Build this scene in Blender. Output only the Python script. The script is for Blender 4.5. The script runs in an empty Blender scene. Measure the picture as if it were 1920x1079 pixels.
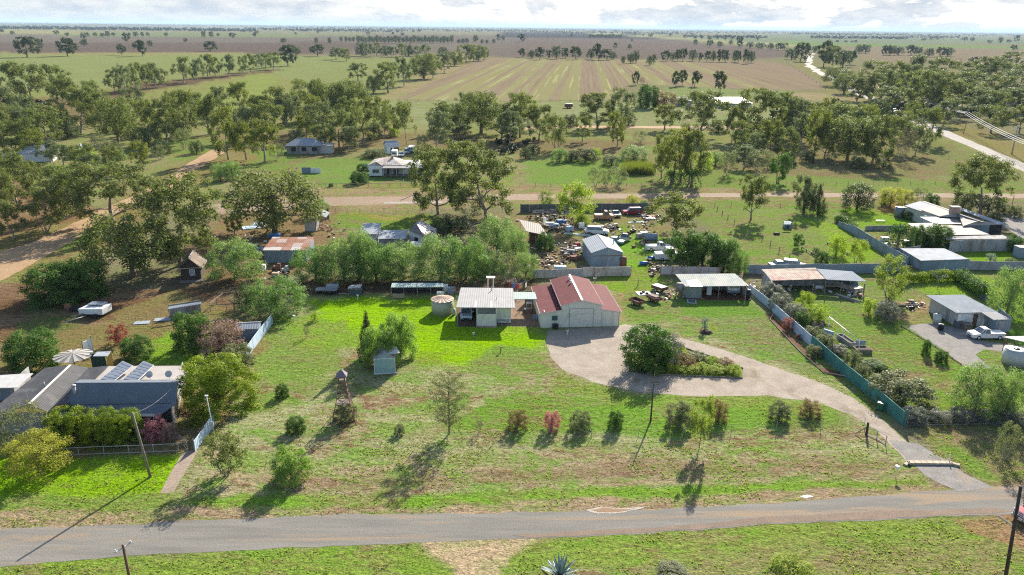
import bpy, math, random
import numpy as np
from mathutils import Vector, Matrix, noise
rnd = random.Random(7)
C = bpy.context.scene.collection
# ------------------------------------------------------------ camera, sky, sun, exposure
F, H = 1450.0, 43.0
PITCH, ROLL = math.atan(489 / 1450), math.radians(0.6)
fw = np.array([0, math.cos(PITCH), -math.sin(PITCH)])
up0 = np.array([0, math.sin(PITCH), math.cos(PITCH)])
rt = np.array([math.cos(ROLL), up0[1] * math.sin(ROLL), up0[2] * math.sin(ROLL)])
up = up0 * math.cos(ROLL) - np.array([1., 0, 0]) * math.sin(ROLL)
cam = bpy.data.objects.new('camera', bpy.data.cameras.new('camera')); C.objects.link(cam)
cam.data.sensor_width = 36; cam.data.lens = F / 1920 * 36
cam.data.clip_start = 0.5; cam.data.clip_end = 90000
cam.matrix_world = Matrix(((rt[0], up[0], -fw[0], 0), (rt[1], up[1], -fw[1], 0), (rt[2], up[2], -fw[2], H), (0, 0, 0, 1)))
bpy.context.scene.camera = cam
SUN_AZ, SUN_EL = 20.0, 27.5          # degrees right of the viewing direction (+Y), above the horizon
EXPOSURE, SKY, SUN = 1.25, 0.10, 5.0
vs = bpy.context.scene.view_settings
vs.view_transform = 'Standard'; vs.look = 'None'; vs.gamma = 1; vs.exposure = EXPOSURE; vs.use_curve_mapping = False
sd = bpy.data.lights.new('sun', 'SUN'); sd.energy = SUN; sd.angle = math.radians(0.5); sd.color = (1, 0.92, 0.80)
so = bpy.data.objects.new('sun', sd); C.objects.link(so)
a, e = math.radians(SUN_AZ), math.radians(SUN_EL)
sdir = Vector((math.sin(a) * math.cos(e), math.cos(a) * math.cos(e), math.sin(e)))
so.rotation_euler = sdir.to_track_quat('Z', 'Y').to_euler(); so.location = (40, 60, 90)
bpy.context.scene.cycles.max_bounces = 5; bpy.context.scene.cycles.transparent_max_bounces = 6
bpy.context.scene.cycles.volume_bounces = 0
bpy.context.scene.cycles.use_denoising = False
bpy.context.scene.cycles.filter_width = 1.15

class NT:                                     # tiny node-tree helper
    def __init__(s, nt): s.nt = nt; nt.nodes.clear()
    def n(s, t, ins=None, **kw):
        o = s.nt.nodes.new('ShaderNode' + t)
        for k, v in kw.items(): setattr(o, k, v)
        for k, v in (ins or {}).items(): s.set(o.inputs[k], v)
        return o
    def set(s, inp, v):
        if isinstance(v, bpy.types.NodeSocket): s.nt.links.new(v, inp)
        elif isinstance(v, bpy.types.Node): s.nt.links.new(v.outputs[0], inp)
        else: inp.default_value = v if not (isinstance(v, tuple) and len(v) == 3 and len(inp.default_value) == 4) else (*v, 1)
    def noise(s, vec, scale, detail=3, rough=0.55, dist=0):
        return s.n('TexNoise', {'Vector': vec, 'Scale': scale, 'Detail': detail, 'Roughness': rough, 'Distortion': dist}).outputs['Fac']
    def ramp(s, fac, a, b):
        return s.n('MapRange', {'Value': fac, 'From Min': a, 'From Max': b}).outputs[0]
    def mix(s, f, a, b, blend='MIX'):
        o = s.n('Mix', data_type='RGBA', blend_type=blend)
        s.set(o.inputs[0], f); s.set(o.inputs[6], a); s.set(o.inputs[7], b); return o.outputs[2]
    def math(s, op, a, b=0.0): return s.n('Math', {0: a, 1: b}, operation=op).outputs[0]
    def map(s, vec, sc=(1, 1, 1), rot=(0, 0, 0)): return s.n('Mapping', {'Vector': vec, 'Scale': sc, 'Rotation': rot}).outputs[0]

w = bpy.data.worlds.new('World'); bpy.context.scene.world = w; w.use_nodes = True
t = NT(w.node_tree)
sky = t.n('TexSky', sky_type='NISHITA', sun_disc=False, sun_elevation=e, sun_rotation=a, altitude=200, dust_density=1.2)
tc = t.n('TexCoord').outputs['Generated']
sep = t.n('SeparateXYZ', {0: tc})
band = t.n('CombineXYZ', {0: t.math('ARCTAN2', sep.outputs[0], sep.outputs[1]), 1: 0.0, 2: t.math('MULTIPLY', sep.outputs[2], 3.4)}).outputs[0]
n1 = t.noise(band, 7.5, 7, 0.62, 0.3)
n2 = t.noise(band, 26, 5, 0.6)
dome = t.noise(tc, 2.2, 5, 0.6)
cov = t.math('ADD', n1, t.math('MULTIPLY', n2, 0.22))
mask = t.ramp(cov, 0.50, 0.66)
low = t.ramp(sep.outputs[2], 0.030, 0.006)      # milky band on the horizon
mask = t.math('MAXIMUM', mask, t.math('MULTIPLY', low, 0.7))
mask = t.math('MULTIPLY', mask, t.ramp(sep.outputs[2], 0.6, 0.1))
cl = t.mix(t.ramp(n2, 0.36, 0.62), (2.55, 2.8, 3.15), (3.85, 3.85, 3.8))
pale = t.mix(0.5, t.mix(1.0, sky.outputs[0], (0.85, 0.95, 1.1), 'MULTIPLY'), (1.5, 2.3, 3.3))
col = t.mix(mask, pale, cl)
final = t.mix(t.ramp(sep.outputs[2], 0.1, 0.3), col, sky.outputs[0])
bg = t.n('Background', {'Color': final, 'Strength': SKY})
t.n('OutputWorld', {'Surface': bg})

# ------------------------------------------------------------ pixel -> ground point
def ray(x, y): return fw * F + rt * (x - 960) - up * (y - 539.5)
def G(x, y, z=0.0):
    d = ray(x, y); k = (z - H) / d[2]; return Vector((d[0] * k, d[1] * k, z))
def hgt(x, yb, yt):                           # real height of an upright thing seen from yb (foot) to yt (top)
    b = G(x, yb); d = ray(x, yt); return H + d[2] * b.y / d[1]
def mpp(x, y):                                # metres per source pixel at a ground point
    b = G(x, y); return (np.array([b.x, b.y, -H]) @ fw) / F
def lin(c): return tuple(((v / 255 + 0.055) / 1.055) ** 2.4 if v > 10 else v / 255 / 12.92 for v in c)
def alb(c, k=0.5): return tuple(v * k for v in lin(c))

# ------------------------------------------------------------ materials
MATS = {}
def mat(name, col, rough=0.7, metal=0.0, var=0.12, scale=2.0, bump=0.0, stripes=0.0, axis=0, dirt=None, dirt_amt=0.0, emit=0, spec=0.4, trans=0.0, uv='Object', rib=0.0, patch=None):
    if name in MATS: return MATS[name]
    m = bpy.data.materials.new(name); m.use_nodes = True; t = NT(m.node_tree)
    vec = t.n('TexCoord').outputs[uv]
    n = t.noise(vec, scale, 4, 0.6)
    c = t.mix(t.ramp(n, 0.3, 0.7), tuple(v * (1 - var) for v in col), tuple(min(1, v * (1 + var)) for v in col))
    if patch is not None:                     # panels or sheets of another tone
        v = t.n('TexVoronoi', {'Vector': t.map(vec, (0.55, 0.42, 0.4)), 'Scale': 1.0, 'Randomness': 0.35}, distance='CHEBYCHEV')
        c = t.mix(t.ramp(t.n('SeparateColor', {0: v.outputs['Color']}).outputs[0], 0.45, 0.6), c, patch)
    if dirt is not None:
        dn = t.noise(t.map(vec, (1, 1, 0.35)), scale * 0.6 + 0.3, 6, 0.65, 0.4)
        c = t.mix(t.math('MULTIPLY', t.ramp(dn, 0.62 - dirt_amt * 0.3, 0.72 - dirt_amt * 0.2), min(1, 0.5 + dirt_amt)), c, dirt)
    b = t.n('BsdfPrincipled', {'Roughness': rough, 'Metallic': metal, 'Specular IOR Level': spec})
    hgtv = None
    if rib:
        sp = t.n('SeparateXYZ', {0: vec}).outputs[axis]
        wv = t.math('SINE', t.math('MULTIPLY', sp, 2 * math.pi / rib))
        c = t.mix(t.math('MULTIPLY', t.ramp(wv, -0.2, -1.0), stripes or 0.35), c, tuple(v * 0.55 for v in col))
        hgtv = wv
    if bump:
        bn = t.noise(vec, scale * 6, 5, 0.6)
        hgtv = t.math('ADD', bn, t.math('MULTIPLY', hgtv, 0.25)) if hgtv is not None else bn
    if hgtv is not None:
        t.set(b.inputs['Normal'], t.n('Bump', {'Height': hgtv, 'Strength': bump or 0.25, 'Distance': 0.04}).outputs[0])
    t.set(b.inputs['Base Color'], c)
    if trans: t.set(b.inputs['Transmission Weight'], trans)
    if emit: t.set(b.inputs['Emission Color'], col); b.inputs['Emission Strength'].default_value = emit
    t.n('OutputMaterial', {'Surface': b}); MATS[name] = m; return m
def leafmat(name, col, col2, tr=0.45, var=0.5):
    if name in MATS: return MATS[name]
    m = bpy.data.materials.new(name); m.use_nodes = True; t = NT(m.node_tree)
    tcn = t.n('TexCoord').outputs['Object']; oi = t.n('ObjectInfo').outputs['Random']
    at = t.n('Attribute', attribute_name='tint').outputs['Fac']
    f = t.math('ADD', t.math('MULTIPLY', at, 0.7), t.math('MULTIPLY', oi, 0.3))
    c = t.mix(f, col, col2)
    c = t.mix(t.math('MULTIPLY', oi, 0.35), c, tuple(v * 0.75 for v in col))
    d = t.n('BsdfPrincipled', {'Base Color': c, 'Roughness': 0.6, 'Specular IOR Level': 0.12})
    ct = t.mix(1.0, c, (1.08, 1.25, 0.60), 'MULTIPLY')
    tl = t.n('BsdfTranslucent', {'Color': ct})
    mx = t.n('MixShader', {0: tr, 1: d, 2: tl})
    t.n('OutputMaterial', {'Surface': mx}); MATS[name] = m; return m

# ------------------------------------------------------------ meshes
class MB:
    def __init__(s): s.v = []; s.f = []; s.m = []; s.cur = 0
    def add(s, vs, fs):
        o = len(s.v); s.v += [tuple(p) for p in vs]; s.f += [tuple(i + o for i in f) for f in fs]; s.m += [s.cur] * len(fs); return s
    def box(s, cx, cy, z0, sx, sy, sz, rz=0.0, tilt=0.0):   # centred in x,y; from z0 up
        vs = []
        for dz in (0, sz):
            for dx, dy in ((-sx/2, -sy/2), (sx/2, -sy/2), (sx/2, sy/2), (-sx/2, sy/2)):
                y, z = dy * math.cos(tilt) - dz * math.sin(tilt), dy * math.sin(tilt) + dz * math.cos(tilt)
                vs.append((cx + dx * math.cos(rz) - y * math.sin(rz), cy + dx * math.sin(rz) + y * math.cos(rz), z0 + z))
        return s.add(vs, [(0, 3, 2, 1), (4, 5, 6, 7), (0, 1, 5, 4), (1, 2, 6, 5), (2, 3, 7, 6), (3, 0, 4, 7)])
    def b2(s, x0, x1, y0, y1, z0, z1): return s.box((x0+x1)/2, (y0+y1)/2, z0, x1-x0, y1-y0, z1-z0)
    def tube(s, pts, rs, n=6, cap=True):
        pts = [Vector(p) for p in pts]
        if not isinstance(rs, (list, tuple)): rs = [rs] * len(pts)
        vs, fs = [], []
        for i, p in enumerate(pts):
            d = (pts[min(i+1, len(pts)-1)] - pts[max(i-1, 0)]).normalized()
            q = d.to_track_quat('Z', 'Y')
            for k in range(n):
                aa = 2 * math.pi * k / n
                vs.append(p + q @ Vector((math.cos(aa) * rs[i], math.sin(aa) * rs[i], 0)))
        for i in range(len(pts) - 1):
            for k in range(n):
                k2 = (k + 1) % n
                fs.append((i*n+k, i*n+k2, (i+1)*n+k2, (i+1)*n+k))
        if cap: fs += [tuple(range(n))[::-1], tuple((len(pts)-1)*n + k for k in range(n))]
        return s.add(vs, fs)
    def cyl(s, x, y, z0, z1, r, n=20, r2=None): return s.tube([(x, y, z0), (x, y, z1)], [r, r if r2 is None else r2], n)
    def slab(s, poly, th):                    # polygon thickened downwards along z
        n = len(poly); P = [Vector(p) for p in poly]; Q = [p - Vector((0, 0, th)) for p in P]
        return s.add(P + Q, [tuple(range(n)), tuple(range(2*n-1, n-1, -1))] + [(i, i+n, (i+1) % n + n, (i+1) % n) for i in range(n)])
    def prism(s, poly, d):                    # polygon extruded by vector d
        n = len(poly); P = [Vector(p) for p in poly]; Q = [p + Vector(d) for p in P]
        return s.add(P + Q, [tuple(range(n))[::-1], tuple(range(n, 2*n))] + [(i, (i+1) % n, (i+1) % n + n, i+n) for i in range(n)])
    def build(s, name, m, parent=None, smooth=False, bevel=0):
        me = bpy.data.meshes.new(name); me.from_pydata(s.v, [], s.f)
        ms = m if isinstance(m, (list, tuple)) else [m]
        for q in ms: me.materials.append(q)
        me.polygons.foreach_set('material_index', s.m)
        if smooth: me.polygons.foreach_set('use_smooth', [True] * len(s.f))
        me.validate(); me.update()
        o = bpy.data.objects.new(name, me); C.objects.link(o)
        if parent is not None: o.parent = parent
        if bevel:
            md = o.modifiers.new('bevel', 'BEVEL'); md.width = bevel; md.segments = 2; md.limit_method = 'ANGLE'
        return o
def tag(o, label=None, cat=None, group=None, kind=None):
    if label: o['label'] = label
    if cat: o['category'] = cat
    if group: o['group'] = group
    if kind: o['kind'] = kind
    return o
def thing(name, label, cat, loc=(0, 0, 0), rz=0.0, group=None):
    o = bpy.data.objects.new(name, None); o.empty_display_size = 0.3; C.objects.link(o)
    o.location = loc; o.rotation_euler = (0, 0, rz); return tag(o, label, cat, group)
def copy_thing(src, loc, rz=0.0, label=None, scale=None, group=None):
    r = src.copy(); C.objects.link(r); r.location = loc; r.rotation_euler = (0, 0, rz)
    if scale: r.scale = scale if isinstance(scale, tuple) else (scale,) * 3
    if label: r['label'] = label
    if group: r['group'] = group
    for ch in list(src.children):
        c = ch.copy(); C.objects.link(c); c.parent = r
        for g in list(ch.children):
            d = g.copy(); C.objects.link(d); d.parent = c
    return r
class Fr:                                     # local frame: origin at left foot, +x to the right foot, +y away
    def __init__(s, a, b):
        A, B = G(*a), G(*b); s.o = A; s.d = B - A; s.w = s.d.length; s.ang = math.atan2(s.d.y, s.d.x)
    def L(s, x, y, z=0.0):
        p = G(x, y, z) - s.o; c, n = math.cos(-s.ang), math.sin(-s.ang)
        return Vector((p.x * c - p.y * n, p.x * n + p.y * c, z))
    def thing(s, name, label, cat, group=None): return thing(name, label, cat, s.o, s.ang, group)
# ------------------------------------------------------------ ground: one sheet, reflectance laid out by paddock, lawn and bare earth
def ground_mesh():
    rows = [14, 22, 30]
    u = np.linspace(1 / 36.0, 1 / 60000.0, 560); rows = np.array(rows + list(1 / u))
    az = np.concatenate([np.linspace(-75, -44, 20)[:-1], np.linspace(-44, 44, 760), np.linspace(44, 75, 20)[1:]]) * math.pi / 180
    R, A = np.meshgrid(rows, az, indexing='ij'); X = R * np.tan(A * 0.8) / math.tan(0.8) if False else R * np.sin(A); Y = R * np.cos(A)
    nr, na = R.shape; V = np.stack([X, Y, np.zeros_like(X)], -1).reshape(-1, 3)
    idx = np.arange(nr * na).reshape(nr, na)
    Fq = np.stack([idx[:-1, :-1], idx[:-1, 1:], idx[1:, 1:], idx[1:, :-1]], -1).reshape(-1, 4)[:, ::-1]
    return V, Fq
GV, GF = ground_mesh()
gx, gy = GV[:, 0], GV[:, 1]
def sn(x, y, s, seed):                        # cheap smooth value noise
    rs = np.random.RandomState(seed); g = rs.rand(257, 257)
    X, Y = x / s, y / s; xi, yi = np.floor(X).astype(int), np.floor(Y).astype(int); fx, fy = X - xi, Y - yi
    fx, fy = fx*fx*(3-2*fx), fy*fy*(3-2*fy); xi &= 255; yi &= 255
    return (g[xi, yi]*(1-fx)*(1-fy) + g[xi+1, yi]*fx*(1-fy) + g[xi, yi+1]*(1-fx)*fy + g[xi+1, yi+1]*fx*fy) - 0.5
dist = np.hypot(gx, gy)
wob = np.minimum(np.maximum(dist * 0.012, 0.5), 14)
wx = gx + wob * (sn(gx, gy, 5, 1) * 1.6 + sn(gx, gy, 1.6, 2)) ; wy = gy + wob * (sn(gx, gy, 5, 3) * 1.6 + sn(gx, gy, 1.6, 4))
col = np.zeros((len(gx), 4)); BASE = alb((158, 152, 124)); col[:, :3] = BASE; col[:, 3] = 0.55
def poly_weight(pts, soft, wig=True):
    px, py = (wx, wy) if wig else (gx, gy)
    P = np.array([(p.x, p.y) for p in pts]); lo, hi = P.min(0) - soft * 2, P.max(0) + soft * 2
    sel = np.where((px > lo[0]) & (px < hi[0]) & (py > lo[1]) & (py < hi[1]))[0]
    x, y = px[sel], py[sel]; ins = np.zeros(len(sel), bool); dm = np.full(len(sel), 1e18)
    for i in range(len(P)):
        ax, ay = P[i]; bx, by = P[(i + 1) % len(P)]
        if ay != by:
            c = ((ay > y) != (by > y)) & (x < (bx - ax) * (y - ay) / (by - ay) + ax); ins ^= c
        L = (bx-ax)**2 + (by-ay)**2 + 1e-9; tt = np.clip(((x-ax)*(bx-ax) + (y-ay)*(by-ay)) / L, 0, 1)
        dm = np.minimum(dm, (x-ax-tt*(bx-ax))**2 + (y-ay-tt*(by-ay))**2)
    d = np.sqrt(dm) * np.where(ins, 1, -1); return sel, np.clip(d / (2 * soft) + 0.5, 0, 1)
def zone(px, c, patch=0.5, soft=None, op=1.0):
    if c != LUSH and c != LAWN and c[1] > c[0] and c[1] - c[2] > 50: c = (c[0] * 0.94, c[1] * 0.945, c[2] * 0.68 + 36)
    pts = [G(*p) for p in px]
    if soft is None: soft = 0.01 * (sum(p.length for p in pts) / len(pts))
    sel, wt = poly_weight(pts, soft); wt = (wt * wt * (3 - 2 * wt) * op)[:, None]
    col[sel] = col[sel] * (1 - wt) + np.array([*alb(c), patch]) * wt
LAWN = (150, 196, 30)
LUSH, MID, OLIVE, DRY, TAN, EARTH, RED = (164, 214, 26), (160, 186, 88), (164, 168, 108), (176, 168, 130), (196, 176, 146), (146, 118, 96), (176, 134, 104)
for z in [
    ([(-900, 51), (2900, 60), (2900, 70), (-900, 62)], (150, 150, 135), 0.3),
    ([(-900, 60), (900, 66), (1300, 70), (1300, 100), (900, 104), (-900, 98)], (140, 130, 122), 0.2),
    ([(-900, 77), (230, 80), (620, 79), (740, 84), (560, 103), (-900, 96)], (124, 112, 106), 0.2),
    ([(120, 60), (420, 61), (700, 66), (500, 71), (100, 69)], (156, 165, 112), 0.2),
    ([(-300, 55), (120, 57), (200, 63), (-300, 63)], (178, 172, 125), 0.2),
    ([(940, 61), (1200, 63), (1230, 72), (1000, 71), (930, 70)], (92, 90, 92), 0.1),
    ([(960, 72), (1230, 73), (1490, 96), (1480, 110), (1160, 112), (920, 107)], (138, 125, 118), 0.1),
    ([(1040, 58), (1130, 62), (1400, 78), (1540, 84), (1500, 88), (1380, 82), (1200, 69), (1080, 62)], (188, 186, 142), 0.1),
    ([(1250, 66), (1560, 68), (2500, 84), (2500, 89), (1600, 82), (1380, 78)], (146, 156, 128), 0.2),
    ([(1400, 78), (1500, 79), (1920, 88), (2300, 94), (2300, 98), (1920, 93), (1500, 84)], (150, 180, 92), 0.2),
    ([(1590, 88), (1920, 94), (2500, 100), (2500, 122), (1920, 122), (1650, 118), (1600, 100)], (166, 150, 130), 0.15),
    ([(-900, 97), (230, 99), (480, 101), (640, 108), (880, 110), (730, 190), (560, 200), (-900, 200)], (172, 180, 118), 0.4),
    ([(-900, 96), (470, 100), (470, 103), (-900, 100)], (178, 165, 120), 0.5),
    ([(-900, 190), (180, 168), (420, 138), (480, 136), (560, 150), (640, 175), (760, 190), (760, 240), (-900, 300)], (168, 168, 112), 0.7),
    ([(350, 185), (480, 140), (520, 145), (520, 190), (420, 215)], (176, 188, 98), 0.5),
    ([(-900, 185), (120, 182), (240, 200), (200, 230), (-900, 250)], (140, 128, 96), 0.8),
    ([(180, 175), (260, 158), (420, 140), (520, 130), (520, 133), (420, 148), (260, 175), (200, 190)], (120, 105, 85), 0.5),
    ([(850, 100), (925, 108), (905, 118), (770, 175), (735, 190), (700, 188)], (190, 168, 138), 0.6),
    ([(1470, 112), (1560, 118), (1660, 175), (1620, 195), (1560, 180)], (165, 158, 118), 0.6),
    ([(700, 188), (1150, 190), (1250, 200), (1620, 190), (1760, 230), (1740, 270), (1400, 262), (1100, 248), (700, 250)], (176, 178, 138), 0.7),
    ([(1240, 162), (1500, 172), (1560, 190), (1260, 188)], (170, 182, 126), 0.4),
    ([(1480, 172), (1560, 176), (1640, 192), (1480, 188)], (196, 172, 146), 0.6),
    ([(700, 242), (1100, 236), (1500, 238), (1720, 232), (1750, 242), (1500, 250), (1100, 248), (700, 255)], (182, 170, 138), 0.7),
    ([(-900, 240), (700, 235), (1920, 262), (2900, 262), (2900, 360), (1920, 360), (960, 362), (-900, 420)], (172, 168, 124), 0.9),
    ([(240, 270), (620, 240), (960, 260), (1240, 265), (1100, 300), (940, 285), (700, 275), (520, 320), (380, 300)], (152, 130, 102), 0.8, None, 0.75),
    ([(1330, 300), (1500, 255), (1740, 265), (1800, 330), (1560, 345), (1350, 330)], (152, 140, 106), 0.9, None, 0.8),
    ([(1700, 250), (1760, 265), (1930, 330), (1930, 380), (1790, 335)], (160, 165, 100), 0.5),
    ([(1760, 222), (1920, 268), (1980, 300), (1920, 318), (1780, 252)], (172, 158, 112), 0.6),
    ([(560, 300), (690, 295), (830, 330), (600, 352), (560, 352)], (150, 180, 80), 0.5),
    ([(990, 300), (1180, 298), (1230, 345), (1000, 345), (975, 320)], (150, 182, 76), 0.5),
    ([(270, 260), (420, 262), (560, 280), (540, 330), (330, 300)], (150, 172, 78), 0.7),
    ([(100, 318), (175, 303), (175, 318), (130, 328)], (146, 198, 48), 0.3),
    ([(1250, 310), (1450, 330), (1920, 345), (1920, 372), (1240, 362)], (158, 178, 90), 0.6),
    ([(470, 352), (1000, 348), (1940, 366), (1940, 378), (1500, 380), (1180, 384), (1000, 384), (700, 396), (420, 400)], (188, 166, 134), 0.7),
    ([(640, 345), (960, 340), (960, 352), (640, 357)], (178, 172, 110), 0.8),
    ([(0, 330), (160, 380), (180, 400), (100, 440), (0, 470), (-400, 500), (-400, 330)], (158, 126, 98), 0.8),
    ([(-200, 500), (185, 400), (300, 330), (400, 280), (480, 275), (480, 300), (330, 360), (200, 470), (90, 540), (-200, 640)], (166, 150, 100), 0.8),
    ([(150, 435), (188, 422), (190, 440), (120, 475)], (150, 185, 70), 0.4),
    ([(-400, 500), (120, 540), (420, 540), (440, 600), (300, 640), (160, 650), (-400, 700)], (138, 110, 84), 0.75),
    ([(60, 560), (150, 590), (120, 640), (40, 620)], (120, 140, 62), 0.6),
    ([(225, 590), (330, 560), (400, 580), (330, 625), (260, 655)], (166, 136, 106), 0.7),
    ([(420, 400), (640, 380), (640, 470), (500, 530), (400, 530), (330, 470)], (164, 138, 108), 1.0),
    ([(630, 400), (810, 400), (860, 430), (770, 440), (680, 430), (620, 425)], (150, 178, 66), 0.6),
    ([(630, 402), (700, 400), (830, 412), (700, 414)], (176, 166, 96), 0.8),
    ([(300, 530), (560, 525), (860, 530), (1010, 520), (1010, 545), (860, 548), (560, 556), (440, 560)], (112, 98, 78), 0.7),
    ([(960, 388), (1240, 388), (1250, 520), (1000, 525), (960, 480)], (168, 160, 112), 1.0),
    ([(1060, 440), (1130, 470), (1100, 510), (1000, 520), (980, 480), (990, 440)], (164, 146, 116), 0.9),
    ([(960, 390), (1010, 395), (1060, 430), (1000, 440), (960, 410)], (178, 156, 128), 0.9),
    ([(1165, 425), (1240, 445), (1240, 500), (1170, 512), (1150, 470)], (156, 203, 53), 0.5),
    ([(970, 384), (1230, 382), (1245, 388), (980, 390)], (166, 193, 58), 0.4),
    ([(1320, 380), (1560, 378), (1700, 395), (1700, 440), (1640, 495), (1400, 492), (1330, 440)], (166, 182, 100), 0.95),
    ([(1240, 380), (1400, 376), (1400, 410), (1330, 420)], (160, 176, 90), 0.7),
    ([(1490, 405), (1590, 425), (1640, 450), (1660, 495), (1560, 495), (1540, 430)], (166, 203, 48), 0.5),
    ([(1575, 395), (1690, 392), (1735, 425), (1620, 425)], (156, 203, 33), 0.3),
    ([(1640, 385), (1700, 380), (1700, 402), (1650, 398)], (176, 140, 100), 0.6),
    ([(1790, 470), (1905, 470), (1905, 492), (1815, 492)], (156, 203, 28), 0.25),
    ([(1700, 505), (1950, 500), (1950, 520), (1700, 520)], (140, 125, 96), 0.7),
    ([(330, 540), (440, 590), (500, 640), (470, 700), (440, 800), (300, 900), (160, 980), (-200, 990), (-200, 700), (200, 600)], (156, 140, 96), 0.7),
    ([(275, 650), (330, 625), (380, 650), (390, 690), (280, 690)], (156, 203, 30), 0.3),
    ([(-60, 860), (340, 852), (330, 930), (200, 955), (-60, 965)], LAWN, 0.25),
    ([(-60, 930), (340, 925), (500, 935), (200, 962), (-60, 975)], (158, 186, 70), 0.7),
    # the big front block
    ([(560, 556), (1010, 548), (1420, 545), (1460, 600), (1640, 740), (1720, 860), (1740, 915), (1400, 940), (480, 955), (330, 955), (350, 870), (440, 770), (500, 650)], (190, 190, 144), 0.95),
    ([(380, 880), (900, 850), (1600, 850), (1690, 885), (1600, 915), (900, 928), (560, 935), (400, 930)], (194, 178, 146), 0.95, 2.5),
    ([(430, 720), (520, 660), (620, 720), (560, 760), (480, 780)], (172, 180, 108), 0.8),
    ([(950, 735), (1200, 745), (1560, 762), (1600, 800), (1300, 820), (1000, 815), (820, 800)], (148, 188, 62), 0.6),
    ([(500, 595), (620, 590), (640, 690), (520, 720), (470, 700)], (158, 188, 80), 0.6),
    ([(572, 558), (700, 556), (850, 556), (880, 606), (1018, 612), (1032, 640), (1015, 658), (940, 668), (880, 690), (790, 690), (765, 668), (690, 655), (620, 640), (560, 628), (590, 590)], LUSH, 0.22, 2.2),
    ([(540, 605), (640, 600), (680, 640), (600, 660), (560, 650)], (164, 198, 58), 0.5),
    ([(780, 660), (830, 660), (820, 690), (780, 692)], (166, 203, 28), 0.4),
    ([(1150, 545), (1270, 555), (1262, 600), (1170, 600)], (160, 178, 90), 0.9),
    ([(1180, 498), (1245, 520), (1240, 545), (1150, 552), (1110, 530)], (166, 193, 58), 0.6),
    ([(1145, 548), (1165, 552), (1170, 600), (1160, 606)], (190, 160, 130), 0.7),
    ([(1256, 560), (1405, 558), (1440, 592), (1280, 596)], (140, 182, 60), 0.5),
    ([(1280, 590), (1440, 590), (1600, 720), (1500, 700), (1350, 640), (1250, 615)], (164, 178, 108), 0.7),
    ([(1325, 600), (1350, 625), (1310, 628)], (166, 188, 68), 0.5),
    ([(930, 650), (1015, 655), (1030, 700), (960, 720), (860, 690)], (158, 188, 80), 0.6),
    ([(1050, 700), (1190, 740), (1440, 745), (1600, 765), (1600, 775), (1200, 760), (1040, 730)], (166, 188, 78), 0.6),
    ([(340, 935), (900, 925), (1500, 905), (1730, 900), (1740, 916), (1440, 930), (960, 945), (480, 958), (330, 955)], (156, 193, 58), 0.6, 0.6),
    # neighbour on the right
    ([(1440, 520), (1700, 505), (1950, 510), (1950, 790), (1700, 790), (1640, 740), (1560, 660), (1480, 590)], (160, 178, 98), 0.85),
    ([(1700, 520), (1850, 515), (1950, 560), (1950, 600), (1860, 560), (1740, 550)], (166, 203, 48), 0.4),
    ([(1660, 570), (1740, 560), (1760, 600), (1700, 620), (1680, 600)], (190, 162, 130), 0.6),
    ([(1500, 560), (1640, 580), (1800, 650), (1850, 720), (1700, 690), (1560, 620)], (150, 178, 74), 0.7),
    ([(1760, 700), (1870, 720), (1870, 790), (1700, 760)], (158, 175, 80), 0.9),
    ([(1870, 565), (1930, 600), (1930, 640), (1880, 620)], (146, 188, 48), 0.5),
    ([(1700, 790), (1950, 788), (1950, 905), (1850, 908), (1780, 870)], (160, 150, 110), 0.85),
    ([(1740, 820), (1800, 835), (1870, 900), (1820, 890)], (150, 182, 70), 0.7),
    ([(480, 905), (900, 880), (1250, 868), (1640, 862), (1680, 880), (1500, 890), (900, 905), (600, 922)], (158, 132, 108), 0.8, 1.2, 0.6), ([(950, 690), (1010, 700), (1000, 740), (940, 725)], (190, 168, 140), 0.8, 1.0, 0.6), ([(430, 740), (470, 690), (500, 640), (480, 640), (450, 700), (415, 760)], (170, 132, 104), 0.7, 0.8, 0.7), ([(700, 640), (760, 655), (740, 700), (690, 690)], (160, 136, 110), 0.7, 0.6, 0.7),
    # shoulders and the near verge
    ([(-200, 962), (130, 958), (480, 958), (960, 944), (1440, 925), (1700, 915), (1860, 906), (2100, 900), (2100, 925), (1440, 952), (960, 972), (400, 985), (-200, 1000)], (196, 172, 144), 0.6, 0.35),
    ([(-200, 1040), (500, 1020), (960, 1008), (1440, 978), (1900, 962), (2100, 958), (2100, 1200), (-200, 1300)], (164, 178, 88), 0.9, 0.4),
    ([(-200, 1050), (500, 1034), (780, 1024), (800, 1050), (840, 1075), (860, 1200), (-200, 1300)], (162, 188, 66), 0.6, 0.4),
    ([(990, 1012), (1440, 990), (1700, 978), (1860, 1000), (1780, 1040), (1300, 1050), (1060, 1060), (960, 1079), (930, 1060)], (164, 188, 70), 0.65, 0.5),
    ([(1560, 1010), (1920, 1010), (1920, 1100), (1150, 1100), (1250, 1050)], (168, 160, 112), 0.95, 2.0, 0.7),
    ([(1880, 960), (2100, 955), (2100, 1010), (1950, 1040), (1820, 1000), (1790, 975)], (188, 152, 118), 0.6, 0.4),
    ([(780, 1015), (1010, 1006), (975, 1035), (935, 1065), (925, 1200), (870, 1200), (845, 1062), (805, 1040)], (220, 196, 162), 0.3, 0.5),
]: zone(*z)
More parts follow.
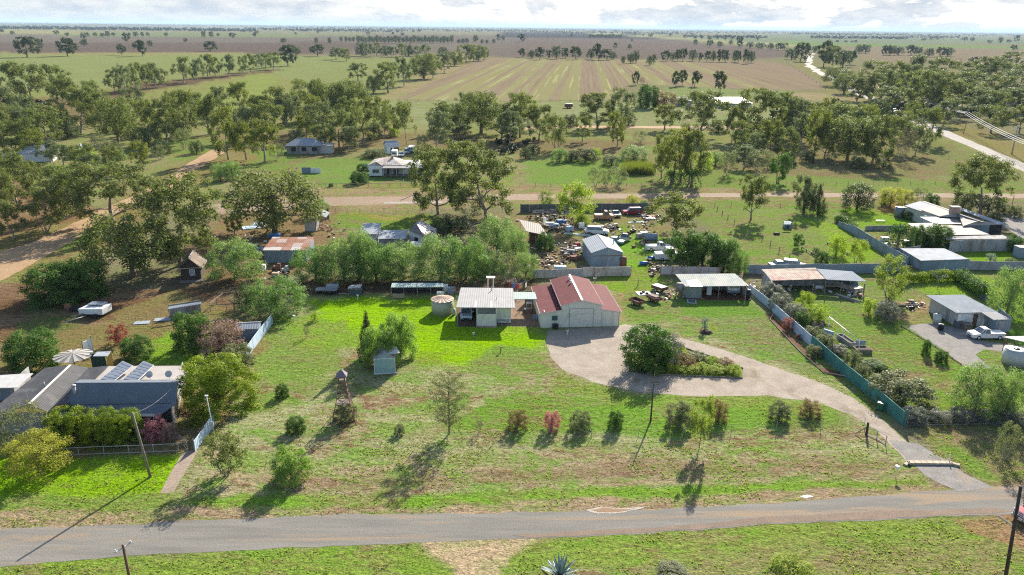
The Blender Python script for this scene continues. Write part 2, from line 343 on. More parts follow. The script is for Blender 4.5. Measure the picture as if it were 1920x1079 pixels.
# small-scale mottling of the reflectance: bare spots and lusher tufts
mot = sn(gx, gy, 9, 11) * 0.9 + sn(gx, gy, 3.1, 12) * 0.6
col[:, 3] = np.clip(col[:, 3] * (1 + mot), 0, 1)
gm = bpy.data.meshes.new('ground'); gm.vertices.add(len(GV)); gm.vertices.foreach_set('co', GV.ravel())
gm.loops.add(GF.size); gm.loops.foreach_set('vertex_index', GF.ravel().astype(np.int32))
gm.polygons.add(len(GF)); gm.polygons.foreach_set('loop_start', np.arange(0, GF.size, 4, dtype=np.int32)); gm.polygons.foreach_set('loop_total', np.full(len(GF), 4, dtype=np.int32))
gm.update(calc_edges=True)
ca = gm.color_attributes.new('soil', 'FLOAT_COLOR', 'POINT'); ca.data.foreach_set('color', col.ravel().astype(np.float32))
ground = bpy.data.objects.new('ground', gm); C.objects.link(ground); tag(ground, kind='structure')
def ground_material():
    m = bpy.data.materials.new('pasture'); m.use_nodes = True; t = NT(m.node_tree)
    pos = t.n('NewGeometry').outputs['Position']
    at = t.n('Attribute', attribute_name='soil'); c = at.outputs['Color']; pa = at.outputs['Alpha']
    flat = t.map(pos, (0.55, 1, 1))                    # mower and slasher passes run along the road
    n1 = t.noise(flat, 0.16, 6, 0.62, 0.5); n2 = t.noise(flat, 1.1, 5, 0.7, 0.4); n3 = t.noise(pos, 5.5, 3, 0.7); n4 = t.noise(t.map(pos, (1, 1, 1), (0, 0, 0.9)), 0.035, 5, 0.6)
    bare = t.mix(t.ramp(n2, 0.35, 0.6), alb((206, 184, 154)), alb((150, 120, 94)))
    f = t.ramp(t.math('ADD', t.math('MULTIPLY', n1, 0.55), t.math('MULTIPLY', n2, 0.45)), 0.475, 0.56)
    c1 = t.mix(t.math('MULTIPLY', f, t.math('MULTIPLY', pa, 1.0)), c, bare)
    lush = t.mix(0.72, c, alb((124, 180, 50)))
    g = t.ramp(t.math('ADD', t.math('MULTIPLY', t.noise(flat, 0.32, 6, 0.72, 0.7), 0.72), t.math('MULTIPLY', n3, 0.28)), 0.485, 0.56)
    g = t.math('MULTIPLY', g, t.ramp(t.n('SeparateColor', {0: c}).outputs[1], 0.09, 0.2))
    c2 = t.mix(t.math('MULTIPLY', g, t.math('ADD', 0.10, t.math('MULTIPLY', pa, 0.85))), c1, lush)
    c2 = t.mix(t.math('MULTIPLY', t.ramp(n4, 0.42, 0.62), 0.35), c2, t.mix(1.0, c2, (0.84, 0.80, 0.74), 'MULTIPLY'))
    sp = t.ramp(n3, 0.30, 0.72)
    c3 = t.mix(1.0, c2, t.mix(t.ramp(t.math('ADD', t.math('MULTIPLY', n3, 0.5), t.math('MULTIPLY', t.noise(pos, 2.2, 4, 0.75), 0.5)), 0.40, 0.60), (0.50, 0.54, 0.46), (1.42, 1.38, 1.34)), 'MULTIPLY')
    bmp = t.n('Bump', {'Height': t.math('ADD', t.math('MULTIPLY', n3, 0.35), t.math('MULTIPLY', n2, 1.0)), 'Strength': 0.85, 'Distance': 0.34})
    b = t.n('BsdfPrincipled', {'Base Color': c3, 'Roughness': 1.0, 'Specular IOR Level': 0.0, 'Normal': bmp.outputs[0]})
    t.n('OutputMaterial', {'Surface': b}); return m
gm.materials.append(ground_material())

def sheet(name, px, m, z=0.004, jag=0.12, step=1.2, kind='structure', label=None, cat=None, parent=None):
    pts = [G(*p) for p in px]; out = []
    for i in range(len(pts)):
        a_, b_ = pts[i], pts[(i + 1) % len(pts)]; n = max(1, min(60, int((b_ - a_).length / (step if a_.length < 200 else a_.length * 0.02))))
        nrm = Vector((-(b_ - a_).y, (b_ - a_).x, 0)).normalized()
        for k in range(n):
            p = a_.lerp(b_, k / n); j = jag * max(1, p.length / 150)
            out.append(p + nrm * (noise.noise(p * 0.9) * 1.4 + noise.noise(p * 0.25) * 1.6) * j + Vector((0, 0, z)))
    from mathutils.geometry import tessellate_polygon
    tr = tessellate_polygon([out]); me = bpy.data.meshes.new(name)
    fs = [f if (out[f[1]] - out[f[0]]).cross(out[f[2]] - out[f[0]]).z > 0 else f[::-1] for f in tr]
    me.from_pydata([tuple(p) for p in out], [], fs); me.materials.append(m); me.update()
    o = bpy.data.objects.new(name, me); C.objects.link(o)
    if parent: o.parent = parent
    if kind: tag(o, kind=kind)
    if label: tag(o, label, cat)
    return o
def surf(name, base, second, third=None, scale=0.5, fine=8, along=None, bump=0.3, rough=0.9, f3=(0.58, 0.7)):
    m = bpy.data.materials.new(name); m.use_nodes = True; t = NT(m.node_tree)
    pos = t.n('NewGeometry').outputs['Position']; v = pos if along is None else t.map(pos, along[1], (0, 0, along[0]))
    n1 = t.noise(v, scale, 6, 0.65, 0.3); n2 = t.noise(pos, fine, 3, 0.75); n3 = t.noise(v, scale * 0.35, 5, 0.6, 0.8)
    c = t.mix(t.ramp(n1, 0.35, 0.65), base, second)
    if third: c = t.mix(t.ramp(n3, *f3), c, third)
    c = t.mix(1.0, c, t.mix(t.ramp(n2, 0.3, 0.7), (0.62, 0.62, 0.62), (1.35, 1.35, 1.35)), 'MULTIPLY')
    bm = t.n('Bump', {'Height': n2, 'Strength': bump, 'Distance': 0.03})
    b = t.n('BsdfPrincipled', {'Base Color': c, 'Roughness': rough, 'Specular IOR Level': 0.05, 'Normal': bm.outputs[0]})
    t.n('OutputMaterial', {'Surface': b}); return m
ra = -math.atan2(G(1920, 945).y - G(0, 1020).y, G(1920, 945).x - G(0, 1020).x)
asphalt = surf('worn_asphalt', alb((176, 171, 160)), alb((152, 149, 141)), alb((192, 170, 144)), 0.7, 9, (ra, (0.12, 1.3, 1)), f3=(0.54, 0.62))
gravel_pink = surf('pale_gravel', alb((218, 204, 186)), alb((194, 178, 160)), alb((166, 154, 128)), 0.45, 5)
gravel_grey = surf('grey_gravel', alb((190, 184, 176)), alb((164, 160, 154)), alb((196, 178, 158)), 0.8, 6)
dirt = surf('dirt_track', alb((222, 188, 148)), alb((204, 168, 128)), alb((180, 146, 112)), 0.25, 3)
dirt2 = surf('back_street_dirt', alb((196, 172, 148)), alb((182, 158, 130)), alb((164, 160, 108)), 0.15, 2)
seal = surf('pale_seal', alb((216, 208, 196)), alb((200, 192, 182)), None, 0.1, 1)
concrete = surf('concrete_path', alb((206, 186, 168)), alb((190, 170, 150)), None, 0.8, 6)
sheet('road', [(-260, 1008), (0, 994), (190, 985), (480, 971), (700, 964), (960, 962), (1200, 956), (1440, 945), (1640, 930), (1740, 921), (1860, 914), (2100, 904), (3400, 850),
               (3600, 912), (2150, 968), (1920, 966), (1740, 971), (1440, 984), (1200, 1001), (1060, 1008), (960, 1012), (800, 1016), (680, 1022), (480, 1031), (240, 1042), (0, 1062), (-260, 1086)], asphalt, 0.008, 0.16)
sheet('road_edge', [(960, 1004), (1200, 991), (1440, 970), (1700, 957), (1860, 952), (1900, 962), (1740, 969), (1440, 982), (1200, 999), (1000, 1009)], surf('dusty_asphalt', alb((182, 158, 138)), alb((164, 146, 130)), None, 0.6, 8), 0.016, 0.14)
drive = sheet('driveway', [(1027, 622), (1090, 616), (1157, 613), (1172, 608), (1262, 631), (1345, 652), (1440, 684), (1530, 715), (1600, 745), (1655, 790), (1705, 832), (1718, 850), (1783, 868), (1700, 868), (1685, 848),
               (1640, 805), (1600, 780), (1540, 757), (1440, 742), (1300, 743), (1200, 736), (1110, 716), (1055, 694), (1030, 668), (1024, 642)], gravel_pink, 0.004, 0.14)
sheet('gravel_crossing', [(1712, 871), (1786, 870), (1812, 890), (1862, 914), (1800, 922), (1760, 906), (1735, 893)], gravel_grey, 0.012, 0.1)
sheet('gravel_apron', [(1668, 826), (1722, 832), (1784, 868), (1704, 866)], gravel_grey, 0.016, 0.15)
sheet('neighbour_driveway', [(1700, 612), (1750, 605), (1810, 618), (1840, 640), (1960, 655), (1960, 672), (1845, 655), (1830, 665), (1860, 692), (1810, 690), (1775, 660), (1730, 632)], gravel_grey, 0.004, 0.15)
sheet('gravel_yard', [(1875, 398), (1960, 420), (1960, 470), (1905, 440), (1880, 425)], gravel_grey, 0.004, 0.2)
sheet('dirt_track', [(-60, 490), (60, 455), (150, 413), (175, 404), (190, 416), (140, 450), (60, 495), (-60, 560)], dirt, 0.008, 0.2)
sheet('dirt_track', [(168, 404), (240, 372), (300, 345), (345, 312), (392, 284), (424, 268), (434, 276), (402, 298), (370, 318), (320, 352), (250, 382), (190, 416)], dirt, 0.012, 0.2)
sheet('back_street', [(330, 388), (560, 371), (790, 368), (960, 364), (1100, 364), (1440, 362), (1960, 364), (1960, 372), (1440, 369), (1100, 373), (960, 376), (790, 382), (640, 386), (420, 402)], dirt2, 0.006, 0.25)
sheet('highway', [(1758, 238), (1800, 256), (1860, 281), (1990, 336), (1990, 352), (1900, 314), (1830, 280), (1752, 248)], seal, 0.006, 0.1)
sheet('highway', [(1640, 183), (1700, 211), (1758, 238), (1752, 248), (1690, 220), (1625, 187)], seal, 0.006, 0.1)
sheet('highway', [(1518, 99), (1527, 101), (1521, 113), (1524, 123), (1540, 134), (1570, 150), (1640, 183), (1625, 187), (1570, 158), (1532, 138), (1512, 124), (1511, 113)], seal, 0.006, 0.4)
sheet('farm_track', [(940, 240), (1100, 236), (1240, 237), (1520, 238), (1740, 240), (1740, 244), (1400, 242), (1100, 240), (940, 245)], dirt, 0.006, 0.3)
sheet('puddled_lane', [(720, 379), (830, 378), (830, 381), (720, 382)], seal, 0.010, 0.1)
sheet('path', [(344, 846), (371, 846), (348, 884), (325, 924), (300, 926), (318, 890)], concrete, 0.010, 0.02)
sheet('mulch_bed', [(1436, 592), (1445, 588), (1540, 690), (1610, 705), (1575, 708), (1545, 699), (1500, 655)], surf('red_mulch', alb((150, 104, 84)), alb((120, 82, 66)), None, 2, 8), 0.006, 0.05)
sheet('island_bed', [(1180, 664), (1262, 646), (1300, 660), (1345, 674), (1392, 692), (1391, 709), (1240, 703), (1192, 696)], surf('island_grass', alb((132, 176, 34)), alb((140, 118, 84)), None, 1.2, 7), 0.012, 0.06)
def field_mat():                              # sown strips: green rows on tan stubble, running away from the road
    m = bpy.data.materials.new('striped_stubble'); m.use_nodes = True; t = NT(m.node_tree)
    pos = t.n('NewGeometry').outputs['Position']; v = t.map(pos, (1, 1, 1), (0, 0, math.radians(5.0)))
    s = t.n('SeparateXYZ', {0: v}); x = s.outputs[0]
    wv = t.noise(t.n('CombineXYZ', {0: x, 1: t.math('MULTIPLY', s.outputs[1], 0.004)}).outputs[0], 0.09, 2, 0.6)
    fine = t.noise(t.n('CombineXYZ', {0: x, 1: t.math('MULTIPLY', s.outputs[1], 0.012)}).outputs[0], 0.42, 3, 0.7)
    big = t.noise(pos, 0.010, 4, 0.6)
    g = t.math('MULTIPLY', t.ramp(wv, 0.46, 0.54), t.ramp(x, 200, 110))
    c = t.mix(big, alb((182, 164, 138)), alb((168, 150, 126)))
    c = t.mix(t.ramp(fine, 0.35, 0.65), c, alb((156, 138, 113)))
    c = t.mix(t.math('MULTIPLY', g, 0.6), c, alb((168, 170, 108)))
    c = t.mix(t.math('MULTIPLY', t.math('MULTIPLY', t.ramp(fine, 0.55, 0.62), g), 0.7), c, alb((208, 206, 150)))
    b = t.n('BsdfPrincipled', {'Base Color': c, 'Roughness': 1.0, 'Specular IOR Level': 0.0}); t.n('OutputMaterial', {'Surface': b}); return m
sheet('striped_field', [(745, 187), (820, 150), (905, 109), (1160, 112), (1450, 117), (1500, 130), (1552, 166), (1500, 170), (1350, 166), (1230, 160), (1180, 158), (1140, 188), (960, 190)], field_mat(), 0.03, 0.3)
water = mat('puddle_water', alb((176, 136, 96)), 0.08, var=0.05)
sheet('puddle', [(1108, 957), (1130, 953), (1170, 954), (1192, 954), (1180, 958), (1150, 961), (1122, 961)], water, 0.024, 0.10, 0.5)
sheet('puddle_rim', [(1098, 957), (1120, 952), (1170, 952), (1215, 950), (1196, 957), (1160, 963), (1120, 964)], surf('silt_rim', alb((236, 226, 210)), alb((214, 200, 184)), None, 2, 8), 0.016, 0.10, 0.5)
sheet('puddle', [(1500, 931), (1512, 928), (1526, 931), (1512, 935)], mat('bright_water', (0.55, 0.55, 0.56), 0.1), 0.016, 0.05, 0.5)
# ------------------------------------------------------------ trees: a unit-high trunk with limbs, and a crown of leaf clumps; each tree scales its own copy
BARK = {'gum': mat('gum_bark', (0.27, 0.22, 0.17), 0.9, var=0.35, scale=9, bump=0.5), 'dark': mat('dark_bark', (0.09, 0.07, 0.055), 0.9, var=0.3, scale=9, bump=0.5),
        'pale': mat('pale_bark', (0.36, 0.31, 0.26), 0.85, var=0.3, scale=7, bump=0.4)}
LM = {
 'gum': leafmat('gum_leaves', (0.11, 0.13, 0.042), (0.25, 0.262, 0.092), 0.4),
 'gumy': leafmat('golden_gum_leaves', (0.12, 0.138, 0.03), (0.275, 0.28, 0.066), 0.42),
 'gumg': leafmat('grey_gum_leaves', (0.125, 0.145, 0.072), (0.24, 0.262, 0.14), 0.36),
 'far': leafmat('far_leaves', (0.07, 0.092, 0.036), (0.135, 0.155, 0.06), 0.28),
 'pepper': leafmat('pepper_leaves', (0.15, 0.225, 0.07), (0.33, 0.43, 0.165), 0.42),
 'pepperd': leafmat('deep_pepper_leaves', (0.115, 0.2, 0.05), (0.24, 0.36, 0.11), 0.42),
 'lime': leafmat('lime_leaves', (0.22, 0.29, 0.035), (0.42, 0.48, 0.07), 0.50),
 'yellow': leafmat('yellow_leaves', (0.270, 0.270, 0.040), (0.480, 0.440, 0.090), 0.50),
 'cyp': leafmat('cypress_leaves', (0.08, 0.145, 0.012), (0.36, 0.42, 0.022), 0.28),
 'green': leafmat('deep_green_leaves', (0.06, 0.125, 0.026), (0.14, 0.23, 0.05), 0.35),
 'dark': leafmat('dark_leaves', (0.055, 0.08, 0.03), (0.115, 0.145, 0.055), 0.28),
 'grey': leafmat('grey_leaves', (0.150, 0.150, 0.130), (0.290, 0.290, 0.240), 0.25),
 'olive': leafmat('oleander_leaves', (0.135, 0.149, 0.076), (0.270, 0.277, 0.149), 0.35),
 'brown': leafmat('bronze_leaves', (0.230, 0.149, 0.084), (0.338, 0.257, 0.121), 0.35),
 'pink': leafmat('pink_blossom', (0.420, 0.130, 0.180), (0.640, 0.300, 0.330), 0.35),
 'rose': leafmat('dusty_pink_leaves', (0.250, 0.150, 0.130), (0.440, 0.290, 0.260), 0.30),
 'red': leafmat('red_leaves', (0.230, 0.054, 0.054), (0.405, 0.121, 0.101), 0.40),
 'twig': leafmat('twig_mass', (0.170, 0.135, 0.105), (0.230, 0.190, 0.150), 0.15),
 'wood': leafmat('far_woodland', (0.026, 0.042, 0.028), (0.050, 0.070, 0.040), 0.12),
 'fresh': leafmat('fresh_leaves', (0.18, 0.275, 0.06), (0.35, 0.46, 0.13), 0.5),
 'spring': leafmat('spring_leaves', (0.170, 0.215, 0.040), (0.300, 0.340, 0.090), 0.45),
 'blue': leafmat('blue_grey_leaves', (0.210, 0.260, 0.220), (0.360, 0.420, 0.350), 0.25),
}
def leaves(name, puffs, n, size, m, seed, droop=0.0, aspect=1.6, nr=0.55):
    """n small leaf sprays spread through the puffs (x, y, z, rx, rz); droop hangs them"""
    r = np.random.RandomState(seed); P = np.array(puffs); vol = P[:, 3] ** 2 * P[:, 4]; pr = vol ** 0.8; pr /= pr.sum()
    k = r.choice(len(P), n, p=pr); d = r.normal(size=(n, 3)); d /= np.linalg.norm(d, axis=1)[:, None]
    rad = r.rand(n) ** 0.42; rad *= 1 + 0.22 * r.normal(size=n) * (r.rand(n) < 0.35)
    c = P[k, :3] + d * np.stack([P[k, 3], P[k, 3], P[k, 4]], 1) * rad[:, None]
    c[:, 2] = np.maximum(c[:, 2], 0.004)
    nn = d + r.normal(size=(n, 3)) * nr + np.array([0, 0, 0.25]); nn /= np.linalg.norm(nn, axis=1)[:, None]
    u = np.cross(nn, r.normal(size=(n, 3))); u[:, 2] -= droop * 2.0; u -= nn * (u * nn).sum(1)[:, None]; u /= np.linalg.norm(u, axis=1)[:, None]
    v = np.cross(nn, u); s = size * (0.6 + 0.8 * r.rand(n))[:, None]; a = aspect
    V = np.stack([c - u * s * a, c + v * s * 0.7, c + u * s * a, c - v * s * 0.7], 1).reshape(-1, 3)
    me = bpy.data.meshes.new(name); me.vertices.add(4 * n); me.vertices.foreach_set('co', V.ravel().astype(np.float32))
    me.loops.add(4 * n); me.loops.foreach_set('vertex_index', np.arange(4 * n, dtype=np.int32))
    me.polygons.add(n); me.polygons.foreach_set('loop_start', np.arange(0, 4 * n, 4, dtype=np.int32)); me.polygons.foreach_set('loop_total', np.full(n, 4, dtype=np.int32))
    me.update(calc_edges=True)
    tint = (r.rand(len(P))[k] * 0.75 + r.rand(n) * 0.25)
    at = me.attributes.new('tint', 'FLOAT', 'POINT'); at.data.foreach_set('value', np.repeat(tint, 4).astype(np.float32))
    me.materials.append(m); return me
CROWN = {'gum': (0.24, 40, 0.098, 0.028, 0.85), 'biggum': (0.20, 60, 0.080, 0.026, 0.85), 'slim': (0.32, 22, 0.125, 0.014, 0.85), 'multi': (0.12, 40, 0.112, 0.016, 1.0)}
def limbs(kind, seed):
    """a crown of clumps set irregularly in its volume, each joined by a limb to the nearest lower fork; returns (trunk, puffs)"""
    low, n, pr, tr_, fl = CROWN[kind]; r = random.Random(seed); mb = MB(); P = []; tries = 0
    lean = Vector((r.uniform(-.10, .10), r.uniform(-.10, .10), 0)); lobes = [(r.uniform(0, 6.28), r.uniform(0.55, 1.0), r.uniform(low + .1, 0.8)) for _ in range(5)]
    while len(P) < n and tries < 4000:
        tries += 1; z = low + (1 - low) * r.random() ** 0.8; aa = r.uniform(0, 6.28)
        prof = math.sqrt(max(0, 1 - ((z - 0.60) / 0.50) ** 2)) * (0.68 + 0.32 * max(math.cos(aa - l[0]) * l[1] for l in lobes))
        rr = 0.5 * prof * r.random() ** 0.45 * 1.05; p = Vector((math.cos(aa) * rr, math.sin(aa) * rr, z)) + lean * z
        if z < 0.42 and rr < 0.16: continue
        if any((p - q[0]).length < pr * 0.86 for q in P): continue
        P.append((p, pr * r.uniform(0.85, 1.45)))
    stems = 1 if kind != 'multi' else 4; nodes = []
    for k in range(stems):
        aa = k * 6.28 / stems + r.uniform(-.3, .3); o = Vector((math.cos(aa), math.sin(aa), 0)) * (0.0 if stems == 1 else 0.03); sp = Vector((math.cos(aa), math.sin(aa), 0)) * (0 if stems == 1 else 0.16)
        pts = [o + Vector((0, 0, -0.01)), o + sp * 0.3 + lean * 0.2 + Vector((r.uniform(-.015, .015), 0, low * 0.6)), o + sp * 0.7 + lean * 0.45 + Vector((r.uniform(-.02, .02), r.uniform(-.02, .02), low + 0.06)), o + sp + lean * 0.7 + Vector((r.uniform(-.04, .04), r.uniform(-.04, .04), low + 0.27))]
        mb.tube(pts, [tr_ * 1.15, tr_ * 0.85, tr_ * 0.7, tr_ * 0.4], 7, False); nodes += [(pts[1], tr_ * 0.75), (pts[2], tr_ * 0.62), (pts[3], tr_ * 0.42)]
    for p, s in sorted(P, key=lambda q: (q[0] - nodes[1][0]).length):
        best = min(nodes, key=lambda q: (q[0] - p).length + max(0, q[0].z - p.z + 0.04) * 3)
        q, rad = best; mid = q.lerp(p, 0.5) + Vector((r.uniform(-1, 1), r.uniform(-1, 1), r.uniform(-.3, 1))) * (p - q).length * 0.13; r1 = rad * 0.68
        mb.tube([q, mid, p], [r1, r1 * 0.8, r1 * 0.55], 5, False); nodes += [(mid, r1 * 0.8), (p, r1 * 0.55)]
    puffs = [(p.x, p.y, p.z, s, s * r.uniform(0.62, 0.95) * fl) for p, s in P]
    for p, s in P:
        if r.random() < 0.5: puffs.append((p.x + r.uniform(-.05, .05), p.y + r.uniform(-.05, .05), p.z - s * 0.8, s * 0.55, s * 0.7))
    P = np.array(puffs); top = (P[:, 2] + P[:, 4]).max(); wid = max((abs(P[:, 0]) + P[:, 3]).max(), (abs(P[:, 1]) + P[:, 3]).max()) * 2
    P[:, 0:2] /= wid; P[:, 3] = P[:, 3] / wid; P[:, 2] /= top; P[:, 4] /= top
    mb.v = [(x / wid, y / wid, z / top) for x, y, z in mb.v]
    return mb, P.tolist()
def dome(seed, n=34, low=0.06, r0=0.15, lump=1.0, cone=0.0):
    r = random.Random(seed); P = []
    for i in range(n):
        z = low + (1 - low - r0) * (i + 0.5) / n; aa = i * 2.4 + r.uniform(-.3, .3)
        prof = math.sin(math.acos(max(-1, min(1, (max(z, 0.34) - 0.42) / 0.58)))) if not cone else (1 - z) ** cone
        rr = max(0, 0.5 * prof - r0 * 0.8) * r.uniform(0.75, 1.08); s = r0 * r.uniform(0.7, 1.25) * lump
        if cone: s *= 0.35 + 0.75 * (1 - z)
        P.append((math.cos(aa) * rr, math.sin(aa) * rr, z, s, s * 0.85))
    for i in range(5): P.append((r.uniform(-.06, .06), r.uniform(-.06, .06), 0.2 + 0.12 * i, 0.16 if not cone else 0.1, 0.16))
    return P
DOMES = ('pepper', 'pepperd', 'willow', 'cypress', 'green', 'dark', 'greycloud', 'olive', 'brown', 'rose', 'pink', 'red', 'blue', 'limeshrub', 'yellow')
SPEC = {}   # kind -> list of (trunk mesh or None, puffs, leaf count, leaf size, leaf material, droop)
def trunk_mesh(mb, bark):
    me = bpy.data.meshes.new('trunk'); me.from_pydata(mb.v, [], mb.f); me.materials.append(BARK[bark]); me.polygons.foreach_set('use_smooth', [True] * len(mb.f)); return me
def variants(kind, form, nv, cnt, size, lm, bark='gum', droop=0.3, aspect=1.6, nr=0.55, **kw):
    out = []
    for i in range(nv):
        seed = (sum(map(ord, kind)) * 7 + i * 31) % 9973
        if form in CROWN: mb, P = limbs(form, seed)
        else:
            mb = MB(); P = dome(seed, **kw)
            th = kw.get('low', 0.06) + 0.25
            mb.tube([(0, 0, -0.01), (0.01, 0, th * 0.6), (0, 0.01, th + 0.3)], [0.035, 0.026, 0.01], 6)
            for q in P[::5]: mb.tube([(0, 0, th * 0.6), (q[0] * 0.8, q[1] * 0.8, q[2])], [0.012, 0.004], 4, False)
        out.append((trunk_mesh(mb, bark), leaves(kind, P, cnt, size, LM[lm], seed, droop, aspect, nr)))
    SPEC[kind] = out
variants('gum', 'gum', 6, 5400, 0.0125, 'gum', droop=0.5)
variants('gumy', 'gum', 4, 5400, 0.0125, 'gumy', droop=0.5)
variants('gumg', 'gum', 4, 5400, 0.0125, 'gumg', 'pale', droop=0.5)
variants('biggum', 'biggum', 4, 12000, 0.0090, 'gum', droop=0.6)
variants('fullgum', 'dome', 3, 9000, 0.0115, 'gum', droop=0.6, n=44, low=0.22, r0=0.12)
variants('goldtree', 'slim', 1, 3800, 0.014, 'spring', 'dark', droop=0.4)
variants('slim', 'slim', 3, 3000, 0.013, 'gum', droop=0.5)
variants('multi', 'multi', 3, 4200, 0.0135, 'gum', droop=0.4)
variants('fargum', 'gum', 5, 1700, 0.026, 'far', 'dark', droop=0.2)
variants('farround', 'dome', 4, 1100, 0.028, 'far', 'dark', droop=0.1, n=20, low=0.18, r0=0.17)
variants('pepper', 'dome', 4, 12000, 0.0095, 'pepper', droop=0.8, aspect=1.7, nr=0.38, n=46, low=0.06, r0=0.125)
variants('pepperd', 'dome', 4, 12000, 0.0095, 'pepperd', droop=0.8, aspect=1.7, nr=0.38, n=46, low=0.06, r0=0.125)
variants('willow', 'dome', 2, 11000, 0.0105, 'fresh', droop=1.6, aspect=2.6, n=36, low=0.05, r0=0.13)
variants('limetree', 'multi', 2, 7500, 0.0105, 'lime', droop=0.4)
variants('limeshrub', 'dome', 2, 2600, 0.020, 'lime', droop=0.2, n=22, low=0.1, r0=0.16)
variants('yellow', 'dome', 2, 9000, 0.0120, 'yellow', droop=0.1, aspect=1.1, n=40, low=0.14, r0=0.12)
variants('yellowtree', 'multi', 1, 4600, 0.013, 'spring', droop=0.2)
variants('cypress', 'dome', 3, 22000, 0.0105, 'cyp', 'dark', droop=0, aspect=1.2, nr=0.28, n=95, low=0.0, r0=0.10)
variants('green', 'dome', 3, 12000, 0.0130, 'green', 'dark', droop=0.1, nr=0.4, n=46, low=0.0, r0=0.13)
variants('greentree', 'multi', 2, 5500, 0.0135, 'green', 'dark', droop=0.2)
variants('dark', 'dome', 3, 5500, 0.0135, 'dark', 'dark', droop=0.2, n=34, low=0.08, r0=0.14)
variants('conifer', 'dome', 2, 4200, 0.0135, 'dark', 'dark', droop=0.2, n=40, low=0.06, r0=0.14, cone=0.8)
variants('greycloud', 'dome', 3, 8000, 0.0135, 'grey', droop=0.1, nr=0.4, n=30, low=0.03, r0=0.15)
variants('olive', 'dome', 3, 5600, 0.0165, 'olive', droop=-0.6, aspect=1.7, n=34, low=0.0, r0=0.13)
variants('brown', 'dome', 2, 5000, 0.0165, 'brown', droop=-0.6, aspect=1.7, n=34, low=0.0, r0=0.13)
variants('rose', 'dome', 2, 6500, 0.0125, 'rose', droop=-0.3, n=34, low=0.04, r0=0.13)
variants('pink', 'dome', 1, 6000, 0.0150, 'pink', droop=0, n=34, low=0.06, r0=0.13)
variants('red', 'dome', 2, 1900, 0.020, 'red', droop=0, n=20, low=0.1, r0=0.14)
variants('twig', 'multi', 3, 1500, 0.0095, 'twig', 'pale', droop=-0.5, aspect=3.0)
variants('scrub', 'multi', 3, 2600, 0.0110, 'olive', 'pale', droop=0.2, aspect=2.0)
variants('feather', 'slim', 1, 5000, 0.0085, 'olive', 'dark', droop=0.3, aspect=2.4)
variants('blue', 'dome', 1, 2600, 0.016, 'blue', droop=-0.8, aspect=2.4, n=20, low=0.03, r0=0.14)
# the tall feathery sapling keeps branches almost to the ground
mb = MB(); r_ = random.Random(3); P = []
mb.tube([(0, 0, -0.01), (0.01, 0, 0.5), (0, 0, 0.97)], [0.02, 0.012, 0.003], 6)
for i in range(46):
    z = 0.16 + 0.8 * i / 46; aa = i * 2.4; L = 0.46 * math.sin(math.pi * (0.2 + 0.74 * (1 - z))) * r_.uniform(.7, 1.05); q = (math.cos(aa) * L, math.sin(aa) * L, z + 0.05)
    mb.tube([(0, 0, z - 0.06), q], [0.005, 0.002], 4, False); P.append((*q, 0.10, 0.055)); P.append((q[0] * .5, q[1] * .5, q[2] - .02, 0.09, 0.05))
SPEC['feather'] = [(trunk_mesh(mb, 'dark'), leaves('feather', P, 5200, 0.0085, LM['olive'], 5, 0.2, 2.2))]
# bare dead tree
mb = MB(); mb.tube([(0, 0, -0.01), (0.006, 0, 0.55), (0.0, 0, 0.99)], [0.026, 0.018, 0.007], 7)
for i in range(9):
    z = 0.55 + 0.045 * i; s = 1 if i % 2 else -1; mb.tube([(0, 0, z), (s * 0.22 * r_.uniform(.5, 1.6), r_.uniform(-.2, .2), z + 0.09 * r_.uniform(.6, 1.3)), (s * 0.3 * r_.uniform(.6, 1.7), r_.uniform(-.3, .3), z + 0.14)], [0.007, 0.005, 0.002], 4, False)
SPEC['dead'] = [(trunk_mesh(mb, 'dark'), None)]
KC = {'gum': 'tree', 'gumy': 'tree', 'gumg': 'tree', 'biggum': 'tree', 'fullgum': 'tree', 'slim': 'tree', 'multi': 'tree'}
NAMES = dict(gum='gum_tree', gumy='gum_tree', gumg='gum_tree', biggum='gum_tree', fullgum='gum_tree', slim='gum_tree', multi='gum_tree', fargum='gum_tree', farround='gum_tree', pepper='pepper_tree', pepperd='pepper_tree',
    willow='willow_tree', limetree='leafy_tree', limeshrub='shrub', yellow='yellow_tree', yellowtree='yellow_tree', goldtree='leafy_tree', cypress='cypress_bush', green='green_bush', greentree='leafy_tree', dark='dark_tree', conifer='conifer_tree',
    greycloud='grey_shrub', olive='shrub', brown='shrub', rose='oleander_bush', pink='flowering_bush', red='red_shrub', twig='bare_tree', scrub='scrub_tree', feather='sapling', blue='shrub', dead='dead_tree')
TC = {}
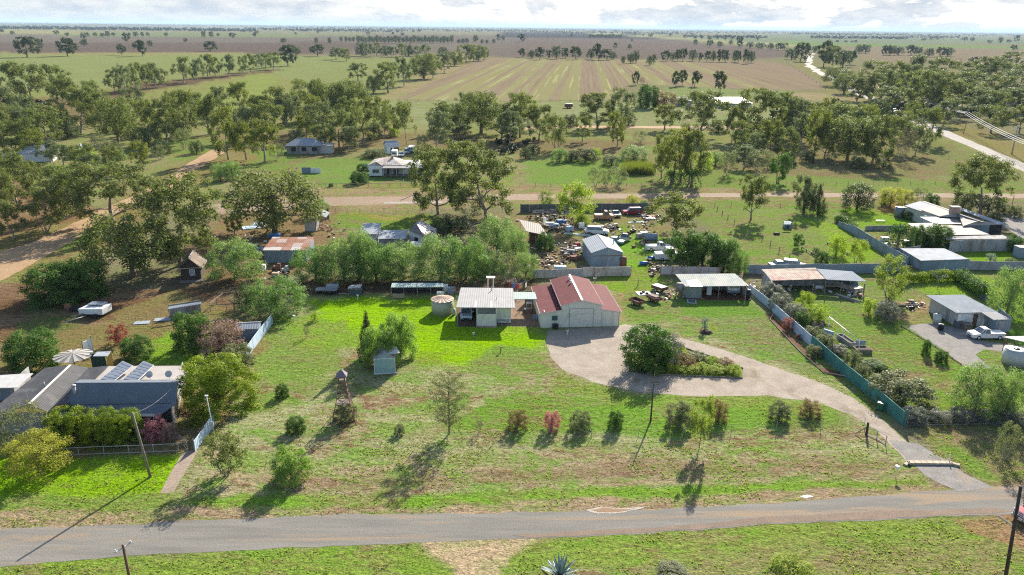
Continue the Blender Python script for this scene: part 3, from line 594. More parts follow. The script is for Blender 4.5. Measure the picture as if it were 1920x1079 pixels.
def tree(kind, x, yb, yt, w, label, group=None, full=1, ang=None, z=0.0, dy=0.0):
    vs_ = SPEC[kind]; i = TC.get(kind, 0); TC[kind] = i + 1; tm, lm_ = vs_[i % len(vs_)]
    b = G(x, yb, z); w *= 1.26 if kind in ('biggum', 'fullgum') else 1.16 if 'gum' in kind else 1.07; b.y += (w * mpp(x, yb) * .32 if kind in DOMES else 0); d = ray(x, yt); h = H + d[2] * b.y / d[1] - z; wd = w * mpp(x, yb)
    nm = NAMES[kind]; rz = rnd.uniform(0, 6.28) if ang is None else ang
    cat = 'shrub' if ('shrub' in nm or 'bush' in nm) else 'tree'
    if full:
        o = thing(nm, label, cat, b, rz, group); o.scale = (wd, wd, h)
        t_ = bpy.data.objects.new('trunk', tm); C.objects.link(t_); t_.parent = o
        if lm_ is not None: c_ = bpy.data.objects.new('crown', lm_); C.objects.link(c_); c_.parent = o
    else:
        key = (kind, i % len(vs_)); me = JOIN.get(key)
        if me is None: me = JOIN[key] = join_mesh(tm, lm_)
        o = bpy.data.objects.new(nm, me); C.objects.link(o); o.location = b; o.scale = (wd, wd, h); o.rotation_euler = (0, 0, rz); tag(o, label, cat, group)
    return o
JOIN = {}
def join_mesh(tm, lm_):
    me = bpy.data.meshes.new('far_tree'); v = [tuple(p.co) for p in tm.vertices]; n = len(v); v += [tuple(p.co) for p in lm_.vertices]
    f = [tuple(p.vertices) for p in tm.polygons]; k = len(f); f += [tuple(i + n for i in p.vertices) for p in lm_.polygons]
    me.from_pydata(v, [], f); me.materials.append(tm.materials[0]); me.materials.append(lm_.materials[0]); me.polygons.foreach_set('material_index', [0] * k + [1] * (len(f) - k)); return me
def plant(table, group=None, full=1):
    for ln in table.strip().splitlines():
        p, lab = ln.split('|'); k, x, yb, yt, w = p.split(); tree(k, float(x), float(yb), float(yt), float(w), lab.strip(), group, full)
plant('''
biggum 212 420 300 165 | broad open gum tree spreading over the dirt track where it meets the back street
fullgum 250 520 392 140 | big dense gum tree between the dirt track and the dark timber hut
biggum 338 498 328 150 | tall wide gum tree rising right behind the dark timber hut
multi 122 408 306 70 | multi-stemmed gum tree on bare earth left of the dirt track
multi 86 436 342 90 | forked gum tree with a round yellow-green crown beside the dirt track
gum 26 448 372 60 | thin gum tree at the left edge above the dirt track
gum 32 384 285 70 | tall gum tree at the left edge in front of the white house
gum 5 400 310 60 | gum tree cut by the left edge of the photo
fullgum 515 437 316 150 | huge round gum tree behind the rusty roofed shed
biggum 822 402 268 110 | tall gum tree with pale forking trunk right of the white veranda house
biggum 912 412 264 140 | largest gum tree in the middle with a wide dark crown and single trunk
dark 840 440 402 80 | low dark green thicket behind the old cottage
scrub 878 412 372 66 | pale straggly tree between the two tall middle gum trees
pepper 842 360 330 40 | light green bush seen between the two tall middle gum trees
pepper 430 532 446 108 | bright silvery green pepper tree beside the dark timber hut
green 88 578 490 110 | dark green thicket at the bend of the dirt track
green 140 568 482 90 | right half of the dark green thicket below the dirt track
limeshrub 164 462 448 18 | small yellow-green shrub on the verge of the dirt track
pepper 410 342 304 38 | left rounded pale green bush above the wide gum tree
pepper 432 338 300 36 | right rounded pale green bush above the wide gum tree
pepper 592 410 372 46 | pale green bush behind the leaning cabins
pepper 672 530 424 70 | pepper tree with a silvery top behind the long hedge of pepper trees
pepperd 585 532 458 90 | leftmost pepper tree of the long green row behind the yard
pepper 640 535 446 92 | second pepper tree from the left in the long green row
pepperd 700 536 452 92 | third pepper tree from the left in the long green row
pepper 752 533 450 88 | fourth pepper tree in the long green row, beside the white sheds
pepper 825 534 436 100 | broad pepper tree in the long row behind the cream water tank
pepperd 872 533 442 86 | pepper tree in the long row behind the pale iron roof
pepperd 915 530 470 70 | short pepper tree at the right end of the long row
pepper 932 482 402 84 | pale tall pepper tree left of the tin lean-to in the junkyard
pepper 962 498 424 66 | pepper tree leaning over the tin lean-to in the junkyard
pepper 986 526 472 52 | small round pepper bush behind the left end of the grey fence
scrub 948 528 470 60 | straggly twiggy tree left of the round pepper bush
limetree 1078 420 338 84 | bright lime green tree in the middle of the junkyard
yellowtree 1024 387 357 36 | small yellow-green tree on the verge behind the dark iron fence
green 1022 472 434 34 | small green tree growing at the lean-to in the junkyard
limeshrub 1092 425 400 34 | lime green sucker at the foot of the bright junkyard tree
yellow 1186 390 364 28 | rounded golden bush standing at the iron fence by the red wagon
limeshrub 1155 396 385 12 | low yellow shrub at the iron fence between the truck and the red wagon
pepper 1208 388 374 16 | pale bush on the verge right of the golden bush
gumy 1268 440 362 110 | leaning gum tree with golden crown right of the junkyard
greentree 1278 502 428 80 | open green tree over the parked old trucks
green 1322 508 430 78 | dense green tree behind the fence between two open sheds
green 1362 512 446 60 | green tree at the right of the clump behind the fence
pepperd 1388 520 466 36 | slim bright tree at the right end of the clump behind the fence
gum 1408 412 326 64 | lone gum tree standing in its own shade in the right green paddock
greentree 1457 344 284 48 | bright green tree at the paddock corner above the lone gum
gumg 1506 398 325 52 | grey-green tree beside the pointed conifer
conifer 1532 402 338 40 | pointed dark conifer in the right paddock
dark 1512 402 356 36 | dark tree between the grey-green tree and the pointed conifer
dark 1615 398 341 64 | round dark umbrella-shaped tree behind the neighbour lawn
yellow 1676 392 348 50 | golden yellow tree left of the long pale roofed house
yellow 1702 384 352 34 | smaller pale golden tree behind the long pale roofed house
scrub 1720 388 352 36 | grey see-through tree behind the long pale roofed house
green 1750 386 362 28 | small round green tree behind the long pale roofed house
green 1660 384 357 16 | small dark bush in front of the golden yellow tree
biggum 1838 402 288 104 | big gum tree behind the chimney of the long pale roofed house
dark 1812 400 360 42 | dark round shrub left of the big gum trunk
dark 1862 404 364 52 | dark shrub right of the big gum trunk
olive 1886 402 380 28 | low grey-green shrub beyond the gravel yard
olive 1908 410 384 30 | pale shrub at the right edge beyond the gravel yard
dark 1868 420 398 34 | low dark shrub beside the gravel yard
limeshrub 1572 482 436 36 | yellow-green sapling standing in front of the diagonal iron fence
limetree 1604 492 446 46 | lime green tree with open branches by the garden bed in the paddock
greentree 1496 466 438 28 | small dark green tree at the end of the low timber rail
green 1543 496 470 26 | small pointed green bush on the paddock near the parked wagon
olive 1531 478 463 14 | small green bush left of the low timber rail
green 1722 464 420 30 | left lobe of the dark green bush at the long iron wall
green 1766 468 418 54 | two-headed dark green bush growing at the long iron wall
green 1745 462 440 34 | low round bush in front of the two-headed bush
green 1905 474 440 36 | dark green bush at the right edge beside the iron wall
blue 1861 492 474 20 | silvery yucca-like plant on the strip of bright lawn
dark 1900 495 484 22 | low grey-purple shrub at the end of the iron fence
green 1712 414 393 34 | round green bush beside the grey tank at the pale roofed house
yellowtree 1664 562 476 66 | slim tree with sparse yellow-green leaves right of the grey iron shed
greycloud 1668 606 562 46 | brownish grey shrub in shade under the sparse yellow-green tree
limeshrub 1633 594 558 28 | yellow-green shrub beside the stacked planks
pepper 1902 600 496 72 | weeping pale green tree at the right edge by the workshop
green 1738 668 636 16 | lone small green bush on the right lawn
green 1768 682 656 26 | lower small green bush on the right lawn
limetree 1505 586 546 38 | round lime green fruit tree in the upper square bed
limeshrub 1540 610 570 44 | pale green fruit tree in the lower square bed
pepper 1845 790 682 100 | left weeping willow-like tree by the right bottom hedge
pepper 1902 792 690 80 | right weeping willow-like tree at the edge of the photo
olive 1705 768 702 116 | wide green shrub with bronze tips at the end of the teal fence
olive 1650 742 704 46 | green shrub behind the middle of the teal fence
greycloud 1722 800 762 52 | grey-violet shrub at the gate end of the teal fence
greycloud 1768 797 768 44 | second grey-violet shrub from the teal fence
greycloud 1812 797 765 48 | third grey-violet shrub of the bottom hedge
greycloud 1858 797 768 50 | fourth grey-violet shrub of the bottom hedge
greycloud 1905 800 768 50 | last grey-violet shrub at the right edge
scrub 1882 862 790 50 | small dark tree in the shade below the grey-violet hedge
green 46 700 616 100 | round bright green tree at the left edge above the grey roofs
green 248 680 629 62 | dark green bush beside the yellow framed container
red 215 652 606 46 | reddish thin bush above the dark green bush
green 352 664 582 74 | glossy green bush left of the dusty pink oleander
rose 402 668 598 92 | big dusty pink oleander beside the small blue shed
olive 440 694 643 62 | grey-green shrub below the small blue shed
cypress 392 788 664 146 | huge lime-tipped cypress bush right of the dark grey roof
cypress 114 838 764 88 | left clipped cypress bush in front of the dark grey roof
cypress 182 840 766 80 | middle clipped cypress bush in front of the dark grey roof
cypress 230 838 768 66 | right clipped cypress bush in front of the dark grey roof
scrub 40 848 756 96 | grey-green straggly shrub left of the clipped cypress bushes
yellow 52 908 812 118 | yellow-green leafy tree on the lawn at the left edge
pink 285 832 782 52 | pink flowering bush behind the leaning timber pole
rose 316 832 790 30 | dark purple bush beside the pink flowering one
multi 425 892 812 84 | small bushy tree below the white side fence
willow 540 912 838 78 | pale weeping willow-like tree on the verge
green 552 816 781 38 | dark green round shrub left of the timber tower
green 527 748 720 26 | small bright shrub high on the slope left of the timber tower
olive 646 794 757 46 | bronze and green bush growing round the feet of the timber tower
olive 748 818 796 22 | tiny grey-green shrub right of the timber tower
willow 748 678 582 66 | pale weeping tree behind the small teal shed, right half
willow 710 694 606 76 | pale weeping tree behind the small teal shed, left half
conifer 690 672 571 46 | dark upright tree behind the weeping tree at the teal shed
feather 842 814 703 72 | tall feathery sapling in the middle of the front paddock
twig 898 812 785 18 | small bare twiggy shrub right of the feathery sapling
brown 971 810 767 40 | bronze shrub, first from the left in the fence row
pink 1035 812 770 34 | pink blossoming shrub in the fence row
olive 1090 812 769 42 | grey-green shrub in the fence row right of the pink one
green 1155 808 769 30 | small green shrub in the fence row left of the dead tree
olive 1278 806 754 56 | wide grey-green shrub in the fence row right of the dead tree
brown 1350 796 750 36 | bronze shrub behind the small gum sapling
olive 1465 794 753 44 | grey-green shrub in the fence row above the gateway
brown 1524 786 750 42 | bronze shrub, last of the fence row next to the driveway
goldtree 1311 840 737 52 | small golden tree with a bare dark stem standing before the fence row
dead 1220 790 705 70 | leafless dead tree with a long thin trunk
limeshrub 589 604 585 16 | small yellowing shrub at the edge of the bright lawn
twig 574 634 611 16 | tiny leafless sapling on the slope under the white fence
twig 602 570 553 18 | small bare shrub in the shade at the top of the lawn
pepperd 505 604 520 122 | big bright pepper tree at the corner of the white side fence
dark 462 586 528 60 | low brownish shrub left of the big corner pepper tree
green 1218 702 606 98 | big dark rounded tree on the island of the driveway
greycloud 1250 690 622 66 | silvery topped bush joined to the big island tree
blue 1322 622 592 16 | small silvery sapling over a mulch mound on the back lawn
red 1480 622 594 26 | dark red shrub in the mulch bed by the white fence
red 1498 638 626 12 | little purple shrub lower in the mulch bed by the white fence
olive 1530 672 646 32 | whitish green shrub in the mulch bed where the fence turns teal
greycloud 1452 566 530 50 | top grey shrub of the bank behind the white fence
greycloud 1468 588 550 48 | second grey shrub of the bank behind the white fence
greycloud 1492 604 568 42 | third grey shrub of the bank behind the white fence
green 1506 614 584 30 | green shrub below the grey bank behind the white fence
olive 1528 640 612 40 | yellow-green shrub behind the joint of white and teal fences
olive 1552 658 626 40 | bronze-green shrub behind the teal fence top
greycloud 1576 668 646 40 | whitish shrub behind the teal fence beside the planter
olive 1604 690 656 34 | round green shrub behind the upper teal fence
olive 1622 712 684 34 | grey-green shrub behind the teal fence middle
green 1642 692 676 40 | dark low shrub in the timber edged bed on the right lawn
green 1657 700 684 26 | low dark shrub at the end of the timber edged bed
limeshrub 1496 1092 1048 80 | feathery yellow-green bush at the bottom edge of the photo
olive 1264 1092 1064 66 | low dark green bush at the bottom edge right of the agave
''', 'garden and yard trees')
plant('''
limeshrub 1276 668 646 26 | yellow-green shrub right of the big tree on the driveway island
brown 1286 692 664 40 | bronze flowering shrub in the middle of the driveway island
olive 1308 680 660 40 | dark-leaved shrub at the top edge of the driveway island
limeshrub 1262 684 664 26 | lime green shrub tucked beside the big island tree
limeshrub 1318 702 682 36 | low lime hedge shrub along the front of the driveway island
limeshrub 1345 704 684 38 | second low lime hedge shrub along the front of the driveway island
limeshrub 1378 706 684 32 | lime hedge shrub at the tip of the driveway island
brown 1362 692 672 36 | dark bronze shrub near the tip of the driveway island
red 1300 694 678 20 | small red flowering shrub at the front of the driveway island
limeshrub 1292 705 686 38 | low lime shrub at the left front of the driveway island
limeshrub 1362 703 689 26 | low lime shrub between two others at the island front
limeshrub 1340 686 668 26 | yellow shrub at the back edge of the driveway island
green 1205 700 682 24 | low green shrub under the left of the big island tree
''', 'shrubs on the driveway island')
plant('''
gum 90 275 196 86 | yellow-topped gum tree at the far left above the white house
biggum 152 250 160 78 | stout gum tree with a thick bare trunk at upper left
gum 62 196 118 60 | gum tree in the dense upper left clump, left side
gum 22 192 113 66 | gum tree cut by the left edge in the upper left clump
gum 108 190 118 66 | gum tree in the dense upper left clump, right side
fullgum 5 250 190 80 | shaded thicket gum at the left edge
dark 40 245 205 60 | dark low tree in the shade left of the stout gum
fullgum 222 268 178 66 | dense gum tree in the upper left middle with a dark base
dark 268 282 234 60 | low dark tree right of the dense upper left gum
biggum 312 272 176 76 | gum tree with a curved pale trunk and golden top
gum 350 262 165 56 | slender gum tree behind the curved-trunk gum
gum 392 252 172 62 | gum tree with bare fork above the dirt track end
scrub 345 280 240 40 | thin scrubby gum below the curved-trunk gum
gumy 428 300 198 60 | gum tree with forked black trunk beside the dirt track end
gumy 497 306 222 72 | golden green gum tree left of the grey homestead
gumy 462 300 226 50 | golden gum tree next to the forked black trunk
gumg 470 262 196 60 | grey gum tree behind the golden gums
gum 510 262 186 66 | green gum tree behind the golden gums
gum 515 235 160 60 | gum tree standing above the golden gums
slim 564 202 146 48 | half bare gum tree on the pale pasture
gum 600 222 146 42 | tall dark gum tree in the cluster above the grey homestead
fullgum 622 225 150 64 | round gum tree in the cluster above the grey homestead
fullgum 662 225 146 60 | dense gum tree at the right of the cluster above the homestead
gum 636 276 206 66 | gum tree behind the grey homestead roof
gum 680 272 202 60 | gum tree between the grey homestead and the cabin
gumg 602 262 185 60 | pale gum tree behind the grey homestead
slim 722 262 185 48 | thin open gum tree left of the tall black-stemmed one
slim 762 272 184 46 | tall black-stemmed gum tree behind the cabin
gumy 575 258 210 56 | low golden gum tree left of the grey homestead roof
gumg 818 278 207 64 | rounded grey gum tree behind the tall middle gum
gum 862 262 232 50 | small gum tree right of the rounded grey gum
fullgum 902 250 165 80 | big round gum tree in front of the striped field
gum 940 262 190 66 | gum tree left of centre in the belt below the striped field
gumg 862 240 190 60 | grey gum tree in the belt left of the big round gum
gum 975 258 172 64 | gum tree near the middle of the belt below the striped field
gumg 955 272 204 56 | pale gum tree at the edge of the farm track
multi 1044 282 212 58 | dark gum tree standing alone on the farm track side
gum 1092 266 216 34 | small gum tree between dark gum and open gum
biggum 1120 242 174 76 | open gum tree with crooked trunk over the farm track
gumg 1165 238 160 56 | tall grey gum tree right of the crooked gum
gumy 1158 274 208 42 | golden gum tree in front of the tall grey gum
green 1216 204 155 42 | bright green round tree beside a brown bush below the striped field
brown 1248 204 169 48 | brown leafless bush beside the bright green round tree
gumy 1246 244 194 56 | golden gum tree left of the white roofed sheds
biggum 1312 258 167 92 | large spreading gum tree in front of the white roofed sheds
gumy 1262 345 236 66 | tall golden gum in the palm clump, left
gum 1292 345 238 58 | tall dark gum in the palm clump, right
gum 1240 335 250 40 | slim gum at the left of the palm clump
gum 1372 268 196 40 | thin gum tree right of the large spreading gum
biggum 1420 262 165 84 | leaning gum tree at the right end of the white roofed sheds
gum 1458 258 168 60 | gum tree right of the leaning gum
gumy 1526 292 202 50 | gum tree with orange-tinged crown in the right belt
gumg 1488 262 184 60 | pale gum in the right belt left of the orange-tinged gum
gum 1560 264 192 66 | gum tree in the right belt right of the orange-tinged gum
fullgum 1588 300 214 80 | broad dark gum in the right belt above the paddock
biggum 1634 308 212 84 | spreading gum with two stems in the right belt above the paddock
gumy 1608 250 192 56 | golden topped gum behind the broad dark gum
twig 1690 302 238 40 | nearly bare small tree at the right end of the belt
dark 1652 240 184 44 | round dark gum beside the highway
gum 1736 272 200 62 | gum tree standing at the near side of the highway
slim 1702 250 188 34 | thin pale gum tree at the highway bend
gumg 1395 316 272 54 | grey leafless-looking trees right of the palm clump
scrub 1364 330 282 44 | grey scrub tree right of the palm clump
scrub 1418 320 276 50 | twiggy grey tree above the lone gum
fullgum 1568 162 123 50 | round gum tree on the near side of the highway curve
fullgum 1582 176 134 40 | dark gum tree shading the highway below the curve
biggum 1606 190 145 54 | leaning gum tree over the highway
gum 1655 206 160 66 | gum tree by the highway with a low crown
gum 1640 168 112 60 | gum tree beyond the highway, left of the roadside group
gum 1682 172 112 60 | gum tree beyond the highway in the roadside group
gumg 1722 158 100 64 | tall gum tree at the top of the roadside group
gum 1765 162 105 64 | gum tree on the right of the roadside group
gum 1705 196 130 56 | gum tree under the roadside group
biggum 1742 215 130 84 | wide gum tree beside the far power line
gum 1788 210 150 60 | gum tree right of the wide gum by the power line
biggum 1826 205 162 70 | gum tree below the far right clump
gum 1818 162 114 66 | gum tree crowning the far right clump
gum 1858 250 196 60 | gum tree leaning beside the highway power line
gumg 1888 210 160 70 | gum tree at the right edge above the power line
gum 1910 250 196 60 | gum tree at the right edge beside the power line
gum 1870 190 138 66 | gum tree in the middle of the far right clump
gum 1902 160 118 60 | gum tree in the far right clump at the picture edge
gumg 1880 140 108 50 | gum tree at the back of the far right clump
''', 'gum trees in the belts round the hamlet')
plant('''
pepper 1050 306 276 34 | pale green shrub above the bright strip behind the back street
olive 1072 304 280 30 | round green shrub above the bright strip behind the back street
dark 1100 306 276 46 | dark shrub in the scrub line behind the back street
limeshrub 1118 298 276 26 | light green shrub in the scrub line behind the back street
dark 1148 312 290 36 | low dark shrub left of the pale willow scrub
pepper 1192 302 272 56 | pale willow scrub above the reed bed
limeshrub 1322 322 282 40 | light green thicket right of the palm clump
pepper 1345 312 282 36 | pale green thicket under the grey trees
olive 1000 290 270 30 | bushes at the right of the big middle gum
dark 985 300 276 24 | dark bush at the right of the big middle gum
scrub 1116 350 313 34 | leafless grey tree on the verge, leftmost of three
scrub 1136 350 318 28 | leafless grey tree on the verge, middle of three
scrub 1158 350 312 44 | leafless grey tree on the verge, rightmost of three
green 672 346 320 36 | round green tree left of the white veranda house
green 680 322 306 26 | yellow-green bush at the corner of the white veranda house
olive 700 298 278 42 | round pale bush behind the white veranda house
limeshrub 738 258 238 26 | bright green bush behind the cabin
green 620 351 343 10 | small green shrub at the paddock fence of the veranda house
limeshrub 155 312 272 40 | bright green bush at the gable of the white house
gumg 120 310 268 50 | grey tree in front of the white house roof
gumg 95 305 262 50 | second grey tree in front of the white house roof
pepper 223 302 284 22 | round pale bush right of the white house
pepper 12 340 300 30 | bright bush at the left edge beside the white house
dark 300 292 262 40 | dark tree standing behind the green pole
''', 'bushes between the back street and the farm track')
FAR = 'scattered gum trees on the far paddocks'
def row(spec, label, group, kind=('fargum', 'farround', 'fargum'), full=0):
    ORD = 'first second third fourth fifth sixth seventh eighth ninth tenth eleventh twelfth thirteenth fourteenth'.split(); n = len(spec)
    for i, q in enumerate(sorted(spec)): tree(kind[i % len(kind)], *q, label if n > 14 else (ORD[i] + ' ' + label + ', from left'), group, full)
plant('''
fargum 51 108 68 44 | lone wide gum tree at the left end of the green paddock edge
fargum 75 92 72 14 | small gum tree tucked behind the leftmost wide gum
fargum 127 106 70 42 | second lone gum tree from the left on the green paddock edge
farround 158 87 71 14 | small round tree on the brown field above the second lone gum
fargum 229 104 82 17 | short gum tree on the green paddock edge
fargum 268 106 74 30 | third large lone gum tree on the green paddock edge
farround 282 88 74 12 | small tree behind the third large lone gum
fargum 394 97 77 26 | rounded lone gum tree on the brown field at upper left
farround 348 80 70 8 | tiny upright tree in the middle of the brown field
fargum 236 79 61 18 | medium tree at the far edge of the brown field
fargum 540 124 82 34 | half bare tall tree at the left of the green paddock corner
farround 555 104 86 24 | low dark tree behind the half bare tall tree
fargum 595 106 82 28 | gum tree between two bands of green paddock
farround 531 81 70 13 | round tree alone on the ploughed field
farround 593 82 69 8 | narrow tree alone on the ploughed field
farround 618 83 68 8 | second narrow tree alone on the ploughed field
gum 671 152 117 40 | lone gum tree on the green paddock above the homestead
fargum 980 79 63 20 | lone gum tree on the far ploughed field
fargum 1154 92 80 8 | left of two tiny trees beyond the striped field
farround 1180 93 81 9 | right of two tiny trees beyond the striped field
farround 1185 78 72 6 | very small tree beyond the striped field
fargum 1192 160 133 15 | single dark gum at the lower edge of the striped field
twig 1204 158 145 14 | bare bush beside the single dark gum at the striped field
fargum 1267 163 132 18 | left of three dark gums on the stubble
fargum 1279 161 130 18 | middle of three dark gums on the stubble
fargum 1302 163 132 24 | right of three dark gums on the stubble
fargum 1350 173 133 30 | lone dark gum nearest the white roofed sheds
farround 1168 120 103 10 | small tree at the top edge of the striped field
farround 1182 119 97 16 | dark tree at the top edge of the striped field
farround 1192 118 92 14 | tallest of the dark trees at the top edge of the striped field
farround 1217 123 102 13 | left of the two trees standing on the stubble's far edge
farround 1226 120 99 9 | right of the two trees standing on the stubble's far edge
farround 1370 85 74 8 | dark tree near the pale far road
fargum 1388 90 67 16 | tall gum tree near the pale far road
farround 1406 91 77 16 | round tree near the pale far road
farround 1427 92 78 24 | wide low tree near the pale far road
twig 1799 124 109 10 | bare tree on the tan field at right
fargum 1826 118 106 26 | flat topped tree on the tan field at right
fargum 1901 96 84 12 | lone tree on the tan field near the right edge
''', FAR, 0)
row([(215, 172, 125, 36), (236, 176, 118, 28), (256, 172, 116, 30), (275, 168, 119, 28), (292, 166, 116, 34), (308, 164, 128, 26)], 'gum in the left clump crossing the green paddock', 'gum trees in a row across the green paddock', ('gum', 'gumg', 'gum'), 1)
row([(345, 155, 105, 38), (370, 156, 108, 28), (390, 147, 100, 30), (404, 144, 106, 22), (430, 144, 100, 32), (455, 141, 105, 18), (470, 136, 99, 28), (484, 130, 99, 20), (498, 128, 98, 28), (514, 131, 96, 26)], 'gum in the right part of the row crossing the green paddock', 'gum trees in a row across the green paddock', ('gum', 'gumg', 'gum'), 1)
row([(630, 112, 88, 34), (650, 115, 90, 26), (677, 106, 76, 26), (695, 108, 80, 26), (706, 105, 78, 20), (722, 105, 84, 20), (735, 107, 86, 26), (752, 107, 80, 22), (765, 106, 82, 22), (780, 106, 84, 20), (796, 104, 82, 24), (830, 104, 86, 20), (840, 108, 96, 24)], 'gum tree in the band along the top of the green paddock', 'gum trees along the top of the green paddock', ('gumg', 'gum', 'dark'), 1)
row([(728, 174, 114, 54), (758, 162, 104, 40), (700, 176, 140, 26), (795, 149, 97, 46), (812, 147, 100, 34), (833, 137, 98, 38), (852, 124, 94, 30), (874, 119, 82, 40), (888, 116, 88, 26), (897, 115, 82, 26), (908, 112, 87, 20)], 'gum on the line between green paddock and striped field', 'gum trees left of the striped field', ('fullgum', 'gum', 'gumg'), 1)
row([(980, 108, 90, 17), (996, 110, 92, 16), (1012, 112, 88, 20), (1030, 110, 93, 12), (1043, 111, 82, 18), (1060, 110, 89, 17), (1080, 112, 86, 24), (1108, 111, 90, 18), (1122, 113, 80, 22), (1138, 113, 92, 26), (1150, 112, 95, 14)], 'tree in the left row along the top edge of the striped field', 'trees along the top of the striped field', ('fargum', 'farround', 'fargum'))
row([(1248, 115, 94, 18), (1262, 114, 96, 14), (1270, 115, 92, 12), (1280, 115, 90, 15), (1299, 115, 89, 16), (1312, 116, 98, 12), (1325, 116, 95, 14), (1337, 117, 93, 12), (1348, 117, 92, 14), (1360, 117, 93, 16), (1378, 117, 91, 12), (1384, 118, 94, 12), (1397, 120, 91, 15), (1408, 118, 92, 16)], 'tree in the right row along the top edge of the striped field', 'trees along the top of the striped field', ('fargum', 'farround', 'fargum'))
row([(640, 79, 67, 7), (649, 80, 67, 6), (656, 79, 69, 7), (663, 79, 68, 7)] + [(672 + 7 * i, 81 + (i % 3) * 0.5, 64 + (i * 7 % 5), 9) for i in range(26)] + [(860, 82, 72, 8), (868, 82, 71, 8), (875, 82, 70, 9), (892, 80, 64, 11), (904, 83, 73, 7), (913, 83, 73, 7)], 'dark pine in the plantation strip beyond the green paddock', 'pines in the plantation strip', ('farround',))
row([(1107 + 7 * i, 72, 62 + (i * 5 % 3), 9) for i in range(9)], 'dark pine in the short strip left of the pale far road', 'pines in the short far strip', ('farround',))
row([(1445, 94, 79, 14), (1459, 95, 80, 14), (1470, 95, 80, 16), (1484, 112, 88, 26), (1500, 116, 79, 34), (1512, 100, 84, 16), (1528, 99, 84, 13), (1544, 126, 74, 34), (1560, 128, 84, 36), (1580, 126, 88, 32), (1592, 122, 94, 22)], 'gum tree in the roadside clump at the far highway bend', 'gum trees at the far highway bend', ('farround', 'fargum', 'gum'))
row([(1610, 101, 82, 16), (1622, 101, 80, 20), (1656, 104, 84, 18), (1668, 104, 82, 22), (1684, 104, 84, 22), (1708, 104, 84, 24), (1722, 104, 86, 16), (1741, 107, 88, 18), (1764, 106, 88, 20), (1776, 106, 87, 22)], 'gum tree in the line on the near edge of the tan field', 'gum trees on the tan field', ('farround', 'farround', 'fargum'))
row([(24, 66, 57, 9), (4, 62, 54, 10), (106, 66, 57, 11), (126, 69, 61, 10), (157, 74, 60, 12), (165, 70, 61, 9), (178, 69, 61, 9), (192, 70, 61, 9), (202, 70, 58, 11), (213, 69, 61, 8), (255, 70, 58, 10), (268, 70, 60, 8), (278, 69, 61, 8), (312, 69, 60, 8), (381, 71, 58, 10), (396, 71, 59, 10), (409, 69, 61, 6), (436, 73, 61, 13), (478, 71, 60, 8), (482, 64, 56, 8)], 'small tree beyond the brown field at upper left', FAR)
row([(555, 66, 61, 6), (596, 63, 57, 6), (690, 66, 59, 8), (737, 66, 60, 6), (755, 68, 60, 8), (775, 62, 56, 6), (786, 62, 54, 8), (1071, 70, 62, 7), (1220, 70, 62, 10), (1206, 68, 64, 5), (1190, 67, 61, 6), (1256, 69, 62, 9), (1285, 73, 65, 9), (1303, 74, 66, 8), (1315, 74, 66, 8), (1330, 76, 66, 9), (1345, 75, 67, 9), (1360, 76, 66, 10), (1372, 76, 67, 9), (1420, 76, 68, 8), (1303, 85, 74, 9), (1330, 88, 75, 13), (1350, 89, 76, 12), (935, 78, 64, 8), (943, 77, 67, 7), (926, 82, 72, 8)], 'small tree far off near the pale road', FAR)
row([(1570, 80, 75, 9), (1585, 80, 75, 8), (1598, 80, 76, 8), (1605, 80, 75, 10), (1732, 77, 70, 10), (1745, 76, 69, 9), (1757, 75, 69, 8), (1808, 77, 68, 12), (1822, 78, 70, 10), (1855, 82, 75, 10), (1875, 82, 68, 9), (1890, 81, 74, 10), (1905, 80, 66, 10)], 'small tree on the pale green fields at right', FAR)
# far woods that read as one mass
def woods(name, bands, label, n):
    r = np.random.RandomState(5); pf = []; 
    for (x0, x1, y0, y1, h, k) in bands:
        for i in range(k):
            x = r.uniform(x0, x1); y = r.uniform(y0, y1) + (x - 960) * 0.0105; p = G(x, y); hh = h * r.uniform(0.55, 1.25)
            pf.append((p.x, p.y, hh * 0.55, hh * r.uniform(.5, .9), hh * 0.5))
    P = np.array(pf); V = []; Fc = []
    for j in range(n):                         # each far tree a ragged knot of leaf sheets
        pass
    per = 34; N = len(P) * per; k = np.repeat(np.arange(len(P)), per); d = r.normal(size=(N, 3)); d /= np.linalg.norm(d, axis=1)[:, None]
    c = P[k, :3] + d * np.stack([P[k, 3], P[k, 3], P[k, 4]], 1) * (r.rand(N) ** 0.4)[:, None]
    nn = d + r.normal(size=(N, 3)) * 0.4; nn /= np.linalg.norm(nn, axis=1)[:, None]; u = np.cross(nn, r.normal(size=(N, 3))); u /= np.linalg.norm(u, axis=1)[:, None]; v = np.cross(nn, u)
    s = (P[k, 4] * 0.42)[:, None]; VV = np.stack([c - u * s, c + v * s, c + u * s, c - v * s], 1).reshape(-1, 3)
    me = bpy.data.meshes.new(name); me.from_pydata([], [], []); me.vertices.add(4 * N); me.vertices.foreach_set('co', VV.ravel().astype(np.float32)); me.loops.add(4 * N); me.loops.foreach_set('vertex_index', np.arange(4 * N, dtype=np.int32))
    me.polygons.add(N); me.polygons.foreach_set('loop_start', np.arange(0, 4 * N, 4, dtype=np.int32)); me.polygons.foreach_set('loop_total', np.full(N, 4, dtype=np.int32)); me.update(calc_edges=True); me.materials.append(LM['wood'])
    o = bpy.data.objects.new(name, me); C.objects.link(o); tag(o, label, 'woodland', kind='stuff'); return o
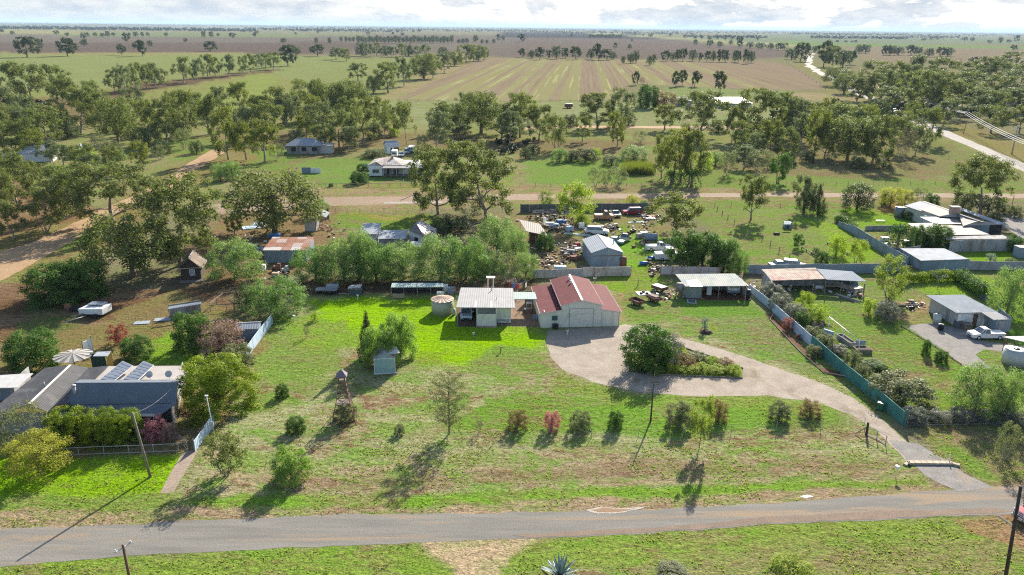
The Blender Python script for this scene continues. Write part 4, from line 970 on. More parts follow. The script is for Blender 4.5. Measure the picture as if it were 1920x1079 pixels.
woods('distant_woodland', [(-300, 2200, 51.6, 53.0, 18, 2600), (-300, 2200, 53.5, 55.5, 14, 1500), (-300, 2200, 56, 59.5, 12, 800), (-300, 700, 53.5, 55, 14, 420), (-300, 480, 63.0, 65.5, 13, 620), (0, 700, 60, 62.5, 12, 300), (440, 1000, 56, 61, 11, 420), (960, 1560, 55, 58, 11, 330), (1480, 1700, 57, 60, 11, 220), (1700, 2100, 55, 58, 11, 160),
    (1520, 1700, 63, 67, 10, 240), (1700, 1800, 60, 64, 10, 90), (1290, 1440, 64, 68, 10, 120), (1000, 1300, 59.5, 62, 10, 170), (540, 760, 60, 64, 11, 160)], 'blue-green belts of far woodland along the horizon', 0)
woods('scrub_thicket', [(-40, 100, 205, 245, 3.0, 40), (1380, 1560, 225, 258, 3.0, 60), (930, 1010, 262, 290, 2.0, 20), (1440, 1700, 190, 225, 4.0, 60), (1650, 1900, 150, 215, 4.5, 110)], 'low dark undergrowth beneath the gum belts', 0)
hm = MB(); hp = []
for i in range(41):
    az_ = math.radians(-36 + i * 0.55); r0_ = 19000; hz_ = 26 * max(0, math.sin(math.pi * i / 40)) ** 0.8 * (1 + 0.25 * math.sin(i * 1.7)); hp.append((az_, hz_))
vs_, fs_ = [], []
for az_, hz_ in hp:
    for rr, k in ((8000, 0), (8800, 0.7), (9500, 1), (10500, 0)): vs_.append((rr * math.sin(az_), rr * math.cos(az_), hz_ * k - 1))
for i in range(40):
    for j in range(3): fs_.append((i*4+j, (i+1)*4+j, (i+1)*4+j+1, i*4+j+1))
hm.add(vs_, fs_); hill = hm.build('hills', mat('hill_scrub', (0.06, 0.075, 0.045), 0.95), smooth=True); tag(hill, kind='structure')
# haze: one closed box of thin air
def haze(dens=0.5 / 12000):
    m = bpy.data.materials.new('haze'); m.use_nodes = True; t = NT(m.node_tree)
    v = t.n('VolumePrincipled', {'Color': (0.60, 0.80, 1.0), 'Density': dens, 'Anisotropy': 0.0}); t.nt.links.new(v.outputs[0], t.n('OutputMaterial').inputs['Volume'])
    o = MB().b2(-61000, 61000, -200, 61000, -3, 140).build('haze', m); tag(o, 'thin blue air over the plain', 'haze', kind='stuff'); return o
haze()

row([(1392, 285, 225, 50), (1412, 300, 248, 44), (1445, 292, 222, 56), (1470, 300, 236, 50), (1500, 276, 206, 56), (1545, 296, 226, 52), (1572, 240, 186, 54), (1600, 272, 200, 56), (1625, 262, 196, 50), (1668, 284, 216, 56), (1690, 262, 206, 44), (1540, 232, 180, 50), (1485, 232, 180, 50), (1715, 292, 230, 44)], 'gum tree filling the belt right of the white roofed sheds', 'gum trees filling the right belt', ('gum', 'gumg', 'gumy', 'biggum'), 1)
row([(1628, 190, 134, 56), (1668, 184, 128, 56), (1700, 172, 118, 56), (1748, 182, 128, 60), (1780, 186, 138, 56), (1812, 182, 132, 60), (1850, 160, 104, 60), (1860, 224, 168, 60), (1836, 226, 176, 56), (1905, 136, 96, 56), (1768, 236, 186, 50), (1722, 214, 160, 56), (1915, 212, 164, 50), (1895, 176, 128, 60)], 'gum tree filling the clump beyond the highway', 'gum trees filling the clump beyond the highway', ('biggum', 'gum', 'gumg'), 1)
row([(20, 230, 160, 64), (62, 240, 178, 60), (120, 214, 144, 56), (190, 236, 176, 56), (244, 244, 180, 50), (10, 290, 226, 56), (50, 286, 220, 56), (60, 360, 298, 64), (150, 396, 320, 60), (175, 356, 286, 60)], 'gum tree filling the left woods', 'gum trees filling the left woods', ('gum', 'gumg', 'biggum'), 1)
row([(482, 236, 176, 50), (538, 236, 170, 50), (590, 246, 176, 52), (655, 250, 178, 52), (700, 238, 180, 50), (880, 226, 172, 50), (1010, 262, 196, 50), (835, 250, 190, 56), (990, 232, 176, 46), (740, 252, 196, 46), (605, 282, 232, 46), (655, 284, 236, 42)], 'gum tree filling the middle belt above the houses', 'gum trees filling the middle belt', ('gum', 'gumg', 'gumy', 'biggum'), 1)

row([(205, 300, 262, 40), (120, 262, 222, 44), (245, 262, 230, 36), (330, 244, 214, 36), (365, 290, 262, 30), (415, 250, 214, 36), (450, 236, 200, 40), (486, 216, 178, 40), (300, 300, 270, 34), (185, 282, 250, 34), (520, 300, 268, 34), (555, 272, 240, 34), (700, 262, 230, 34), (790, 284, 252, 30)], 'dark scrubby bush under the gums', 'scrub bushes under the left and middle gums', ('dark', 'scrub', 'olive'), 1)
row([(1380, 300, 272, 34), (1440, 316, 284, 36), (1480, 310, 284, 30), (1515, 306, 280, 30), (1560, 308, 284, 34), (1612, 318, 292, 34), (1660, 318, 296, 30), (1706, 268, 240, 34), (1350, 250, 222, 34), (1200, 268, 244, 30), (1000, 246, 218, 36), (1070, 238, 212, 32), (1180, 236, 208, 30), (830, 226, 200, 34)], 'dark scrubby bush in the right belt', 'scrub bushes under the right gums', ('dark', 'scrub', 'olive'), 1)
row([(8, 268, 206, 60), (40, 262, 200, 56), (180, 214, 150, 50), (330, 232, 168, 50), (366, 236, 170, 50), (410, 226, 160, 52), (450, 214, 152, 50), (255, 214, 158, 46), (160, 330, 268, 56), (282, 250, 186, 50), (70, 300, 240, 56), (560, 232, 168, 46)], 'gum tree deep in the left woods', 'gum trees deep in the left woods', ('gum', 'gumg', 'gumy', 'gum'), 1)

for q_, l_ in (((1236, 704, 688, 26), 'left'), ((1262, 700, 682, 26), 'middle')): tree('limeshrub', *q_, 'low lime shrub at the foot of the big island tree, ' + l_, 'shrubs on the driveway island')

row([(300, 420, 352, 56), (382, 470, 420, 40), (440, 440, 404, 40), (12, 340, 276, 50), (130, 372, 316, 50), (215, 330, 272, 50), (268, 322, 262, 46), (100, 252, 196, 50)], 'leafy gum tree closing gaps round the left houses', 'gum trees round the left houses', ('gum', 'gumy', 'gumg'), 1)
# ------------------------------------------------------------ buildings
def iron(name, c, rib=0.35, **k): return mat(name, c, max(0.75, k.pop('rough', 0.8)), 0.0 * k.pop('metal', 0), k.pop('var', 0.10), k.pop('scale', 0.8), spec=0.12, rib=rib, uv='Object', **k)
M = dict(
 pale=iron('pale_iron', (0.36, 0.355, 0.345), axis=0, dirt=(0.33, 0.31, 0.29), dirt_amt=0.4),
 cream=iron('cream_wall', (0.70, 0.67, 0.56), rough=0.6, metal=0, axis=0, stripes=0.22, dirt=(0.44, 0.40, 0.33), dirt_amt=0.15),
 board=mat('cream_weatherboard', (0.72, 0.70, 0.60), 0.7, rib=0.22, axis=2, stripes=0.4),
 maroon=iron('maroon_roof', (0.235, 0.050, 0.050), rib=0.28, rough=0.45, metal=0.1, axis=0, stripes=0.5, var=0.2, scale=1.4, dirt=(0.36, 0.17, 0.16), dirt_amt=0.25),
 trim=mat('cream_trim', (0.66, 0.63, 0.54), 0.5), greenroof=iron('pale_green_roof', (0.36, 0.44, 0.40), axis=0),
 white=mat('white_paint', (0.72, 0.72, 0.70), 0.5, dirt=(0.45, 0.42, 0.38), dirt_amt=0.15), offw=mat('off_white_sheet', (0.47, 0.46, 0.44), 0.6, dirt=(0.4, 0.36, 0.3), dirt_amt=0.3),
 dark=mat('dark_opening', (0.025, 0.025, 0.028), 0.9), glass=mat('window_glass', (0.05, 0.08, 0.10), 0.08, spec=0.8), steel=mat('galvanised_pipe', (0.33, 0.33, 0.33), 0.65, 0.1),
 zinc=iron('zinc_wall', (0.25, 0.31, 0.36), axis=0, dirt=(0.20, 0.22, 0.24), dirt_amt=0.4, patch=(0.20, 0.27, 0.33)), zincr=iron('zinc_roof', (0.31, 0.34, 0.37), axis=0, dirt=(0.30, 0.31, 0.33), dirt_amt=0.3),
 weath=iron('weathered_iron', (0.36, 0.36, 0.355), axis=0, dirt=(0.22, 0.18, 0.15), dirt_amt=0.5, patch=(0.29, 0.30, 0.32)),
 rustr=iron('rusted_roof', (0.27, 0.13, 0.085), axis=0, rough=0.8, metal=0, var=0.35, patch=(0.47, 0.45, 0.42)), rust=mat('rust', (0.17, 0.075, 0.045), 0.9, var=0.4, scale=5, bump=0.3),
 faded=iron('faded_red_roof', (0.42, 0.37, 0.28), axis=0, rough=0.6, metal=0, dirt=(0.36, 0.14, 0.12), dirt_amt=0.55, scale=1.1),
 slate=iron('slate_blue_roof', (0.125, 0.145, 0.170), rib=0.2, axis=0, rough=0.5, metal=0.1, stripes=0.15), char=iron('charcoal_roof', (0.085, 0.085, 0.088), rib=0.25, axis=1, rough=0.6, metal=0, stripes=0.5, var=0.2, dirt=(0.14, 0.14, 0.135), dirt_amt=0.3),
 fawn=iron('fawn_roof', (0.40, 0.365, 0.33), rib=0.3, axis=0, rough=0.6, metal=0, stripes=0.1), tanr=iron('sandy_roof', (0.35, 0.325, 0.29), rib=0.3, axis=0, rough=0.6, metal=0, stripes=0.2, dirt=(0.4, 0.35, 0.3), dirt_amt=0.2),
 blueiron=iron('blue_grey_roof', (0.16, 0.195, 0.235), axis=1, dirt=(0.26, 0.27, 0.28), dirt_amt=0.3), teal=mat('teal_panel', (0.26, 0.40, 0.38), 0.5, dirt=(0.32, 0.45, 0.42), dirt_amt=0.3),
 tealf=iron('teal_fence_sheet', (0.060, 0.200, 0.175), rib=0.22, axis=0, rough=0.5, metal=0, stripes=0.2, var=0.18, dirt=(0.09, 0.25, 0.22), dirt_amt=0.3), bluef=iron('pale_blue_fence_sheet', (0.40, 0.50, 0.60), rib=0.4, axis=0, rough=0.5, metal=0, dirt=(0.52, 0.60, 0.68), dirt_amt=0.4),
 greyf=iron('grey_fence_sheet', (0.33, 0.345, 0.34), rib=0.3, axis=0, dirt=(0.25, 0.24, 0.22), dirt_amt=0.4), pinkf=iron('pinkish_fence_sheet', (0.44, 0.40, 0.37), rib=0.25, axis=2, dirt=(0.30, 0.21, 0.17), dirt_amt=0.35, patch=(0.50, 0.47, 0.45)), darkf=iron('dark_fence_sheet', (0.105, 0.125, 0.135), rib=0.4, axis=0, dirt=(0.15, 0.15, 0.15), dirt_amt=0.4),
 wood=mat('grey_timber', (0.20, 0.165, 0.13), 0.9, var=0.35, scale=4, bump=0.3), brown=mat('dark_timber', (0.060, 0.040, 0.030), 0.85, rib=0.3, axis=0, stripes=0.4, bump=0.2), redwood=mat('red_brown_timber', (0.15, 0.075, 0.050), 0.85, var=0.3, scale=5), pine=mat('pine_edging', (0.40, 0.30, 0.20), 0.8, var=0.2, scale=4),
 brick=mat('pale_brick', (0.36, 0.25, 0.19), 0.85, var=0.25, scale=6), conc=mat('poured_concrete', (0.36, 0.32, 0.28), 0.85, var=0.2, scale=1.5, bump=0.2), soil=mat('dark_soil', (0.07, 0.045, 0.032), 0.95, var=0.3, scale=6, bump=0.5),
 blue=mat('blue_plastic', (0.035, 0.15, 0.42), 0.4), rubber=mat('black_rubber', (0.018, 0.018, 0.018), 0.8), black=mat('black_paint', (0.02, 0.02, 0.022), 0.4), green=mat('bin_green', (0.020, 0.120, 0.060), 0.45), aqua=mat('aqua_plastic', (0.05, 0.42, 0.34), 0.5),
 car=mat('silver_blue_paint', (0.40, 0.47, 0.53), 0.25, 0.4, var=0.03, spec=0.6), carw=mat('white_car_paint', (0.70, 0.70, 0.69), 0.3, var=0.04, dirt=(0.5, 0.46, 0.4), dirt_amt=0.15), carr=mat('red_car_paint', (0.27, 0.022, 0.040), 0.3, 0.1, var=0.1), carg=mat('faded_green_paint', (0.16, 0.36, 0.30), 0.45, var=0.15), cargy=mat('dull_grey_paint', (0.22, 0.235, 0.25), 0.45, var=0.15), carb=mat('bleached_cream_paint', (0.50, 0.48, 0.40), 0.55, dirt=(0.25, 0.12, 0.07), dirt_amt=0.4), navy=mat('navy_tarp', (0.035, 0.04, 0.07), 0.6), orange=mat('faded_orange_paint', (0.42, 0.20, 0.10), 0.6, var=0.25),
 panel=mat('solar_glass', (0.20, 0.22, 0.26), 0.6, spec=0.1), lamp=mat('lamp_lens', (0.75, 0.75, 0.72), 0.1), yellow=mat('yellow_frame', (0.62, 0.38, 0.08), 0.6), tankc=mat('cream_tank', (0.44, 0.42, 0.32), 0.6, rib=0.16, axis=2, stripes=0.35), tankg=mat('grey_tank', (0.19, 0.215, 0.235), 0.5, rib=0.25, axis=2, stripes=0.3), tankw=mat('white_tank', (0.48, 0.49, 0.45), 0.5, rib=0.3, axis=2, stripes=0.2),
 stone=mat('sandstone_block', (0.40, 0.33, 0.23), 0.85, var=0.2, scale=2), chrome=mat('chrome_bar', (0.62, 0.62, 0.64), 0.15, 0.9), redp=mat('terracotta', (0.30, 0.13, 0.09), 0.8), grass=mat('agave_leaf', (0.19, 0.26, 0.25), 0.5, var=0.25, scale=3), shade=mat('shade_cloth', (0.03, 0.07, 0.05), 0.9))
M['huttin'] = iron('brown_hut_roof', (0.16, 0.12, 0.09), axis=1, dirt=(0.24, 0.21, 0.18), dirt_amt=0.4)
class PB:                                      # a thing whose parts are set out from surveyed ground points
    def __init__(s, name, label, cat, p, group=None): s.p = G(*p); s.t = thing(name, label, cat, s.p, 0, group)
    def W(s, x, y, z=0.0): q = G(x, y, z); return Vector((q.x - s.p.x, q.y - s.p.y, z))
    def roof(s, pts, m, th=0.10, name='roof', parent=None, label=None):
        o = MB().slab([s.W(*q) for q in pts], th).build(name, M[m] if isinstance(m, str) else m, parent or s.t); return o
    def wall(s, pts, z1, m, name='wall', z0=0.0, th=0.08, parent=None):
        mb = MB(); P = [s.W(*q) for q in pts]; zs = z1 if isinstance(z1, (list, tuple)) else [z1] * len(P)
        for i in range(len(P) - 1):
            a_, b_ = P[i], P[i + 1]; n = Vector((-(b_ - a_).y, (b_ - a_).x, 0)).normalized() * th / 2
            mb.add([a_ - n + Vector((0, 0, z0)), b_ - n + Vector((0, 0, z0)), b_ + n + Vector((0, 0, z0)), a_ + n + Vector((0, 0, z0)), a_ - n + Vector((0, 0, zs[i])), b_ - n + Vector((0, 0, zs[i+1])), b_ + n + Vector((0, 0, zs[i+1])), a_ + n + Vector((0, 0, zs[i]))],
                   [(0, 3, 2, 1), (4, 5, 6, 7), (0, 1, 5, 4), (1, 2, 6, 5), (2, 3, 7, 6), (3, 0, 4, 7)])
        return mb.build(name, M[m], parent or s.t)
    def post(s, x, y, h, r=0.06, m='wood', name='post'): q = s.W(x, y); return MB().box(q.x, q.y, -0.02, r * 2, r * 2, h).build(name, M[m], s.t)
    def box(s, x, y, sx, sy, sz, m, name, z0=0.0, rz=0.0, parent=None, bevel=0): q = s.W(x, y); return MB().box(q.x, q.y, z0, sx, sy, sz, rz).build(name, M[m], parent or s.t, bevel=bevel)
    def pipe(s, a_, b_, r, m, name, n=8): return MB().tube([s.W(*a_), s.W(*b_)], r, n).build(name, M[m], s.t, True)
def win(parent, x, z, w_, h_, y=-0.045, m='glass', frame='trim', name='window', axis=0):
    f = MB()
    for (a0, a1, b0, b1) in ((x - w_/2, x + w_/2, z, z + 0.06), (x - w_/2, x + w_/2, z + h_ - 0.06, z + h_), (x - w_/2, x - w_/2 + 0.06, z + 0.06, z + h_ - 0.06), (x + w_/2 - 0.06, x + w_/2, z + 0.06, z + h_ - 0.06), (x - 0.02, x + 0.02, z + 0.06, z + h_ - 0.06)): f.b2(a0, a1, y - 0.04, y + 0.02, b0, b1)
    o = f.build(name, M[frame], parent); MB().b2(x - w_/2 + 0.06, x + w_/2 - 0.06, y - 0.01, y + 0.03, z + 0.06, z + h_ - 0.06).build('pane', M[m], o); return o
def gable(fr, name, label, cat, depth, he, hr, wm, rm, ridge='y', over=0.25, x0=0.0, x1=None, y0=0.0, group=None, hip=0.0, t_=None, trim='steel'):
    """walls + two-plane roof; ridge 'y' runs away from the viewer, 'x' runs across"""
    x1 = fr.w if x1 is None else x1; t_ = t_ or fr.thing(name, label, cat, group); y1 = y0 + depth
    xm, ym = (x0 + x1) / 2, (y0 + y1) / 2; w_ = MB(); w_.b2(x0, x1, y0, y1, -0.02, he)
    if ridge == 'y': w_.prism([(x0, y0, he), (x1, y0, he), (xm, y0, hr)], (0, depth, 0))
    elif not hip: w_.prism([(x0, y1, he), (x0, y0, he), (x0, ym, hr)], (x1 - x0, 0, 0))
    w_.build('wall', M[wm], t_); e_ = 0.05; r_ = MB(); k = (hr - he) / ((x1 - x0) / 2 if ridge == 'y' else depth / 2)
    if ridge == 'y':
        for s_, xe in ((-1, x0 - over), (1, x1 + over)):
            pts = [(xe, y0 - over, he - k * over + e_), (xm, y0 - over, hr + e_), (xm, y1 + over, hr + e_), (xe, y1 + over, he - k * over + e_)]; r_.prism(pts if s_ > 0 else pts[::-1], (0, 0, 0.05))
    else:
        h_ = hip
        for s_, ye in ((-1, y0 - over), (1, y1 + over)):
            pts = [(x0 - over, ye, he - k * over + e_), (x1 + over, ye, he - k * over + e_), (x1 + over - h_, ym, hr + e_), (x0 - over + h_, ym, hr + e_)]; r_.prism(pts, (0, 0, 0.05))
        if hip:
            for xe, s_ in ((x0 - over, 1), (x1 + over, -1)): r_.prism([(xe, y0 - over, he - k * over + e_), (xe, y1 + over, he - k * over + e_), (xe + s_ * h_, ym, hr + e_)], (0, 0, 0.05))
    ro = r_.build('roof', M[rm], t_)
    cap = MB().b2(xm - .1, xm + .1, y0 - over, y1 + over, hr + e_ + .045, hr + e_ + .075) if ridge == 'y' else MB().b2(x0 - over + hip, x1 + over - hip, ym - .1, ym + .1, hr + e_ + .045, hr + e_ + .075)
    cap.build('ridge_cap', M[trim], ro); return t_
def skillion(fr, name, label, cat, depth, hf, hb, wm, rm, over=0.25, open_front=False, posts=(), group=None, x0=0.0, x1=None, sides=True, t_=None, y0=0.0):
    x1 = fr.w if x1 is None else x1; t_ = t_ or fr.thing(name, label, cat, group); y1 = y0 + depth; b = 0.08; w_ = MB()
    def q(xa, ya, xb, yb): return None
    hs = lambda y: hf + (hb - hf) * (y - y0) / depth
    if not open_front: w_.add([(x0, y0, -.02), (x1, y0, -.02), (x1, y0 + b, -.02), (x0, y0 + b, -.02), (x0, y0, hf), (x1, y0, hf), (x1, y0 + b, hs(y0 + b)), (x0, y0 + b, hs(y0 + b))], [(0, 3, 2, 1), (4, 5, 6, 7), (0, 1, 5, 4), (1, 2, 6, 5), (2, 3, 7, 6), (3, 0, 4, 7)])
    w_.add([(x0, y1 - b, -.02), (x1, y1 - b, -.02), (x1, y1, -.02), (x0, y1, -.02), (x0, y1 - b, hb), (x1, y1 - b, hb), (x1, y1, hb), (x0, y1, hb)], [(0, 3, 2, 1), (4, 5, 6, 7), (0, 1, 5, 4), (1, 2, 6, 5), (2, 3, 7, 6), (3, 0, 4, 7)])
    if sides:
        for xa in (x0, x1 - b):
            ys = y0 if open_front else y0 + b; w_.add([(xa, ys, -.02), (xa + b, ys, -.02), (xa + b, y1 - b, -.02), (xa, y1 - b, -.02), (xa, ys, hs(ys)), (xa + b, ys, hs(ys)), (xa + b, y1 - b, hs(y1 - b)), (xa, y1 - b, hs(y1 - b))], [(0, 3, 2, 1), (4, 5, 6, 7), (0, 1, 5, 4), (1, 2, 6, 5), (2, 3, 7, 6), (3, 0, 4, 7)])
    w_.build('wall', M[wm], t_); k = (hb - hf) / depth
    MB().prism([(x0 - over, y0 - over, hf - k * over + .03), (x1 + over, y0 - over, hf - k * over + .03), (x1 + over, y1 + over, hb + k * over + .03), (x0 - over, y1 + over, hb + k * over + .03)], (0, 0, 0.06)).build('roof', M[rm], t_)
    for px in posts: MB().box(px, y0 + 0.05, -.02, .12, .12, hf).build('post', M['wood'], t_)
    return t_
# --- pale iron carport cottage
fr = Fr((857, 612), (961, 613)); t_ = fr.thing('carport_cottage', 'cream cottage and carport under one pale iron roof beside the red roofed barn', 'house')
zf = 3.0; yb_ = fr.L(908, 541, 3.35).y; W_ = fr.L(966, 574, zf).x; x_ = lambda px: fr.w * (px - 857) / 104.0
MB().prism([(-0.1, -0.1, zf), (W_, -0.1, zf), (fr.L(962, 541, 3.35).x, yb_, 3.35), (0.1, yb_, 3.35)], (0, 0, 0.09)).build('roof', M['pale'], t_)
for px in (890, 919): MB().prism([(x_(px), -0.11, zf + .095), (x_(px + 3), -0.11, zf + .095), (x_(px + 3), 2.4, zf + .095 + .35 * 2.5 / (yb_ + .1)), (x_(px), 2.4, zf + .095 + .35 * 2.5 / (yb_ + .1))], (0, 0, .03)).build('skylight', M['white'], t_)
MB().b2(x_(893.5), x_(930.5), 0.0, 0.10, -.02, 2.0).build('panel_wall', M['cream'], t_)
MB().b2(x_(893.5), x_(895), 0, .1, 2.0, zf).b2(x_(929.5), x_(931), 0, .1, -.02, zf).build('post', M['white'], t_)
MB().b2(x_(893), x_(931), 3.2, yb_ - .3, -.02, 2.9).build('inner_wall', M['offw'], t_)
MB().b2(x_(931), x_(958), 1.55, yb_ - .4, -.02, 2.98).build('board_wall', M['board'], t_)
MB().b2(x_(893), x_(931), -.45, -0.02, -.02, .12).build('step', M['brick'], t_)
MB().box(x_(857.5), 0, -.02, .09, .09, zf).build('post', M['steel'], t_)
MB().b2(x_(872), x_(893), yb_ - .9, yb_ - .8, 0, 2.6).build('back_panel', M['brick'], t_)
p = fr.L(922, 546, 3.3); MB().cyl(p.x, p.y, 3.25, 4.1, .07, 8).build('flue', M['steel'], t_, True)
p = fr.L(931, 562, 3.2); MB().cyl(p.x, p.y, 3.1, 3.6, .04, 8).build('vent_pipe', M['steel'], t_, True)
sheet('carport_floor', [(856, 613), (894, 613), (895, 575), (856, 575)], surf('carport_dirt', alb((140, 116, 96)), alb((116, 96, 82)), None, 1, 6), 0.012, 0.03)
sheet('patio', [(931, 611), (1014, 614), (1008, 560), (962, 560), (932, 602)], surf('patio_paving', alb((186, 160, 136)), alb((150, 126, 108)), None, 1.2, 6), 0.016, 0.03)
b = PB('porch_roof', 'pale green iron porch roof linking cottage and red roofed barn', 'porch', (964, 575)); b.roof([(963, 561, 2.7), (1007, 561, 2.7), (1003, 548, 2.8), (962, 548, 2.8)], 'greenroof'); b.wall([(984, 569), (1006, 569)], 2.2, 'wood', 'lattice'); b.post(985, 575, 2.7); b.post(1004, 577, 2.7)
# --- the barn
fr = Fr((1014, 615), (1161, 612)); t_ = fr.thing('barn', 'cream barn with a raised maroon roof and two lean-to wings', 'barn')
w0, w1 = fr.w * 38 / 147, fr.w * 112 / 147; wm_ = (w0 + w1) / 2; he, hm, ha = 2.35, 3.5, 4.25; D = fr.L(1066, 517, ha).y
MB().b2(0, fr.w, 0, D, -.02, he).b2(w0, w1, 0.004, D - .004, he, hm).prism([(w0, 0.004, hm), (w1, 0.004, hm), (wm_, .004, ha)], (0, D - .008, 0)).prism([(0, .004, he), (w0, .004, he), (w0, .004, he + .42)], (0, D - .008, 0)).prism([(w1, .004, he), (fr.w, .004, he), (w1, .004, he + .42)], (0, D - .008, 0)).build('wall', M['cream'], t_)
rb = MB(); o_ = .18
rb.prism([(-.2, -o_, he - .03), (w0 - .012, -o_, he + .46), (w0 - .012, D + o_, he + .46), (-.2, D + o_, he - .03)], (0, 0, .06)).prism([(w1 + .012, -o_, he + .46), (fr.w + .2, -o_, he - .03), (fr.w + .2, D + o_, he - .03), (w1 + .012, D + o_, he + .46)], (0, 0, .06))
rb.prism([(w0 - .18, -o_, hm - .02), (wm_, -o_, ha + .05), (wm_, D + o_, ha + .05), (w0 - .18, D + o_, hm - .02)], (0, 0, .06)).prism([(wm_, -o_, ha + .05), (w1 + .18, -o_, hm - .02), (w1 + .18, D + o_, hm - .02), (wm_, D + o_, ha + .05)], (0, 0, .06))
ro = rb.build('roof', mat('maroon_ribbed', (0.130, 0.030, 0.034), 0.8, 0.0, 0.15, 1.0, rib=0.34, axis=1, stripes=0.55, spec=0.1, dirt=(0.30, 0.12, 0.11), dirt_amt=0.1), t_)
MB().b2(wm_ - .16, wm_ + .16, -o_, D + o_, ha + .085, ha + .13).build('ridge_cap', M['trim'], ro)
g_ = MB()
for a_, c_ in (((-.22, he - .04), (w0 - .01, he + .45)), ((fr.w + .22, he - .04), (w1 + .01, he + .45)), ((w0 - .2, hm - .03), (wm_, ha + .04)), ((w1 + .2, hm - .03), (wm_, ha + .04))): g_.tube([(a_[0], -o_ - .03, a_[1] + .03), (c_[0], -o_ - .03, c_[1] + .03)], .045, 4)
for xx, zz in ((-.24, he), (w0 - .2, hm), (w1 + .2, hm), (fr.w + .24, he)): g_.tube([(xx, -o_, zz), (xx, D + o_, zz)], .05, 4)
g_.build('gutter', M['trim'], t_)
for yy in (fr.L(1069, 531, 4.3).y, fr.L(1066, 524, 4.3).y): v = MB().cyl(wm_ - .45, yy, ha - .15, ha + .32, .12, 10).cyl(wm_ - .45, yy, ha + .32, ha + .5, .2, 12, .12).build('roof_vent', M['white'], ro, True)
d0, d1 = fr.w * 53 / 147, fr.w * 97 / 147
for z0_, z1_, nm in ((0.03, 2.1, 'sliding_door'), (2.13, 2.95, 'upper_panel')):
    dd = MB().b2(d0, d1, -.07, -.002, z0_, z1_).build(nm, mat('cream_door', (0.68, 0.65, 0.55), 0.6, rib=0.3, axis=0, stripes=0.25), t_); MB().b2(d0 - .05, d1 + .05, -.085, -.002, z1_, z1_ + .03).b2(d0 - .05, d0, -.085, -.002, z0_, z1_).b2(d1, d1 + .05, -.085, -.002, z0_, z1_).build('door_track', M['weath'], dd)
MB().b2(w1 + .05, w1 + .09, -.03, -.002, 0, he).b2(fr.w - .15, fr.w - .1, -.03, -.002, 0, he).build('wall_joint', M['weath'], t_)
win(t_, fr.w * 25.5 / 147, 1.15, .85, .75, -.03, frame='tealf')
p = fr.L(1024, 584, he + .1); c_ = MB().box(p.x, p.y, he + .12, .7, .5, .03, .3).build('roof_patch', M['white'], ro)
o = thing('air_conditioner', 'black air conditioner box against the barn under its window', 'air conditioner', fr.o + Matrix.Rotation(fr.ang, 3, 'Z') @ Vector((fr.w * 26 / 147, -.42, 0)), fr.ang); MB().box(0, 0, 0, .9, .5, .75).build('casing', M['black'], o, bevel=.03); MB().box(0, -.26, .1, .5, .02, .5).build('grille', M['rubber'], o)
# --- tanks
def tank(label, x, yb, r_px, h, m, roof='cone', name='water_tank', group=None):
    r = r_px * mpp(x, yb); b = G(x, yb); b.y += r; t_ = thing(name, label, 'tank', b, 0, group); MB().cyl(0, 0, -.02, h, r, 36).build('wall', M[m], t_, True)
    if roof == 'cone':
        rf = MB(); n = 28
        for i in range(n):
            a0, a1 = 2 * math.pi * i / n, 2 * math.pi * (i + 1) / n; zt = h + .38 + (.05 if i % 2 else 0); rf.cur = i % 2
            rf.add([(0, 0, zt), (math.cos(a0) * r * 1.05, math.sin(a0) * r * 1.05, h + .02 + .05 * (i % 2)), (math.cos(a1) * r * 1.05, math.sin(a1) * r * 1.05, h + .02 + .05 * (i % 2)), (0, 0, zt - .04), (math.cos(a0) * r * 1.05, math.sin(a0) * r * 1.05, h - .03), (math.cos(a1) * r * 1.05, math.sin(a1) * r * 1.05, h - .03)], [(0, 1, 2), (3, 5, 4), (1, 4, 5, 2), (0, 2, 5, 3), (0, 3, 4, 1)])
        rf.build('roof', [mat('tank_roof_light', (0.60, 0.52, 0.42), 0.6), mat('tank_roof_dark', (0.34, 0.22, 0.15), 0.7)], t_)
    else: MB().cyl(0, 0, h - .02, h + .12, r * .98, 36, r * .55).build('roof', M[m], t_, True); MB().cyl(0, 0, h + .12, h + .2, r * .25, 16).build('hatch', M['black'], t_, True)
    return t_
tank('cream corrugated water tank with a pleated conical roof left of the carport', 828, 593, 21, 2.2, 'tankc')
tank('rusty brown round tank beside the blue-grey gabled shed', 1169, 504, 6.5, 2.0, 'rust', 'dome'); tank('dark grey tank at the end of the long pale roofed house', 1692, 409, 10.5, 2.3, 'tankg', 'dome'); tank('low white tank beside the dark grey one', 1704, 408, 6, 1.2, 'tankw', 'dome')
tank('pale green tank at the right edge below the carport post', 1913, 690, 21, 2.0, 'tankw', 'dome'); tank('small white tank at the corner of the workshop', 1760, 608, 7.5, 1.4, 'tankw', 'dome')
tank('small grey gas cylinder tank beside the carport post', 851, 592, 3, .9, 'tankw', 'dome', 'gas_cylinder'); tank('pale tank beside the white veranda house', 692, 322, 5, 2.0, 'tankw', 'dome')
b = PB('tank_stand', 'galvanised tank on a timber stand at the left of the open shed with the caravan', 'tank stand', (1273, 563)); b.box(1273, 558, 1.3, 1.3, .1, 'wood', 'platform', 1.3); [b.post(x, y, 1.32) for x, y in ((1267, 561), (1280, 561), (1268, 553), (1280, 553))]; q = b.W(1273, 558); MB().cyl(q.x, q.y, 1.4, 2.5, .6, 20).build('tank', M['weath'], b.t, True)
